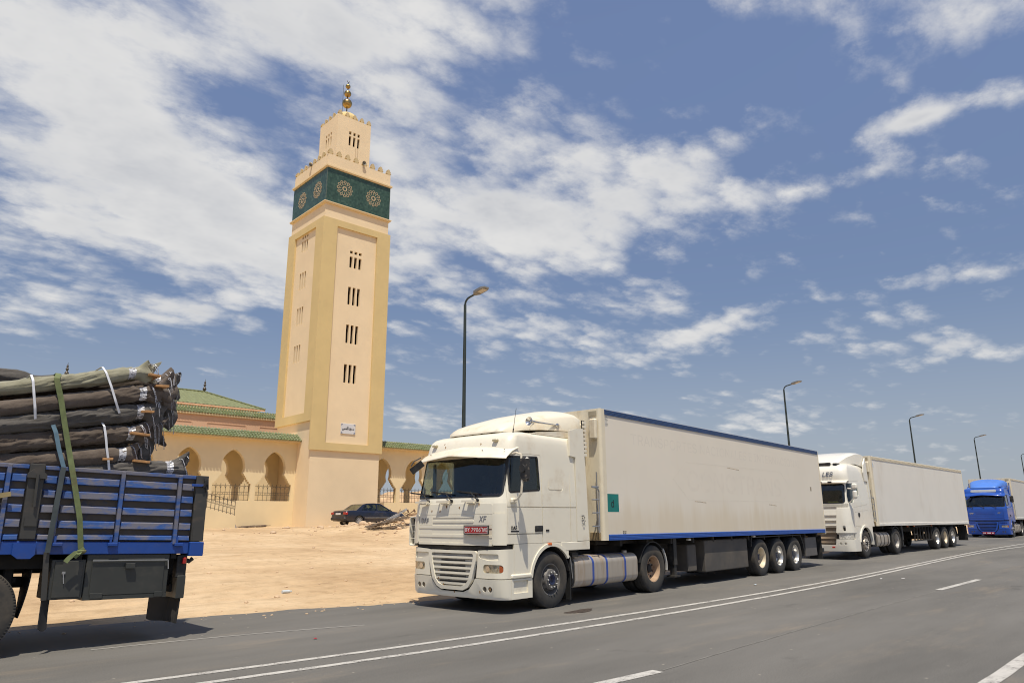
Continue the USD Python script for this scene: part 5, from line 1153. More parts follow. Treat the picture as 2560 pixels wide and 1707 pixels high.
m = MB(); m.add(place_text('FRC', 0.075, (3.165, 0.003, 3.76), (1, 0, 0), (0, 0, 1), 0.001)); m.add(place_text('12 - 2003', 0.03, (3.165, 0.003, 3.665), (1, 0, 0), (0, 0, 1), 0.001))
obj('lettering', m, mat('letter_faded', (0.36, 0.35, 0.33), 0.5), st, smooth=False)
m = MB(); m.add(place_text('SG 100', 0.028, (3.80, 0.005, 1.352), (1, 0, 0), (0, 0, 1), 0.001, True)); m.add(place_text('PL 300', 0.028, (3.80, 0.005, 1.312), (1, 0, 0), (0, 0, 1), 0.001, True))
obj('small_lettering', m, M_BLACKTXT, T1, smooth=False)
M_GHOST = mat('ghost_letters', (0.70, 0.64, 0.535), 0.5, var=0.05)
def ghost(s, h, x0, x1, z, bold=True):
    t = text(s, h, 0.0012, bold); v = np.array(t.vertices); v[:, 0] = x0+(v[:, 0]-v[:, 0].min())/np.ptp(v[:, 0])*(x1-x0)
    w = np.stack([v[:, 0], 0.0057-v[:, 2]*0.05, z+v[:, 1]-0.0045*(v[:, 0]-3.12)], 1); return (w, np.array(t.faces))
obj('faded_lettering', ghost('TRANSPORTES NACIONALES E INTERNACIONAL', 0.24, 4.28, 14.8, 3.31, False), M_GHOST, T1, smooth=False, kind='stuff')
gh = mat('ghost_big_letters', (0.72, 0.655, 0.545), 0.5, var=0.04)
obj('faded_lettering', ghost('CONOTRANS', 0.50, 6.85, 12.95, 2.34), gh, T1, smooth=False, kind='stuff')
hx = Polygon([(6.13, 2.59), (6.8, 3.04), (13.0, 3.07), (13.7, 2.60), (13.0, 2.12), (6.9, 2.08)])
sheet(hx.difference(hx.buffer(-0.018)), 0.0058, gh, 'faded_outline', T1)
sheet(sbox(15.50, 2.52, 15.62, 2.66), 0.005, mat('tape_brown', (0.30, 0.25, 0.18), 0.6), 'tape_mark', T1)
for (xa, za, w_) in ((9.2, 3.0, 0.75), (11.9, 2.03, 0.55), (7.2, 2.06, 0.6)):
    sheet(LineString([(xa, za), (xa+w_*0.5, za-0.01), (xa+w_, za-0.03)]).buffer(0.011), 0.0055, mat('scuff_brown', (0.52, 0.43, 0.31), 0.7, var=0.5, scale=18), 'scuff', T1)

# ---------------------------------------------------------------- second lorry: rounded high-roof cab with a chromed grille
def scania_sections(off=0.0, z0=0.22, z1=3.62, xb=2.2):
    K = [(0.22, -0.06, 0.0), (0.45, -0.10, 0), (0.95, -0.12, 0), (1.5, -0.10, 0), (1.98, -0.03, 0.0), (2.10, 0.0, 0.0), (2.82, 0.12, 0.03), (2.92, 0.10, 0.04), (3.10, 0.06, 0.05), (3.30, 0.10, 0.07), (3.45, 0.20, 0.10), (3.55, 0.36, 0.15), (3.62, 0.65, 0.26)]
    zs = np.array([k[0] for k in K]); rows = []
    for z in np.unique(np.r_[zs[(zs > z0) & (zs < z1)], z0, z1]):
        xf = np.interp(z, zs, [k[1] for k in K]); ins = np.interp(z, zs, [k[2] for k in K])
        rows.append((z, plan(xf-off, xb, W0+ins-off, W1-ins+off, 0.30+off, 0.34+off, 0.05)))
    return loft(rows)
def scania_tractor(root):
    paint = mat('clean_white_paint', (0.75, 0.715, 0.62), 0.25, var=0.025, coat=0.4, dirt=(0.5, 0.42, 0.3), dirt_amt=0.15, dirt_scale=1.5)
    C = 1.26
    full = scania_sections(); inner = scania_sections(-0.05, 0.1, 3.56, 2.15)
    body = (full ^ MF(cbox(-1, 2.3, -1, 4, 1.16, 4)))-inner
    ws = PR(rrect(0.20, 2.06, 2.32, 2.80, 0.1), 'x', -0.6, 0.40)
    dw = rpoly([(0.16, 2.05), (0.5, 2.10), (0.62, 2.28), (1.15, 2.36), (1.17, 2.72), (1.05, 2.84), (0.26, 2.82)], 0.05)
    wn, wf = PR(dw, 'y', -0.3, 0.3), PR(dw, 'y', 2.2, 2.8)
    body = body-ws-wn-wf
    g = []
    for a, b in (((1.32, 1.16), (1.32, 2.93)), ((0.1, 2.94), (2.2, 2.94)), ((0.45, 1.9), (1.9, 2.02)), ((0.55, 1.72), (1.9, 1.80)), ((0.32, 1.2), (0.42, 2.0))):
        g.append(MF(MB().bar((a[0], -0.03, a[1]), (b[0], -0.03, b[1]), 0.14, 0.014, up=(0, 0, 1) if abs(a[0]-b[0]) > 0.2 else (1, 0, 0)).mesh()))
    body = body-union(g)
    dpoly = rpoly([(0.40, 1.18), (1.30, 1.18), (1.30, 2.92), (0.14, 2.90), (0.16, 2.02)], 0.03)
    cab = body-PR(dpoly.buffer(0.007), 'y', -0.3, 0.14)
    obj('cab', cab, paint, root)
    dn = obj('door', body ^ PR(dpoly, 'y', -0.3, 0.12), paint, root)
    obj('window', (scania_sections(-0.014)-scania_sections(-0.02)) ^ PR(dw, 'y', -0.3, 0.3), M_GLASS, dn)
    obj('handle', MB().add(_shift(lathe([(0, 0), (0.09, 0), (0.085, 0.012), (0, 0.012)], 20, 'y'), (0.92, W0-0.014, 1.62))), M_BLACK, dn)
    obj('far_window', (scania_sections(-0.014)-scania_sections(-0.02)) ^ PR(dw, 'y', 2.2, 2.8), M_GLASS, root)
    wsp = rrect(0.19, 2.05, 2.33, 2.81, 0.1)
    obj('windscreen', (scania_sections(-0.012)-scania_sections(-0.018)) ^ PR(wsp, 'x', -0.6, 0.42), M_GLASS, root)
    obj('windscreen_seal', (scania_sections(0.003)-scania_sections(-0.011)) ^ PR(wsp.difference(wsp.buffer(-0.03)), 'x', -0.6, 0.42), M_BLACK, root)
    obj('cab_lining', (scania_sections(-0.052, 1.2, 3.5, 2.1)-scania_sections(-0.075, 1.3, 3.4, 2.0))-ws-wn-wf, M_DASH, root)
    m = MB(); m.box(0.12, 0.62, 0.2, 2.3, 1.55, 2.06, 0.06); obj('dashboard', m, M_DASH, root)
    for y in (0.65, 1.85):
        m = MB(); m.box(0.85, 1.4, y-0.27, y+0.27, 1.5, 1.75, 0.06); m.box(1.28, 1.45, y-0.26, y+0.26, 1.7, 2.4, 0.06); obj('seat', m, M_SEAT, root)
    m = MB(); m.box(0.16, 0.3, 0.5, 0.9, 2.06, 2.14, 0.03); obj('yellow_cloth', m, mat('cloth_yellow', (0.45, 0.38, 0.08), 0.9), root)
    # roof spoiler
    rows = []
    for x, y0_, z0_, zs, zc in ((0.48, 0.55, 3.54, 3.60, 3.62), (0.7, 0.45, 3.56, 3.74, 3.78), (1.1, 0.32, 3.6, 3.93, 3.98), (1.6, 0.2, 3.62, 4.06, 4.12), (2.0, 0.12, 3.55, 4.08, 4.15), (2.22, 0.09, 3.45, 4.02, 4.08)):
        P = [(x, y0_+(2.52-2*y0_)*t, zs+(zc-zs)*(1-abs(2*t-1)**2.2)-(max(0, abs(2*t-1)-0.9)/0.1*0.05)) for t in np.linspace(0, 1, 15)]
        rows.append(P+[(x, 2.52-y0_, z0_), (x, y0_, z0_)])
    n = len(rows[0]); V = np.array(rows).reshape(-1, 3); tri = []
    for i in range(len(rows)-1):
        for j in range(n): a, b = i*n+j, i*n+(j+1) % n; tri += [(a, b, b+n), (a, b+n, a+n)]
    for e, fl in ((0, 1), ((len(rows)-1)*n, -1)):
        for j in range(1, n-1): tri.append((e, e+j+1, e+j) if fl > 0 else (e, e+j, e+j+1))
    obj('roof_spoiler', (V, np.array(tri)), paint, root, smooth=45)
    m = MB(); m.box(0.30, 0.42, 0.7, 1.8, 3.56, 3.66, 0.02); m.box(0.35, 0.8, 0.45, 0.62, 3.56, 3.63, 0.02); m.box(0.35, 0.6, 0.75, 0.95, 3.58, 3.66, 0.02)
    obj('light_bar', m, M_BLACK, root)
    for s, ya, yb in ((-1, 0.025, 0.07), (1, 2.45, 2.495)):
        obj('side_fairing', extrude(Polygon([(2.21, 1.16), (2.42, 1.16), (2.36, 2.6), (2.24, 3.9), (2.0, 3.62), (1.9, 3.3), (1.95, 2.95), (2.21, 2.94)]), 'y', ya, yb), paint, root, smooth=False)
    # visor
    V = []; prof = [(-0.22, 2.86), (-0.2, 2.90), (-0.05, 2.95), (0.06, 2.97)]
    nY = 24
    for y in np.linspace(0.06, 2.46, nY):
        t = (y-C)/1.2
        for sg in (0, 1):
            for x, z in prof: V.append((x+0.10+0.22*abs(t)**4, y, z-0.02*abs(t)**3-0.014*sg))
    V = np.array(V); k = len(prof); F = []
    for i in range(nY-1):
        for s in range(2):
            for j in range(k-1):
                a = i*2*k+s*k+j; q = (a, a+2*k, a+2*k+1, a+1); F.append(q if s == 0 else q[::-1])
        a = i*2*k; F.append((a, a+k, a+3*k, a+2*k))
    obj('sun_visor', (V, np.array(F)), paint, root, smooth=40)
    for y in (0.62, 1.0, 1.5, 1.9): obj('visor_lamp', cbox(-0.16, -0.08, y-0.07, y+0.07, 2.84, 2.90, 0.01), M_BLACK, root)
    obj('lettering', place_text('LES', 0.17, (0.062, 0.98, 3.10), (0.03, -1, 0), (0.16, 0, 1), 0.006, bold=True, shear=0.25), mat('letter_slate', (0.10, 0.11, 0.14), 0.4), root, smooth=False)
    # front
    def front(poly, out, inn, x1=0.3): return (scania_sections(out, 0.1, 2.2)-scania_sections(inn, 0.05, 2.3)) ^ PR(poly, 'x', -0.8, x1)
    obj('front_backing', scania_sections(-0.04, 0.3, 2.06, 0.6)-MF(cbox(0.2, 0.7, -1, 4, 0, 3)), M_CHASSIS, root)
    obj('cowl', front(rrect(0.1, 1.90, 2.42, 2.05, 0.03), 0.0, -0.04), paint, root)
    obj('chrome_strip', front(rrect(0.5, 1.885, 2.02, 1.925, 0.01), 0.02, -0.02), M_CHROME, root)
    gpoly = Polygon([(0.62, 0.50), (1.90, 0.50), (2.02, 1.86), (0.50, 1.86)])
    obj('grille_back', front(gpoly, -0.02, -0.035), mat('grille_brown_grey', (0.16, 0.13, 0.10), 0.4, 0.5), root)
    for z in (0.60, 0.76, 0.98, 1.18, 1.38, 1.58): obj('grille_bar', front(sbox(0.3, z-0.035, 2.3, z+0.035).intersection(gpoly), 0.02, -0.03), M_CHROME, root)
    for s in (0, 1):
        mir = (lambda p: p) if s == 0 else (lambda p: affinity.scale(p, -1, 1, origin=(C, 0)))
        cp = mir(Polygon([(-0.3, 0.95), (0.58, 0.95), (0.50, 1.5), (0.48, 1.88), (-0.3, 1.88)]))
        obj('corner_panel', ((scania_sections(0.025, 0.1, 2.2)-scania_sections(-0.03, 0.05, 2.3)) ^ PR(cp, 'x', -0.8, 0.42))-PR(mir(rrect(0.22, 1.02, 0.32, 1.22, 0.03)), 'x', -0.8, 0.2), paint, root)
        lamp = mir(rrect(-0.2, 0.72, 0.50, 0.90, 0.03))
        obj('headlight', front(lamp, -0.008, -0.03, 0.2), M_LAMP_IN, root)
        obj('indicator', front(mir(sbox(-0.2, 0.73, 0.10, 0.89)), -0.004, -0.02, 0.22), M_CLEAR_L, root)
        obj('lamp_trim', front(mir(sbox(-0.3, 0.905, 0.56, 0.945)), 0.01, -0.03), paint, root)
    bump = front(Polygon([(-0.3, 0.26), (2.8, 0.26), (2.8, 0.71), (1.92, 0.71), (1.88, 0.5), (0.64, 0.5), (0.60, 0.71), (-0.3, 0.71)]), 0.02, -0.04, 0.72)
    fg = [MF(lathe([(0, -0.6), (0.05, -0.6), (0.05, 0.12), (0, 0.12)], 18, 'x', (0, y, 0.55))) for y in (0.28, 0.45, 2.07, 2.24)]
    bpath = obj('bumper', bump-union(fg), paint, root)
    for y in (0.28, 0.45, 2.07, 2.24): obj('fog_lamp', lathe([(0, 0), (0.05, 0), (0.03, 0.02), (0, 0.03)], 16, 'x', (-0.03, y, 0.55)), M_LAMP_IN, bpath)
    obj('red_badge', cbox(-0.155, -0.13, 0.66, 0.78, 0.38, 0.44, 0.01), M_RED_L, bpath)
    # fender and arch
    for ya, yb in ((W0-0.01, W0+0.05), (W1-0.05, W1+0.01)):
        side = Polygon([(0.02, 0.68), (0.72, 0.68)]+[(1.40+0.68*math.cos(t), 0.53+0.64*math.sin(t)) for t in np.linspace(PI-0.23, 0.1, 18)]+[(2.16, 0.7), (2.16, 1.155), (0.02, 1.155)])
        obj('fender', MF(PR(side, 'y', ya, yb)) ^ MF(cbox(0.3, 4, -1, 4, 0, 3)), paint, root, smooth=False)
        obj('wheel_arch_lip', extrude(ring_arc(1.40, 0.53, 0.61, 0.69, -0.1, PI-0.1), 'y', ya-0.03 if ya < 1 else ya, yb if ya < 1 else yb+0.03), paint, root)
        m = MB(); m.box(0.30, 0.70, ya, ya+0.05, 0.30, 0.62, 0.01); obj('step_panel', m, M_TANK, root)
    # mirrors
    m = MB(); m.tube([(0.15, W0+0.02, 2.62), (0.06, -0.12, 2.60), (0.02, -0.2, 2.58)], 0.03, 8); m.tube([(0.18, W0+0.02, 2.08), (0.06, -0.12, 2.2), (0.02, -0.2, 2.25)], 0.025, 8)
    mp = obj('mirror_arm', m, paint, root)
    obj('mirror', MB().add(union([m3.Manifold.sphere(0.09, 20).scale((0.8, 1, 1)).translate((0.02, -0.24, z)) for z in (2.30, 2.46)]).hull() if hasattr(m3.Manifold, 'hull') else cbox(-0.05, 0.09, -0.34, -0.14, 2.2, 2.55, 0.05)), paint, mp)
    obj('mirror', cbox(-0.06, 0.09, -0.36, -0.14, 2.58, 2.80, 0.06), paint, mp)
    m = MB()
    for y in (0.80, 1.62): m.box(0.5, 5.9, y, y+0.09, 0.68, 0.96)
    m.box(0.3, 2.2, 0.72, 1.80, 0.55, 1.15, 0.05); m.box(4.6, 5.4, 0.72, 1.8, 0.97, 1.1, 0.02); m.box(1.3, 1.5, 0.3, 2.2, 0.42, 0.58); m.box(4.85, 5.05, 0.5, 2.0, 0.42, 0.62)
    obj('chassis_frame', m, M_CHASSIS, root, smooth=False)
    for ya, yb in ((0.08, 0.66), (1.86, 2.44)):
        tp = obj('fuel_tank', PR(rrect(ya, 0.34, yb, 0.92, 0.2), 'x', 2.75, 4.15), M_TANK, root)
        for x in (3.1, 3.5, 3.95): obj('tank_strap', extrude(rrect(ya-0.006, 0.334, yb+0.006, 0.926, 0.205).difference(rrect(ya, 0.34, yb, 0.92, 0.2)), 'x', x-0.03, x+0.03), M_CHASSIS, tp)
        obj('battery_box', cbox(2.18, 2.70, ya+0.03, yb, 0.36, 0.90, 0.03), M_CHASSIS, root)
        obj('mudguard', extrude(ring_arc(4.98, 0.53, 0.575, 0.60, -0.1, PI-0.1), 'y', ya, yb), M_BLACK, root)
    wheel(root, 1.38, 0.2, kind='steer', rim_m=M_TANK); wheel(root, 1.38, 2.32, kind='steer', side=1, rim_m=M_TANK)
    for sg, yo, yi in ((-1, 0.22, 0.565), (1, 2.30, 1.955)):
        wheel(root, 4.98, yo, kind='drive', side=sg, rim_m=M_RIM); inner_wheel(root, 4.98, yi)
T2 = thing('articulated_lorry', 'second lorry in the queue, white rounded cab with chromed grille and plain white trailer', 'lorry', (29.26, 10.5, 0.115), -0.017, -0.0025, group='articulated lorries queued along the road')
scania_tractor(T2)
M_BODY2 = mat('reefer_plain_white', (0.73, 0.695, 0.62), 0.5, var=0.03, scale=0.8, dirt=(0.50, 0.42, 0.31), dirt_amt=0.3, dirt_scale=0.5, dirt_stretch=(1, 1, 0.4))
M_TOPRAIL2 = mat('rail_cream', (0.66, 0.58, 0.42), 0.5, var=0.05)
reefer(T2, 2.80, 13.4, 1.17, M_BODY2, M_CREAM, M_TOPRAIL2, M_BODY2, 10.6, rims=(M_RIM_ALU, M_RIM_CREAM, M_RIM_ALU), lower='rack', toolbox=False)
obj('data_sticker', extrude(sbox(2.9, 3.55, 3.05, 3.72), 'y', 0.002, 0.0045), mat('sticker_pale', (0.5, 0.55, 0.58), 0.5), T2, smooth=False)

# ---------------------------------------------------------------- third lorry: blue cab
T3 = thing('articulated_lorry', 'third lorry in the queue, bright blue cab with red number plate and grey white trailer', 'lorry', (58.2, 10.73, 0.235), 0.035, -0.006, group='articulated lorries queued along the road')
daf_tractor(T3, M_BLUE, M_BLUE_PALE, blue=True)
M_BODY3 = mat('grey_white_box', (0.60, 0.58, 0.53), 0.55, var=0.05, scale=0.4)
reefer(T3, 3.0, 13.4, 1.19, M_BODY3, M_TOPRAIL2, M_TOPRAIL2, M_BODY3, 11.1, lower='rack', toolbox=False)

# ---------------------------------------------------------------- blue flatbed lorry at the left, loaded with rolls
FY = 11.1
M_BED_BLUE = mat('bed_blue_worn', (0.034, 0.092, 0.285), 0.5, var=0.18, scale=2.0, dirt=(0.175, 0.16, 0.16), dirt_amt=0.85, dirt_scale=3.4, dirt_stretch=(0.7, 1, 2.0), dirt_cut=(0.42, 0.58))
M_BED_RAIL = mat('bed_blue_rail', (0.012, 0.058, 0.27), 0.42, var=0.12, scale=3, dirt=(0.10, 0.09, 0.08), dirt_amt=0.4, dirt_scale=2.0)
M_BED_GREY = mat('bed_dark_grey', (0.048, 0.046, 0.041), 0.5, var=0.12, scale=3, dirt=(0.12, 0.09, 0.065), dirt_amt=0.55, dirt_scale=2.4, dirt_stretch=(1, 1, 2.5), dirt_cut=(0.48, 0.7))
M_BOX_GREY = mat('box_dark_green_grey', (0.040, 0.042, 0.038), 0.42, var=0.12, scale=2.5, dirt=(0.09, 0.08, 0.065), dirt_amt=0.5, dirt_scale=1.8)
M_FLAP = mat('rubber_flap', (0.020, 0.019, 0.018), 0.7, var=0.3, dirt=(0.13, 0.10, 0.07), dirt_amt=0.55, dirt_scale=2.6, dirt_stretch=(1, 2, 0.6))
FL = thing('flatbed_lorry', 'blue dropside lorry at the left edge, loaded high with dark rolls', 'lorry', (0, 0, 0))
def sag(m):
    if isinstance(m, MB): m = m.mesh()
    if hasattr(m, 'to_mesh'): q = m.to_mesh(); v, f = np.array(q.vert_properties[:, :3], float), q.tri_verts
    elif isinstance(m, tuple): v, f = np.array(m[0], float), m[1]
    else: v, f = np.array(m.vertices, float), m.faces
    v[:, 2] -= 0.029*(v[:, 0]-4.68); return (v, f)
FX0 = -4.2
posts = [2.11, 2.70, 3.47, 4.26]; 
side = thing('dropside', parent=FL)
obj('backing', sag(cbox(FX0, 4.49, FY+0.035, FY+0.06, 1.34, 2.29)), mat('bed_brown_grey', (0.075, 0.060, 0.046), 0.6, var=0.2, scale=3, dirt=(0.03, 0.05, 0.11), dirt_amt=0.6, dirt_scale=2.5, dirt_cut=(0.55, 0.65)), side, smooth=False)
obj('top_rail', sag(MB().box(FX0, 2.325, FY-0.012, FY+0.05, 2.245, 2.296, 0.006).box(2.505, 4.49, FY-0.012, FY+0.05, 2.245, 2.296, 0.006)), M_BED_BLUE, side, smooth=False, kind='stuff')
segs = [(-4.2, -2.9), (-2.87, -1.6), (-1.57, -0.3), (-0.27, 1.0), (1.03, 2.085), (2.135, 2.322), (2.51, 2.672), (2.728, 3.443), (3.497, 4.233), (4.287, 4.485)]
for x0, x1 in segs:
    for zt, zb in ((2.17, 2.07), (1.98, 1.88), (1.79, 1.69), (1.60, 1.50), (1.415, 1.346)):
        e = 0.028
        P = [(FY+0.034, zt+0.010), (FY-0.012, zt-0.012), (FY-0.018, zb+0.010), (FY+0.034, zb)]
        m = MB(); a = extrude(Polygon(P), 'x', x0, x1); v = np.array(a.vertices)
        outer = v[:, 1] < FY+0.01; v[outer & (v[:, 0] < (x0+x1)/2), 0] += e*0.7; v[outer & (v[:, 0] > (x0+x1)/2), 0] -= e*0.7
        dent = 0.004*np.sin(v[:, 0]*7+zt*11); v[:, 2] += dent
        obj('rib', sag((v, np.array(a.faces))), M_BED_BLUE, side, smooth=False)
for x in posts+[-2.885, -1.585, -0.285, 1.015]: obj('post', sag(cbox(x-0.024, x+0.024, FY-0.03, FY+0.035, 1.30, 2.285, 0.004)), M_BED_BLUE, side, smooth=False)
obj('pillar', sag(cbox(2.328, 2.502, FY-0.035, FY+0.06, 1.36, 2.31, 0.006)), M_BED_GREY, FL, smooth=False)
m = MB(); m.add(extrude(Polygon([(2.305, 2.13), (2.525, 2.12), (2.525, 2.17), (2.46, 2.235), (2.37, 2.24), (2.305, 2.18)]), 'y', FY-0.075, FY-0.036)); obj('bracket', sag(m), M_BED_GREY, FL, smooth=False)
obj('handle', sag(MB().bar((2.418, FY-0.085, 2.17), (2.435, FY-0.06, 1.76), 0.03, 0.025)), M_BED_GREY, FL, smooth=False)
m = MB(); m.add(extrude(Polygon([(2.35, 1.62), (2.48, 1.62), (2.49, 1.52), (2.35, 1.52)]), 'y', FY-0.05, FY-0.036)); obj('pillar_plate', sag(m), M_BED_GREY, FL, smooth=False)
rp = obj('rear_pillar', sag(cbox(4.492, 4.672, FY-0.03, FY+0.08, 1.34, 2.30, 0.006)), M_BED_GREY, FL, smooth=False)
obj('pillar_plate', sag(cbox(4.505, 4.655, FY-0.038, FY-0.031, 1.345, 1.54)), M_BED_GREY, FL, smooth=False)
m = MB(); m.box(4.42, 4.60, FY-0.06, FY-0.032, 2.135, 2.17, 0.004); obj('latch', sag(m), M_BED_RAIL, FL, smooth=False)
m = MB()
for k in range(7):
    c = np.array([4.60+0.012*(k % 2)+0.006*k, FY-0.05, 2.245-0.028*k]); t = np.linspace(0, 2*PI, 9)
    m.tube([c+np.array([0.011*math.cos(a)*(1 if k % 2 else 0.3), 0.011*math.cos(a)*(0.3 if k % 2 else 1), 0.022*math.sin(a)]) for a in t], 0.0045, 5)
m.bar((4.58, FY-0.06, 2.13), (4.64, FY-0.05, 2.21), 0.02, 0.03); m.bar((4.66, FY-0.03, 2.25), (4.67, FY-0.04, 2.10), 0.014, 0.014)
obj('latch_chain', sag(m), M_BLACK, FL, kind='stuff')
# bed floor, far side, tail, headboard
m = MB(); m.box(FX0, 4.66, FY+0.07, FY+2.36, 1.28, 1.345); obj('bed_floor', sag(m), M_BED_GREY, FL, smooth=False)
m = MB(); m.box(FX0, 4.66, FY+2.37, FY+2.42, 1.2, 2.29); obj('far_dropside', sag(m), M_BED_BLUE, FL, smooth=False)
m = MB(); m.box(4.60, 4.655, FY+0.085, FY+2.365, 1.35, 2.27); obj('tailgate', sag(m), M_BED_BLUE, FL, smooth=False)
obj('bottom_rail', sag(MB().box(FX0, 4.478, FY-0.006, FY+0.30, 1.168, 1.332, 0.008)), M_BED_RAIL, FL, smooth=False)
obj('corner_block', sag(cbox(4.482, 4.684, FY-0.05, FY+0.30, 1.135, 1.335, 0.010)), M_BED_RAIL, FL, smooth=False)
m = MB(); m.add(extrude(Polygon([(2.27, 1.31), (2.52, 1.31), (2.52, 1.168), (2.475, 1.118), (2.335, 1.118), (2.27, 1.168)]), 'y', FY-0.045, FY-0.008)); obj('pillar_foot', sag(m), M_BED_RAIL, FL, smooth=False)
for x in (2.02, 2.76, 3.43, 4.32): obj('hook', sag(MB().box(x-0.06, x+0.06, FY-0.055, FY-0.007, 1.275, 1.318, 0.006).box(x-0.045, x-0.02, FY-0.05, FY-0.03, 1.315, 1.40)), M_BED_RAIL, FL, smooth=False)
# lockers hung below the bed
bx = thing('locker', parent=FL)
obj('case', sag(cbox(3.155, 4.232, FY+0.02, FY+0.55, 0.575, 1.165, 0.008)), M_BOX_GREY, bx, smooth=False)
obj('door', sag(cbox(3.225, 4.165, FY+0.004, FY+0.019, 0.635, 1.105, 0.005)), M_BOX_GREY, bx, smooth=False)
obj('locking_bar', sag(MB().bar((3.215, FY-0.012, 1.085), (4.20, FY-0.012, 1.085), 0.014, 0.014).bar((4.20, FY-0.012, 1.085), (4.215, FY-0.012, 0.96), 0.014, 0.014)), M_STEEL, bx, smooth=False)
obj('latch', sag(cbox(3.635, 3.755, FY-0.05, FY+0.002, 0.975, 1.045, 0.006)), M_BOX_GREY, bx, smooth=False)
obj('hinge', sag(cbox(3.235, 3.39, FY-0.008, FY+0.003, 0.595, 0.665, 0.004)), M_BOX_GREY, bx, smooth=False); obj('hinge', sag(cbox(4.06, 4.17, FY-0.008, FY+0.003, 0.585, 0.655, 0.004)), M_BOX_GREY, bx, smooth=False)
obj('sill', sag(cbox(3.16, 4.228, FY+0.006, FY+0.019, 0.578, 0.628)), M_BOX_GREY, bx, smooth=False)
b2 = thing('locker', parent=FL)
obj('case', sag(cbox(2.745, 3.148, FY+0.03, FY+0.55, 0.60, 1.10, 0.008)), M_BOX_GREY, b2, smooth=False)
obj('door', sag(cbox(2.785, 3.118, FY+0.014, FY+0.029, 0.625, 1.08, 0.005)), M_BOX_GREY, b2, smooth=False)
obj('latch', sag(MB().bar((2.885, FY+0.002, 0.94), (2.905, FY+0.002, 0.80), 0.012, 0.012).box(2.87, 2.91, FY+0.0, FY+0.013, 0.92, 0.95)), M_STEEL, b2, smooth=False)
# chassis, axle, wheels, flaps, rear lamp
m = MB()
for y in (FY+0.75, FY+1.55): m.box(FX0, 4.6, y, y+0.10, 0.90, 1.16)
for x in np.arange(-3.8, 4.6, 0.62): m.box(x, x+0.08, FY+0.06, FY+2.3, 1.10, 1.27)
m.box(FX0, 2.72, FY+0.30, FY+0.36, 0.98, 1.22); m.box(1.75, 2.0, FY+0.4, FY+2.0, 0.46, 0.70, 0.04); m.box(2.30, 2.42, FY+0.40, FY+0.62, 0.76, 1.0, 0.02); m.box(1.2, 2.6, FY+0.75, FY+0.85, 0.72, 0.86, 0.01)
m.box(4.36, 4.52, FY+0.25, FY+2.15, 0.62, 0.74, 0.01); m.box(4.33, 4.47, FY+0.35, FY+0.44, 0.70, 1.1); m.box(2.36, 2.46, FY+0.45, FY+0.48, 0.80, 0.86)
obj('chassis_frame', sag(m), M_CHASSIS, FL, smooth=False)
wheel(FL, 1.88, FY+0.17, r=0.555, w=0.29, kind='drive', lugs=True, rim_m=M_CHASSIS); inner_wheel(FL, 1.88, FY+0.52, r=0.555)
wheel(FL, 1.88, FY+2.23, r=0.555, w=0.29, kind='drive', side=1); inner_wheel(FL, 1.88, FY+1.88, r=0.555)
wheel(FL, -3.2, FY+0.2, r=0.555, w=0.29, kind='drive', lugs=False); wheel(FL, -3.2, FY+2.2, r=0.555, w=0.29, kind='drive', side=1)
def curtain(p0, p1, z0, z1, amp, seed, t=0.012, n=12, lean=0.0, taper=0.0):
    """A hanging rubber sheet between two plan points, bent by its own weight."""
    p0, p1 = np.array(p0, float), np.array(p1, float); d = p1-p0; nr = np.array([-d[1], d[0]]); nr /= np.linalg.norm(nr)
    s = np.linspace(0, 1, n); h = np.linspace(0, 1, 9); V = []
    for sg in (0, 1):
        for a in s:
            for b in h:
                q = p0+d*a*(1-taper*b)+nr*(amp*math.sin(a*2.6+seed)*b**1.5+sg*t+lean*b*b)
                V.append((q[0], q[1], z1+(z0-z1)*b+0.02*math.sin(a*5+seed)*b))
    V = np.array(V); k = len(h); F = []
    N = n*k
    for i in range(n-1):
        for j in range(k-1):
            a = i*k+j; F.append((a, a+1, a+k+1, a+k)); a += N; F.append((a, a+k, a+k+1, a+1))
    for i in range(n-1):
        for j in (0, k-1): a = i*k+j; F.append((a, a+k, a+k+N, a+N))
    for j in range(k-1):
        for i in (0, n-1): a = i*k+j; F.append((a, a+N, a+1+N, a+1))
    return (V, np.array(F))
obj('mudflap', curtain((4.46, FY+0.06), (4.42, FY+1.15), 0.20, 0.62, 0.06, 0.4), M_FLAP, FL)
obj('mudflap', curtain((2.60, FY+0.30), (2.62, FY+0.85), 0.42, 1.02, 0.05, 1.0, lean=0.04), M_FLAP, FL)
obj('mudflap_tail', curtain((2.685, FY-0.01), (2.80, FY+0.10), 0.30, 0.70, 0.02, 2.0, lean=-0.02, taper=0.3), M_FLAP, FL)
obj('mudguard_stay', MB().bar((2.655, FY-0.02, 1.26), (2.70, FY-0.01, 0.66), 0.012, 0.065, up=(1, 0, 0.1)), M_BED_GREY, FL, smooth=False)
obj('rear_lamp_box', MB().box(4.38, 4.50, FY+0.04, FY+0.42, 0.55, 0.87, 0.01), M_BOX_GREY, FL, smooth=False)
obj('rear_lamp', cbox(4.42, 4.47, FY-0.005, FY+0.05, 1.03, 1.12, 0.01), M_RED_L, FL)
m = MB(); m.box(4.36, 4.50, FY+0.055, FY+0.2, 0.84, 1.16, 0.01); m.tube([(4.45, FY+0.1, 1.10), (4.54, FY+0.08, 1.06), (4.585, FY+0.08, 1.10)], 0.032, 8); obj('lamp_bracket', m, M_BLACK, FL)

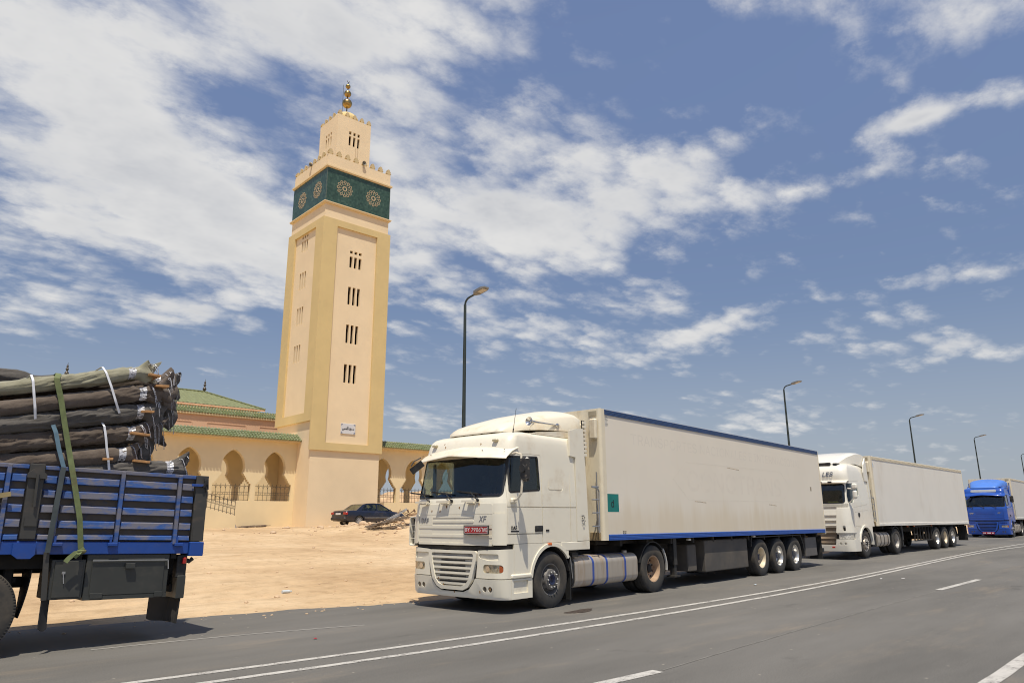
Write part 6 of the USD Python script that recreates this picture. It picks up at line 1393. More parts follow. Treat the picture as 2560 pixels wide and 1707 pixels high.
# ---- the load: long rolls of felt tied at the ends
def felt(name, c, c2, sp):
    n = {'tc': ('texture_coordinate', {}), 'p': ('principled_bsdf', {'roughness': 0.95, 'specular_ior_level': 0.1, 'sheen_weight': 0.25, 'sheen_roughness': 0.5}),
         'n1': ('noise_texture', {'scale': 5.0, 'detail': 6.0}), 'n2': ('noise_texture', {'scale': 95.0, 'detail': 3.0, 'roughness': 0.8}), 'r1': ('rgb_ramp', {'ramp': [(0.3, c), (0.7, c2)]}),
         'f': ('map_range', {'from_min': 0.60, 'from_max': 0.72, 'to_min': 0.0, 'to_max': 0.55, 'clamp': True}), 'x': ('mix_color', {'b': sp}), 'b': ('bump', {'strength': 0.8, 'distance': 0.008}), 'n4': ('noise_texture', {'scale': 26.0, 'detail': 5.0})}
    l = [('tc.object', 'n1.vector'), ('tc.object', 'n2.vector'), ('tc.object', 'n4.vector'), ('n1.fac', 'r1.fac'), ('n2.fac', 'f.value'), ('f.result', 'x.fac'), ('r1.color', 'x.a'), ('x.result', 'p.base_color'), ('n4.fac', 'b.height'), ('b.normal', 'p.normal')]
    return usdkit.material(stage, '/World/Looks/'+name, n, l, surface='p.BSDF')
M_FELT = felt('felt_brown', (0.085, 0.066, 0.052), (0.135, 0.108, 0.087), (0.27, 0.235, 0.205))
M_FELT_GREY = felt('felt_charcoal', (0.072, 0.066, 0.059), (0.112, 0.103, 0.093), (0.22, 0.215, 0.20))
M_FELT_GREEN = felt('felt_sage', (0.20, 0.19, 0.13), (0.30, 0.285, 0.205), (0.30, 0.30, 0.24))
def film_material():
    n = {'tc': ('texture_coordinate', {}), 'p': ('principled_bsdf', {'roughness': 0.3}), 'm': ('mapping', {'mapping_type': 'point', 'scale': (30, 30, 55)}), 'n': ('noise_texture', {'scale': 1.0, 'detail': 3.0}), 'r': ('rgb_ramp', {'ramp': [(0.44, (0.50, 0.50, 0.52)), (0.56, (0.34, 0.34, 0.36)), (0.62, (0.10, 0.10, 0.11))]})}
    return usdkit.material(stage, '/World/Looks/printed_film', n, [('tc.object', 'm.vector'), ('m.vector', 'n.vector'), ('n.fac', 'r.fac'), ('r.color', 'p.base_color')], surface='p.BSDF')
M_FILM = film_material()
ROLLS = 'felt rolls stacked on the blue lorry'
def roll(label, top, thick, Y, mtl, seed, end='flare', big=1.0, film=True, x_start=-3.9, dx=0.0):
    """One roll from the upper edge (x, z) seen along its near side, its thickness and its distance from the kerb."""
    k = Y/FY; top = [(x*k+dx, EYE+(z-EYE)*k) for x, z in top]; r = thick*k/2
    xs_, zs_ = np.array([p[0] for p in top]), np.array([p[1] for p in top])-r
    sl = (zs_[1]-zs_[0])/(xs_[1]-xs_[0])
    L = np.arange(x_start, xs_[-1], 0.045); z = np.where(L < xs_[0], zs_[0]+(L-xs_[0])*sl*np.exp((L-xs_[0])*0.25)*0.8, np.interp(L, xs_, zs_))
    for _ in range(6): z[1:-1] = (z[:-2]+2*z[1:-1]+z[2:])/4
    rnd = np.random.default_rng(seed)
    th = np.linspace(0, 2*PI, 41)[:-1]
    S, T = np.meshgrid(L, th, indexing='ij'); tw = rnd.uniform(-3, 3)
    nz = fbm(np.stack([S*2.2+seed, np.cos(T+S*tw*0.3)*1.1+S*0.8, np.sin(T+S*tw*0.3)*1.1+seed], -1), 4, seed)-0.5
    wr = 1-np.abs(2*fbm(np.stack([S*(3.0+seed % 3), np.cos(T)*2.2+S*1.6*np.sign(tw), np.sin(T)*2.2], -1), 3, seed+50)-1)
    wr2 = 1-np.abs(2*noise(np.stack([S*1.6+T*0.55*np.sign(tw)+seed*3.1, T*1.1, 0*S+seed], -1), seed+90)-1)
    patch = sstep((noise(np.stack([S*1.1, 0*S, 0*S+seed*1.7], -1), seed)-0.40)*4)
    R = r*(1+0.22*nz+(0.25+0.75*patch)*(0.30*(wr**4-0.25)+0.26*(wr2**5-0.15)))
    # tied near the end
    d = L[-1]-L; neck = 1-0.22*np.exp(-((d-0.10)/0.07)**2)
    R = R*neck[:, None]
    yy = Y+r+R*np.cos(T); zz = z[:, None]+R*np.sin(T)
    Yc = 0.02*np.sin(L*1.3+seed); yy = yy+Yc[:, None]
    V = np.stack([S, yy, zz], -1); n, m_ = V.shape[:2]
    # ragged, pinched cloth beyond the tie: a standing fan
    F = [(i*m_+j, i*m_+(j+1) % m_, (i+1)*m_+(j+1) % m_, (i+1)*m_+j) for i in range(n-1) for j in range(m_)]
    V = V.reshape(-1, 3)
    V = np.vstack([V, [L[0], Y+r, z[0]]]); F = np.array(F); tri = np.array([(len(V)-1, (j+1) % m_, j) for j in range(m_)])
    mb = MB(); mb.add((V, F[:, ::-1])); mb.add((V, tri[:, ::-1]))
    p = thing('felt_roll', label, 'roll', group=ROLLS)
    obj('cloth', mb, mtl, p, smooth=True)
    e = np.array([L[-1], Y+r+Yc[-1], z[-1]])
    rows = []; q = 8
    Rl = R[-1]
    up = rnd.uniform(0.65, 1.1)*big; dn_ = rnd.uniform(0.3, 0.6)*big
    for i in range(q+1):
        a = i/q
        ex = 0.17*a*(1+0.30*np.sin(T[0]*2+seed)+0.02*rnd.standard_normal(len(th))*(a > 0.5))
        st = 1+a*np.where(np.sin(th) > 0, up, dn_)*np.abs(np.sin(th))**1.5; sq = 1-0.72*a
        fold = 1+0.18*a*np.sin(th*6+seed+2*a)
        rows.append(np.stack([e[0]+ex, e[1]+Rl*np.cos(th)*sq*fold, e[2]+Rl*np.sin(th)*st], 1))
    rows = np.array(rows); k2 = len(th)
    V = rows.reshape(-1, 3); V = np.vstack([V, rows[-1].mean(0)-np.array([0.08, 0, 0])])
    F = [(i*k2+j, (i+1)*k2+j, (i+1)*k2+(j+1) % k2, i*k2+(j+1) % k2) for i in range(q) for j in range(k2)]
    mb = MB(); mb.add((V, np.array(F))); mb.add((V, np.array([(len(V)-1, q*k2+(j+1) % k2, q*k2+j) for j in range(k2)])))
    obj('gathered_end', mb, mtl, p, smooth=50)
    if film:
        rows = []
        for a in np.linspace(0, 1, 6):
            i = min(range(len(L)), key=lambda i_: abs(d[i_]-(0.14-0.09*a)))
            rr = R[i]*1.035+0.002*rnd.standard_normal(len(th)); rows.append(np.stack([np.full(len(th), L[i]+0.002*a), Y+r+Yc[i]+rr*np.cos(th), z[i]+rr*np.sin(th)], 1))
        V = np.array(rows).reshape(-1, 3); F = [(i*k2+j, i*k2+(j+1) % k2, (i+1)*k2+(j+1) % k2, (i+1)*k2+j) for i in range(5) for j in range(k2)]
        obj('film_wrap', (V, np.array(F)[:, ::-1]), M_FILM, p, smooth=50)
        m = MB()
        for k3 in range(3):
            a0 = rnd.uniform(0, 2*PI); pts = []
            for t in np.linspace(0, 1, 10):
                a = a0+t*rnd.uniform(2.5, 3.2); ii = t
                pts.append((e[0]+0.02+0.17*ii, e[1]+Rl.mean()*math.cos(a)*(1-0.55*ii)*1.1, e[2]+Rl.mean()*math.sin(a)*(1+ii*0.8)*1.05))
            m.tube(pts, 0.006, 4)
        obj('film_string', m, M_FILM, p, kind='stuff')
    return p
roll('sage green felt roll on top of the near side of the load', [(1.85, 3.41), (2.43, 3.555), (3.0, 3.71), (3.52, 3.85)], 0.185, FY+0.04, M_FELT_GREEN, 1, big=1.15)
roll('brown felt roll second from the top, just below the sage green roll', [(1.89, 3.16), (2.5, 3.31), (3.18, 3.475), (3.72, 3.585)], 0.205, FY+0.02, M_FELT, 2, big=0.6)
roll('smooth charcoal felt roll third from the top on the near side', [(1.92, 2.95), (2.59, 3.075), (3.21, 3.22), (3.70, 3.315)], 0.215, FY+0.02, M_FELT_GREY, 3, big=0.9)
roll('wrinkled brown felt roll fourth from the top on the near side', [(1.95, 2.72), (2.7, 2.845), (3.17, 2.925), (3.64, 3.0)], 0.215, FY+0.02, M_FELT, 4, big=1.0)
roll('brown felt roll fifth from the top, with a loose fold by its tied end', [(1.98, 2.48), (2.76, 2.585), (3.21, 2.645), (3.52, 2.69)], 0.235, FY+0.02, M_FELT, 5, big=1.0)
roll('lowest felt roll on the near side, lying on the dropside and sticking out furthest', [(1.98, 2.30), (2.82, 2.375), (3.3, 2.42), (4.02, 2.49), (4.22, 2.50)], 0.20, FY+0.05, M_FELT_GREY, 6, big=1.3)
# the second row and the rows beyond, seen by their ends
roll('sage green felt roll in the second row of the load, level with the top', [(1.85, 3.40), (2.43, 3.55), (3.0, 3.71), (3.62, 3.86)], 0.18, FY+0.27, M_FELT_GREEN, 11, big=1.2)
roll('felt roll end under the sage green one in the second row', [(1.89, 3.15), (2.5, 3.31), (3.18, 3.47), (3.84, 3.68)], 0.26, FY+0.28, M_FELT, 12, big=1.3)
roll('felt roll in the middle of the second row of the load', [(1.92, 2.93), (2.59, 3.07), (3.21, 3.22), (3.74, 3.36)], 0.27, FY+0.28, M_FELT_GREY, 13, big=1.2)
roll('felt roll fourth down in the second row of the load', [(1.95, 2.71), (2.7, 2.84), (3.17, 2.92), (3.76, 3.06)], 0.27, FY+0.28, M_FELT, 14, big=1.2)
roll('felt roll low in the second row of the load', [(1.98, 2.47), (2.76, 2.58), (3.21, 2.64), (3.66, 2.74)], 0.27, FY+0.28, M_FELT_GREY, 15, big=1.0)
roll('brown felt roll with a ragged end, top of the third row of the load', [(1.85, 3.36), (2.43, 3.50), (3.0, 3.64), (3.90, 3.80)], 0.27, FY+0.54, M_FELT, 21, big=1.1)
roll('brown felt roll second down in the third row of the load', [(1.89, 3.12), (2.5, 3.27), (3.18, 3.42), (3.92, 3.58)], 0.27, FY+0.54, M_FELT, 22, big=1.0)
roll('felt roll third down in the third row of the load', [(1.92, 2.90), (2.59, 3.04), (3.21, 3.19), (3.86, 3.34)], 0.27, FY+0.54, M_FELT_GREY, 23, big=1.0)
roll('felt roll fourth down in the third row of the load', [(1.95, 2.68), (2.7, 2.81), (3.17, 2.9), (3.84, 3.06)], 0.27, FY+0.54, M_FELT, 24, big=1.0)
roll('charcoal felt roll at the top of the far row of the load', [(1.85, 3.30), (2.43, 3.45), (3.0, 3.58), (3.96, 3.76)], 0.27, FY+0.80, M_FELT_GREY, 31, big=1.1)
roll('charcoal felt roll second down in the far row of the load', [(1.89, 3.06), (2.5, 3.20), (3.18, 3.36), (3.94, 3.53)], 0.27, FY+0.80, M_FELT_GREY, 32, big=1.0)
roll('charcoal felt roll third down in the far row of the load', [(1.92, 2.84), (2.59, 2.98), (3.21, 3.12), (3.96, 3.30)], 0.27, FY+0.80, M_FELT_GREY, 33, big=1.0)
roll('charcoal felt roll arching above the load at the left edge', [(1.2, 3.50), (1.75, 3.585), (2.05, 3.60), (2.32, 3.55)], 0.20, FY+1.06, M_FELT_GREY, 34, big=0.3, film=False)
# battens between the layers
M_BATTEN = mat('batten_pine', (0.42, 0.22, 0.085), 0.75, var=0.3, scale=6, stretch=(3, 0.4, 3))
for i, (x, z, w, y0, y1, lb) in enumerate(((3.735, 3.745, 0.16, -0.02, 0.5, 'pale pine batten directly under the sage green roll end'), (3.86, 3.60, 0.19, 0.0, 0.6, 'pine batten under the end of the second roll down'), (3.62, 2.86, 0.25, -0.06, 0.6, 'wide pine batten under the fourth roll down'), (3.70, 3.20, 0.17, 0.0, 0.6, 'dark pine batten under the charcoal roll end'), (3.69, 2.475, 0.22, -0.02, 0.6, 'pine batten standing just over the dropside below the fifth roll'), (3.24, 2.485, 0.13, -0.02, 0.4, 'short pine batten between the two lowest rolls'))):
    v, f = cbox(x-w/2, x+w/2, FY+y0, FY+y1, z-0.016, z+0.016, 0.003).vertices, cbox(x-w/2, x+w/2, FY+y0, FY+y1, z-0.016, z+0.016, 0.003).faces
    v = np.array(v); v[:, 2] += (v[:, 0]-x)*0.06*(1 if i % 2 else -1)
    obj('batten', (v, f), M_BATTEN, smooth=False, label=lb, cat='batten')
# lashings
def ribbon(pts, w, t=0.005, wdir=(1, 0, 0), n=40, wob=0.0):
    P = np.array(pts, float); L = np.r_[0, np.cumsum(np.linalg.norm(np.diff(P, axis=0), axis=1))]; s = np.linspace(0, L[-1], n)
    c = np.stack([np.interp(s, L, P[:, i]) for i in range(3)], 1); tg = np.gradient(c, axis=0); tg /= np.linalg.norm(tg, axis=1, keepdims=True)
    wd = np.array(wdir, float)-tg*(tg@np.array(wdir, float))[:, None]; wd /= np.linalg.norm(wd, axis=1, keepdims=True); nr = np.cross(tg, wd)
    nr = nr+0; tl = wob*np.sin(s*5)[:, None]
    a, b = c+wd*w/2+nr*tl, c-wd*w/2-nr*tl
    V = np.vstack([a, b, a+nr*t, b+nr*t]); F = []
    for i in range(n-1):
        F += [(i, i+1, n+i+1, n+i), (2*n+i, 3*n+i, 3*n+i+1, 2*n+i+1), (i, 2*n+i, 2*n+i+1, i+1), (n+i, n+i+1, 3*n+i+1, 3*n+i)]
    F += [(0, n, 3*n, 2*n), (n-1, 3*n-1, 4*n-1, 2*n-1)]
    return (V, np.array(F))
M_WEB_GREEN = mat('webbing_olive', (0.135, 0.165, 0.065), 0.8, var=0.2, scale=12, dirt=(0.12, 0.08, 0.045), dirt_amt=0.7, dirt_scale=3.2, dirt_cut=(0.52, 0.68))
M_WEB_BLUE = mat('webbing_slate_blue', (0.095, 0.165, 0.215), 0.8, var=0.15, scale=12)
M_WEB_DARK = mat('webbing_dark', (0.055, 0.068, 0.070), 0.7, var=0.2, scale=6)
M_BANDING = mat('banding_white', (0.66, 0.67, 0.70), 0.35)
Yn = FY-0.035
gs = thing('lashing_strap', 'olive green lashing strap tied over the rolls and down the blue dropside', 'strap')
obj('webbing', ribbon([(2.60, FY+1.4, 3.60), (2.58, FY+0.6, 3.64), (2.52, FY+0.10, 3.62), (2.475, FY-0.015, 3.52), (2.56, Yn+0.02, 3.26), (2.62, Yn+0.01, 3.02), (2.69, Yn+0.01, 2.76), (2.76, Yn, 2.50), (2.80, Yn-0.03, 2.33), (2.97, Yn-0.045, 1.68), (3.035, Yn-0.03, 1.285)], 0.068, wob=0.003), M_WEB_GREEN, gs)
m = MB(); m.add(ribbon([(3.035, Yn-0.045, 1.30), (3.07, Yn-0.06, 1.25), (2.97, Yn-0.05, 1.235), (2.90, Yn-0.05, 1.17), (2.87, Yn-0.05, 1.125)], 0.055, 0.006, (0.3, 0, 1), 20, 0.006)); m.add(ribbon([(3.04, Yn-0.05, 1.27), (3.0, Yn-0.075, 1.22), (2.965, Yn-0.06, 1.18)], 0.05, 0.006, (1, 0, 0.4), 14, 0.008)); m.box(2.99, 3.10, Yn-0.075, Yn-0.02, 1.235, 1.275, 0.012)
obj('tied_end', m, M_WEB_GREEN, gs)
bs = thing('lashing_strap', 'slate blue strap running from the rolls down over the dropside beside the green one', 'strap')
obj('webbing', ribbon([(2.52, FY+0.012, 2.90), (2.56, Yn+0.02, 2.80), (2.62, Yn, 2.58), (2.70, Yn-0.02, 2.345)], 0.052), M_WEB_BLUE, bs)
obj('lower_webbing', ribbon([(2.70, Yn-0.022, 2.345), (2.68, Yn-0.03, 1.9), (2.665, Yn-0.03, 1.55), (2.655, Yn-0.02, 1.25)], 0.062, wob=0.002), M_WEB_DARK, bs)
for i, (pts, lb) in enumerate((([(2.20, FY+0.35, 3.52), (2.20, FY+0.10, 3.555), (2.21, FY+0.0, 3.47), (2.24, Yn+0.02, 3.30), (2.28, Yn+0.02, 3.10), (2.31, FY+0.02, 2.955)], 'white plastic band round the upper rolls near the left edge'), ([(3.03, FY+0.35, 3.76), (3.05, FY+0.12, 3.79), (3.08, FY+0.01, 3.69), (3.16, Yn+0.02, 3.50), (3.24, Yn+0.02, 3.30), (3.32, FY+0.02, 3.14)], 'white plastic band round the upper rolls near their tied ends'), ([(3.13, FY+0.1, 3.0), (3.14, FY-0.01, 2.93), (3.17, Yn+0.015, 2.80), (3.21, Yn+0.015, 2.60), (3.25, Yn+0.02, 2.45), (3.28, FY+0.02, 2.34)], 'white plastic band round the lower rolls'))):
    obj('plastic_band', ribbon(pts, 0.030, 0.003), M_BANDING, smooth=40, label=lb, cat='band', group='white bands round the rolls')
ob_ = ribbon([(1.55, FY-0.04, 1.88), (1.9, FY-0.05, 1.93), (2.155, FY-0.06, 1.985)], 0.06, 0.006, (0, 0.1, 1))
obj('lashing_strap', ob_, mat('webbing_tan', (0.25, 0.19, 0.085), 0.8, var=0.2), smooth=40, label='tan strap end on the dropside at the left edge', cat='strap')

# ---------------------------------------------------------------- street lamps behind the lorries
M_POLE = mat('pole_dark_green', (0.030, 0.042, 0.038), 0.5, 0.2, var=0.15)
M_LUM = mat('luminaire_grey', (0.17, 0.17, 0.165), 0.5, var=0.1)
M_LENS = mat('luminaire_lens', (0.42, 0.38, 0.32), 0.25)
def lamp_at(px, py, zt):
    """Foot of a lamp whose bend stands at a photo point, zt above the ground there."""
    d = pix_dir(px, py); t = 20.0
    for _ in range(40):
        p = d*t; zg = float(ground_z(np.array(p[0]), np.array(p[1]))); t = (zt+zg-EYE)/d[2]
    return p[0], p[1], zg
LH_ = 9.0
LAMPS = [(1163, 745, 'tall green street lamp rising behind the cab roof of the nearest lorry'), (1958.5, 964, 'street lamp rising behind the rear end of the nearest white trailer'), (2272.5, 1043, 'street lamp rising behind the plain white second trailer'), (2434.5, 1092, 'street lamp between the second trailer and the blue cab'), (2552, 1135, 'street lamp at the right edge above the third trailer')]
def build_lamp(loc, label):
    p = thing('street_lamp', label, 'street lamp', loc, group='street lamps along the road')
    obj('pole', lathe([(0, -0.4), (0.105, -0.4), (0.10, 0.9), (0.085, 0.95), (0.05, LH_), (0, LH_)], 14), M_POLE, p)
    a = np.linspace(0, PI/2*0.86, 8)
    m = MB(); m.tube([(0, -0.28*(1-math.cos(t)), LH_-0.02+0.26*math.sin(t)) for t in a]+[(0, -0.52, LH_+0.285)], 0.036, 8); obj('arm', m, M_POLE, p)
    c, s = math.cos(0.20), math.sin(0.20)
    def tilt(v): v = np.array(v, float); y, z = v[:, 1].copy(), v[:, 2].copy(); v[:, 1] = y*c-(-z)*s*-1; v[:, 1] = y*c+z*s; v[:, 2] = -y*s+z*c; v += (0, -0.50, LH_+0.285); return v
    hd = m3.Manifold.hull_points(np.array([(x*w, y, z) for y, w, zt, zb in ((0, 0.06, 0.03, -0.03), (-0.12, 0.15, 0.06, -0.035), (-0.50, 0.17, 0.045, -0.035), (-0.66, 0.11, 0.015, -0.03)) for x in (-1, 1) for z in (zt, zb)])) if hasattr(m3.Manifold, 'hull_points') else None
    if hd is None:
        hd = trimesh.convex.convex_hull(np.array([(x*w, y, z) for y, w, zt, zb in ((0, 0.06, 0.03, -0.03), (-0.12, 0.15, 0.06, -0.035), (-0.50, 0.17, 0.045, -0.035), (-0.66, 0.11, 0.015, -0.03)) for x in (-1, 1) for z in (zt, zb)]))
        hv, hf = np.array(hd.vertices), np.array(hd.faces)
    else: q = hd.to_mesh(); hv, hf = np.array(q.vert_properties[:, :3]), q.tri_verts
    obj('luminaire', (tilt(hv), hf), M_LUM, p, smooth=False)
    b = cbox(-0.115, 0.115, -0.56, -0.26, -0.044, -0.036); obj('lens', (tilt(b[0]), b[1]), M_LENS, p, smooth=False)
    return p
first = None
for px, py, lb in LAMPS:
    x, y, z = lamp_at(px, py, LH_+0.26)
    if first is None: first = build_lamp((x, y, z), lb)
    else: copy_of(first, lb, 'street lamp', (x, y, z), group='street lamps along the road')

# ---------------------------------------------------------------- dark saloon car parked before the minaret
M_CAR = mat('car_midnight_blue', (0.008, 0.010, 0.022), 0.22, var=0.1, coat=0.6, dirt=(0.14, 0.11, 0.085), dirt_amt=0.22, dirt_scale=1.4)
M_CARBLK = mat('car_bumper', (0.018, 0.018, 0.021), 0.45, dirt=(0.12, 0.09, 0.07), dirt_amt=0.5, dirt_scale=2.5)
M_CARGLASS = pane_mat('car_glass', (0.62, 0.66, 0.58))
d_ = pix_dir(924, 1290); d_ = d_[:2]/np.linalg.norm(d_[:2]); cc = d_*49.0
CARZ = 1.23
view = math.atan2(d_[1], d_[0]); CAR_YAW = view-PI/2+math.radians(36)
car = thing('parked_car', 'midnight blue saloon car parked against the foot of the minaret', 'car', (cc[0], cc[1], CARZ), CAR_YAW)
# x forward from the middle, y to the car's left
def csec(x, zb, zt, w, crown=0.02):
    P = [(w*0.90, zb), (w*0.985, zb+0.10), (w, zb+(zt-zb)*0.5), (w*0.985, zt-0.12), (w*0.93, zt-0.03), (w*0.80, zt), (w*0.4, zt+crown), (0, zt+crown*1.3)]
    P = P+[(-y, z) for y, z in P[-2::-1]]
    return [(x, y, z) for y, z in P]
ST = [(-2.40, 0.50, 0.74, 0.70, 0.01), (-2.37, 0.40, 0.88, 0.78, 0.015), (-2.25, 0.30, 0.955, 0.84, 0.02), (-1.8, 0.26, 0.985, 0.875, 0.02), (-1.2, 0.24, 0.965, 0.89, 0.01), (-0.3, 0.22, 0.94, 0.90, 0.0), (0.7, 0.22, 0.93, 0.90, 0.0), (1.05, 0.22, 0.925, 0.895, 0.03), (1.6, 0.23, 0.885, 0.885, 0.035), (2.1, 0.26, 0.80, 0.83, 0.03), (2.30, 0.32, 0.72, 0.74, 0.02), (2.38, 0.42, 0.62, 0.62, 0.01)]
rows = [csec(*s) for s in ST]; n = len(rows[0]); V = np.array(rows).reshape(-1, 3); tri = []
for i in range(len(rows)-1):
    for j in range(n): a, b = i*n+j, i*n+(j+1) % n; tri += [(a, b, b+n), (a, b+n, a+n)]
for e, fl in ((0, 1), ((len(rows)-1)*n, -1)):
    for j in range(1, n-1): tri.append((e, e+j+1, e+j) if fl > 0 else (e, e+j, e+j+1))
bodym = MF((V, np.array(tri)))
arch = union([PR(Point(x, 0.31).buffer(0.365), 'y', y0, y1) for x in (-1.40, 1.42) for y0, y1 in ((-1.2, -0.62), (0.62, 1.2))])
lines_ = union([MF(cbox(x-0.005, x+0.005, -1.2, 1.2, 0.30, 0.90))-MF(cbox(-3, 3, -0.872, 0.872, 0, 2)) for x in (-0.85, 0.10, 1.05)])
obj('body', bodym-arch-lines_, M_CAR, car, smooth=40)
gh_ = [(-1.62, 0.95), (-1.05, 1.33), (-0.75, 1.405), (-0.2, 1.43), (0.35, 1.40), (1.22, 0.93)]
def green(off=0.0, top=0.0):
    V = []; nn = len(gh_)
    for x, z in gh_:
        h = (z-0.9)/0.53; w = 0.815-0.20*h-off
        zz = z-(top if z > 1.0 else 0)
        V.append([(x, -w, zz), (x, w, zz)])
    base = [[(-1.62+off, -0.80+off, 0.88), (-1.62+off, 0.80-off, 0.88)], [(1.22-off, -0.80+off, 0.88), (1.22-off, 0.80-off, 0.88)]]
    pts = np.array([p for r in V for p in r]+[p for r in base for p in r]); return m3.Manifold.hull_points(pts)
G_ = green(); GI = green(0.045, 0.03)
w_side = [rpoly([(-1.22, 0.975), (-0.90, 1.30), (-0.80, 1.335), (-0.80, 0.97)], 0.02), rpoly([(-0.76, 0.97), (-0.76, 1.345), (-0.2, 1.375), (-0.02, 1.37), (-0.02, 0.965)], 0.03), rpoly([(0.05, 0.965), (0.05, 1.365), (0.32, 1.345), (0.95, 0.985), (0.95, 0.96)], 0.03)]
wcut = union([PR(p, 'y', -1.2, 1.2) for p in w_side]); rear_w = MF(cbox(-2, -0.85, -0.60, 0.60, 0.99, 1.325)); front_w = MF(cbox(0.4, 2, -0.60, 0.60, 0.985, 1.33))
obj('cabin', (G_-GI)-wcut-rear_w-front_w, M_CAR, car, smooth=30)
gl = (green(0.012, 0.01)-green(0.016, 0.012))
for k in range(3):
    for s in (-1, 1): obj('side_window', gl ^ PR(w_side[k], 'y', 0 if s > 0 else -1.2, 1.2 if s > 0 else 0), M_CARGLASS, car, smooth=False)
obj('rear_window', gl ^ rear_w, M_CARGLASS, car, smooth=False); obj('windscreen', gl ^ front_w, M_CARGLASS, car, smooth=False)
m = MB()
for y in (-0.37, 0.37): m.box(-0.25, 0.0, y-0.24, y+0.24, 0.5, 1.15, 0.05); m.box(-0.2, -0.08, y-0.11, y+0.11, 1.16, 1.30, 0.04)
m.box(-1.1, -0.85, -0.6, 0.6, 0.5, 1.08, 0.05); m.box(0.85, 1.2, -0.65, 0.65, 0.7, 0.98, 0.04)
obj('seats', m, mat('car_seat', (0.16, 0.16, 0.14), 0.9), car, kind='stuff')
m = MB(); m.box(-2.46, -2.05, -0.80, 0.80, 0.36, 0.56, 0.06); obj('rear_bumper', m, M_CARBLK, car)
for s in (-1, 1): obj('tail_light', cbox(-2.41, -2.22, s*0.50, s*0.835, 0.70, 0.855, 0.03), M_RED_L, car)
obj('number_plate', cbox(-2.425, -2.405, -0.27, 0.27, 0.70, 0.81, 0.006), M_PLATE_WHITE, car)
obj('boot_trim', cbox(-2.41, -2.395, -0.40, 0.40, 0.825, 0.85, 0.005), M_CARBLK, car)
m = MB()
for s in (-1, 1):
    obj('rub_strip', cbox(-1.0, 1.02, s*0.885, s*0.912, 0.50, 0.53, 0.006), M_STEEL, car); obj('mirror', cbox(0.80, 0.95, s*0.86, s*1.02, 0.93, 1.05, 0.03), M_CAR, car)
    for x in (-0.75, 0.18): obj('door_handle', cbox(x, x+0.18, s*0.885, s*0.915, 0.80, 0.83, 0.01), M_CAR, car)
    obj('indicator', cbox(1.25, 1.31, s*0.88, s*0.90, 0.66, 0.69, 0.004), M_CLEAR_L, car)
M_ALLOY = mat('alloy', (0.50, 0.50, 0.49), 0.35, 0.7, dirt=(0.3, 0.25, 0.2), dirt_amt=0.4)
for x in (-1.40, 1.42):
    for s in (-1, 1):
        w = thing('wheel', parent=car, loc=(x, s*0.775, 0.315))
        obj('tyre', lathe([(0.21, -0.09), (0.25, -0.10), (0.30, -0.095), (0.315, -0.06), (0.315, 0.06), (0.30, 0.095), (0.25, 0.10), (0.21, 0.09)], 36, 'y'), M_RUBBER, w)
        m = MB(); m.add(lathe([(0.215, s*0.085), (0.20, s*0.09), (0.195, s*0.03), (0, s*0.03)], 30, 'y'))
        for k in range(10):
            a = 2*PI*k/10; m.bar((0.05*math.cos(a), s*0.075, 0.05*math.sin(a)), (0.20*math.cos(a), s*0.075, 0.20*math.sin(a)), 0.045, 0.02, up=(0, 1, 0))
        m.add(lathe([(0, s*0.09), (0.06, s*0.085), (0.065, s*0.06), (0, s*0.06)], 16, 'y')); obj('rim', m, M_ALLOY, w)

# ---------------------------------------------------------------- heap of scrap beside the car, stones, litter
def hit(px, py):
    """Ground point seen at a photo point."""
    d = pix_dir(px, py); t = np.linspace(3, 60, 2400); P = d[None]*t[:, None]; P[:, 2] += EYE
    below = np.nonzero(P[:, 2] <= ground_z(P[:, 0], P[:, 1]))[0]
    return P[below[0]] if len(below) else P[-1]
def at_dist(px, py, dist):
    d = pix_dir(px, py); d = d/np.hypot(d[0], d[1])*dist; return np.array([d[0], d[1], EYE+d[2]])
M_ALU = mat('scrap_aluminium', (0.50, 0.49, 0.47), 0.4, 0.6, var=0.15)
M_RUSTY = mat('scrap_rust', (0.13, 0.075, 0.045), 0.8, var=0.35, scale=8)
M_OLDWOOD = mat('weathered_wood', (0.36, 0.22, 0.13), 0.85, var=0.3, scale=5, stretch=(1, 4, 4))
M_GREYWOOD = mat('grey_brushwood', (0.19, 0.145, 0.105), 0.9, var=0.4, scale=9)
DD = min(44.0, float(np.linalg.norm(hit(955, 1319)[:2])))
A = lambda x, y, d=DD: at_dist(780+x/6.03, 1080+y/6.03, d)
lad = thing('folded_trestle', 'folded aluminium trestle lying across the scrap by the car', 'trestle')
obj('rail', MB().bar(A(1125, 1330), A(1440, 1165), 0.05, 0.06), M_ALU, lad, smooth=False); obj('rail', MB().bar(A(1120, 1318, DD+0.35), A(1430, 1150, DD+0.35), 0.05, 0.06), M_ALU, lad, smooth=False); obj('rail', MB().bar(A(1150, 1335, DD-0.2), A(1320, 1250, DD-0.2), 0.05, 0.05), M_ALU, lad, smooth=False)
for q in (0.2, 0.45, 0.7, 0.92): obj('rung', MB().bar(A(1125, 1330)*(1-q)+A(1440, 1165)*q, A(1120, 1318, DD+0.35)*(1-q)+A(1430, 1150, DD+0.35)*q, 0.04, 0.04), M_ALU, lad, smooth=False)
fr = thing('rusty_frame', 'thin rusty metal frame with crossed rods standing on the scrap heap', 'frame')
for a, b in (((1330, 1180), (1460, 1280)), ((1440, 1165), (1455, 1215)), ((1345, 1190), (1480, 1245)), ((1380, 1275), (1545, 1180)), ((1535, 1160), (1555, 1205)), ((1430, 1250), (1530, 1180))): obj('rod', MB().bar(A(*a), A(*b), 0.03 if a[1] > 1170 else 0.09, 0.03 if a[1] > 1170 else 0.09), M_RUSTY, fr, smooth=False)
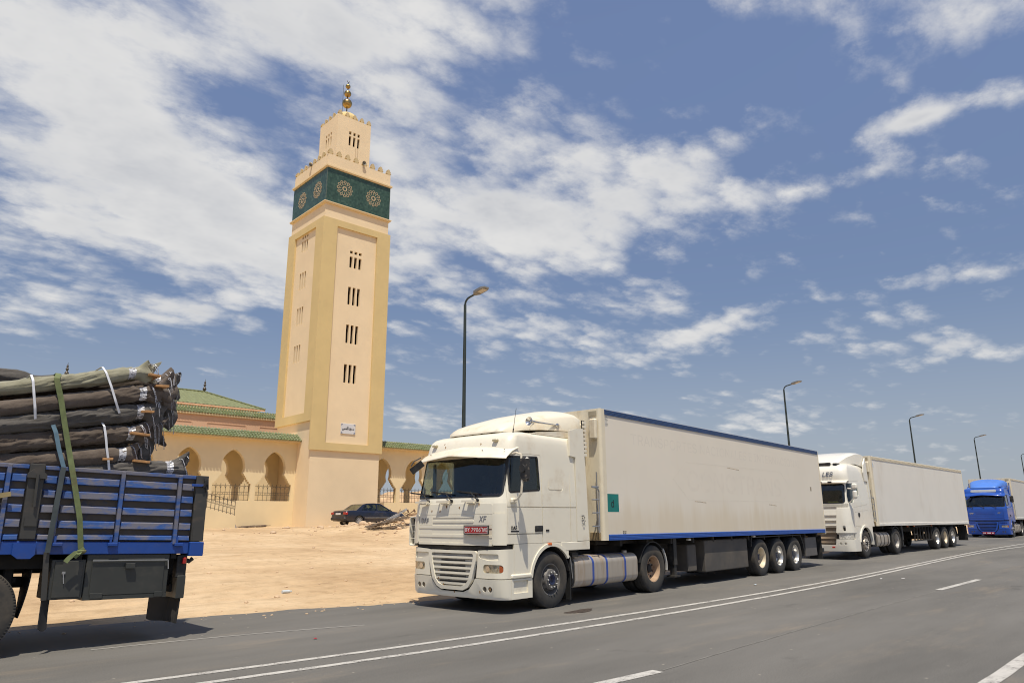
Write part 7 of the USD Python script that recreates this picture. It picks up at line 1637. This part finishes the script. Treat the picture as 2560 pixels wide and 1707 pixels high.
for i, (a, b, w, h, dd, lb) in enumerate((((1290, 1235), (1335, 1155), 0.16, 0.035, 0.1, 'short brown board leaning upright at the edge of the scrap heap'), ((1410, 1285), (1590, 1280), 0.22, 0.05, 0.0, 'pale plank lying lowest on the scrap heap beside the lorry'), ((1420, 1258), (1600, 1238), 0.25, 0.05, 0.2, 'brown plank lying in the middle of the scrap heap'), ((1465, 1235), (1600, 1220), 0.22, 0.05, 0.35, 'plank on top of the scrap heap beside the lorry'), ((1400, 1310), (1500, 1300), 0.14, 0.04, -0.1, 'short weathered plank end at the foot of the scrap heap'))):
    obj('plank', MB().bar(A(*a, DD+dd), A(*b, DD+dd), w, h), M_OLDWOOD, smooth=False, label=lb, cat='plank')
rnd = random.Random(5); m = MB()
for k in range(150):
    t = rnd.random(); x = 905+t*470; y = 1415-t*125+rnd.uniform(-14, 12); p = A(x, y, DD-0.4+rnd.uniform(-.3, .5)); a = rnd.gauss(0.35, 0.3); L = rnd.uniform(0.3, 1.1)
    dv = np.array([R_[0]*math.cos(a), R_[1]*math.cos(a), math.sin(a)*0.6])*L; m.tube([p-dv/2, p+np.array([0, 0, rnd.uniform(-.03, .05)]), p+dv/2], rnd.uniform(0.008, 0.02), 5)
obj('brushwood', m, M_GREYWOOD, label='heap of grey brushwood below the aluminium trestle', cat='brushwood', kind='stuff')
m = MB(); rnd = random.Random(8)
b0 = hit(640, 1324); b1 = np.array([b0[0]+0.0, b0[1], b0[2]])
w0 = np.array([TCX, TCY, 0])+np.array([math.cos(TYW), math.sin(TYW), 0])*-5.6+np.array([-math.sin(TYW), math.cos(TYW), 0])*-1.15
for k in range(60):
    p = w0+np.array([rnd.uniform(-0.8, 0.8), rnd.uniform(-0.15, 0.15), 0]); p[2] = float(ground_z(p[0], p[1]))+rnd.uniform(0.0, 0.12); a = rnd.uniform(-0.4, 0.4); L = rnd.uniform(0.3, 0.8)
    m.tube([p-np.array([math.cos(a), math.sin(a), 0.05])*L/2, p+np.array([math.cos(a), math.sin(a), 0.05])*L/2], rnd.uniform(0.01, 0.025), 5)
obj('brushwood', m, M_GREYWOOD, label='low pile of sticks at the foot of the left arcade wall', cat='brushwood', kind='stuff')
cb = np.array([TCX, TCY, 0])+np.array([math.cos(TYW), math.sin(TYW), 0])*-7.45+np.array([-math.sin(TYW), math.cos(TYW), 0])*-1.7
cz = float(ground_z(cb[0], cb[1]))
obj('concrete_block', trimesh.convex.convex_hull(np.array([(cb[0]-0.5, cb[1]-0.25, cz-0.1), (cb[0]+0.6, cb[1]-0.25, cz-0.1), (cb[0]-0.5, cb[1]+0.25, cz-0.1), (cb[0]+0.6, cb[1]+0.25, cz-0.1), (cb[0]-0.48, cb[1]-0.22, cz+0.28), (cb[0]+0.35, cb[1]-0.22, cz+0.30), (cb[0]-0.48, cb[1]+0.22, cz+0.28), (cb[0]+0.3, cb[1]+0.22, cz+0.33)])), mat('rough_concrete', (0.36, 0.32, 0.27), 0.9, var=0.15), smooth=False, label='pale concrete block at the corner of the ramp wall', cat='block')
def stone(rnd, r):
    s = trimesh.creation.icosphere(1 if r > 0.09 else 0, r); v = np.array(s.vertices); v *= (1+0.45*(noise(v/r*1.3+rnd.random()*50, 2)[:, None]-0.5)); v *= np.array([rnd.uniform(.8, 1.4), rnd.uniform(.7, 1.2), rnd.uniform(.45, .8)])
    a = rnd.uniform(0, 6.28); c, s_ = math.cos(a), math.sin(a); x, y = v[:, 0].copy(), v[:, 1].copy(); v[:, 0], v[:, 1] = x*c-y*s_, x*s_+y*c
    return v, np.array(s.faces)
rnd = random.Random(3); m = MB(); pts = []
for k in range(900):
    a, b = rnd.gauss(0, 5.0), rnd.gauss(0, 2.0); t = math.radians(-42); pts.append((MOUND[0]+a*math.cos(t)-b*math.sin(t)*1, MOUND[1]+a*math.sin(t)+b*math.cos(t), min(0.22, 0.03+rnd.expovariate(1/0.045))))
for k in range(700):
    x = rnd.uniform(2, 34); y = rnd.uniform(13.6, 38); pts.append((x, y, min(0.09, 0.012+rnd.expovariate(1/0.016))))
for k in range(260):
    x = rnd.uniform(1, 30); y = float(edge_y(x))+rnd.gauss(0.1, 0.35); pts.append((x, y, rnd.uniform(0.008, 0.028)))
for x, y, r in pts:
    v, f = stone(rnd, r); z = max(float(ground_z(x, y)), float(zroad(x))); m.add((v+np.array([x, y, z+r*0.15]), f))
obj('stones', m, mat('pale_stone', (0.52, 0.375, 0.24), 0.95, var=0.25, scale=0.9, world=True), smooth=False, kind='stuff', label='pale stones and clods scattered over the sand', cat='stones')
g = hit(705, 1483); v = np.array(lathe([(0, 0), (0.035, 0), (0.035, 0.16), (0.014, 0.20), (0.014, 0.23), (0, 0.23)], 12, 'x')[0]); 
obj('plastic_bottle', (v+g+np.array([0, 0, 0.035]), lathe([(0, 0), (0.035, 0), (0.035, 0.16), (0.014, 0.20), (0.014, 0.23), (0, 0.23)], 12, 'x')[1]), mat('bottle_clear', (0.55, 0.60, 0.62), 0.15), label='clear plastic bottle lying on the sand before the minaret', cat='bottle')
def scrap(px, py, w, m_, name, lb, cat, grp=None, seed=1):
    x, y = gnd(px, py); z = float(zroad(x))+0.004; r = np.random.default_rng(seed); n = 9; a = np.linspace(0, 2*PI, n, endpoint=False); rad = w*(0.6+0.5*r.random(n))
    V = np.c_[x+rad*np.cos(a), y+rad*np.sin(a)*0.7, z+0.012*r.random(n)+0.002]; V = np.vstack([V, [x, y, z+0.02]]); F = [(n, i, (i+1) % n) for i in range(n)]
    return obj(name, (V, np.array(F)), m_, smooth=False, label=lb, cat=cat, group=grp)
scrap(788, 1597, 0.035, mat('scrap_red', (0.32, 0.02, 0.03), 0.5), 'red_wrapper', 'small red wrapper on the asphalt before the nearest lorry', 'wrapper')
scrap(2203, 1447, 0.07, M_PLATE_WHITE, 'paper_scrap', 'left of two white paper scraps on the asphalt beyond the double line', 'paper scrap', None, 2)
scrap(2258, 1446, 0.08, M_PLATE_WHITE, 'paper_scrap', 'right of two white paper scraps on the asphalt beyond the double line', 'paper scrap', None, 3)
scrap(1888, 1462, 0.06, mat('scrap_blue_white', (0.50, 0.60, 0.68), 0.5), 'plastic_scrap', 'pale blue plastic scrap between the trailer wheels and the double line', 'plastic scrap', None, 4)
x, y = gnd(1450, 1527); r = np.random.default_rng(7); a = np.linspace(0, 2*PI, 40, endpoint=False); rad = 1+0.18*np.sin(a*3)+0.15*r.standard_normal(40)*0.5
V = np.c_[x+0.42*rad*np.cos(a), y+0.15*rad*np.sin(a)+0.05*np.cos(a), np.full(40, float(zroad(x))+0.004)]; V = np.vstack([V, [x, y, float(zroad(x))+0.006]])
obj('oil_stain', (V, np.array([(40, i, (i+1) % 40) for i in range(40)])), mat('dried_oil', (0.045, 0.032, 0.024), 0.7, var=0.4, scale=12, world=True), smooth=False, kind='structure')
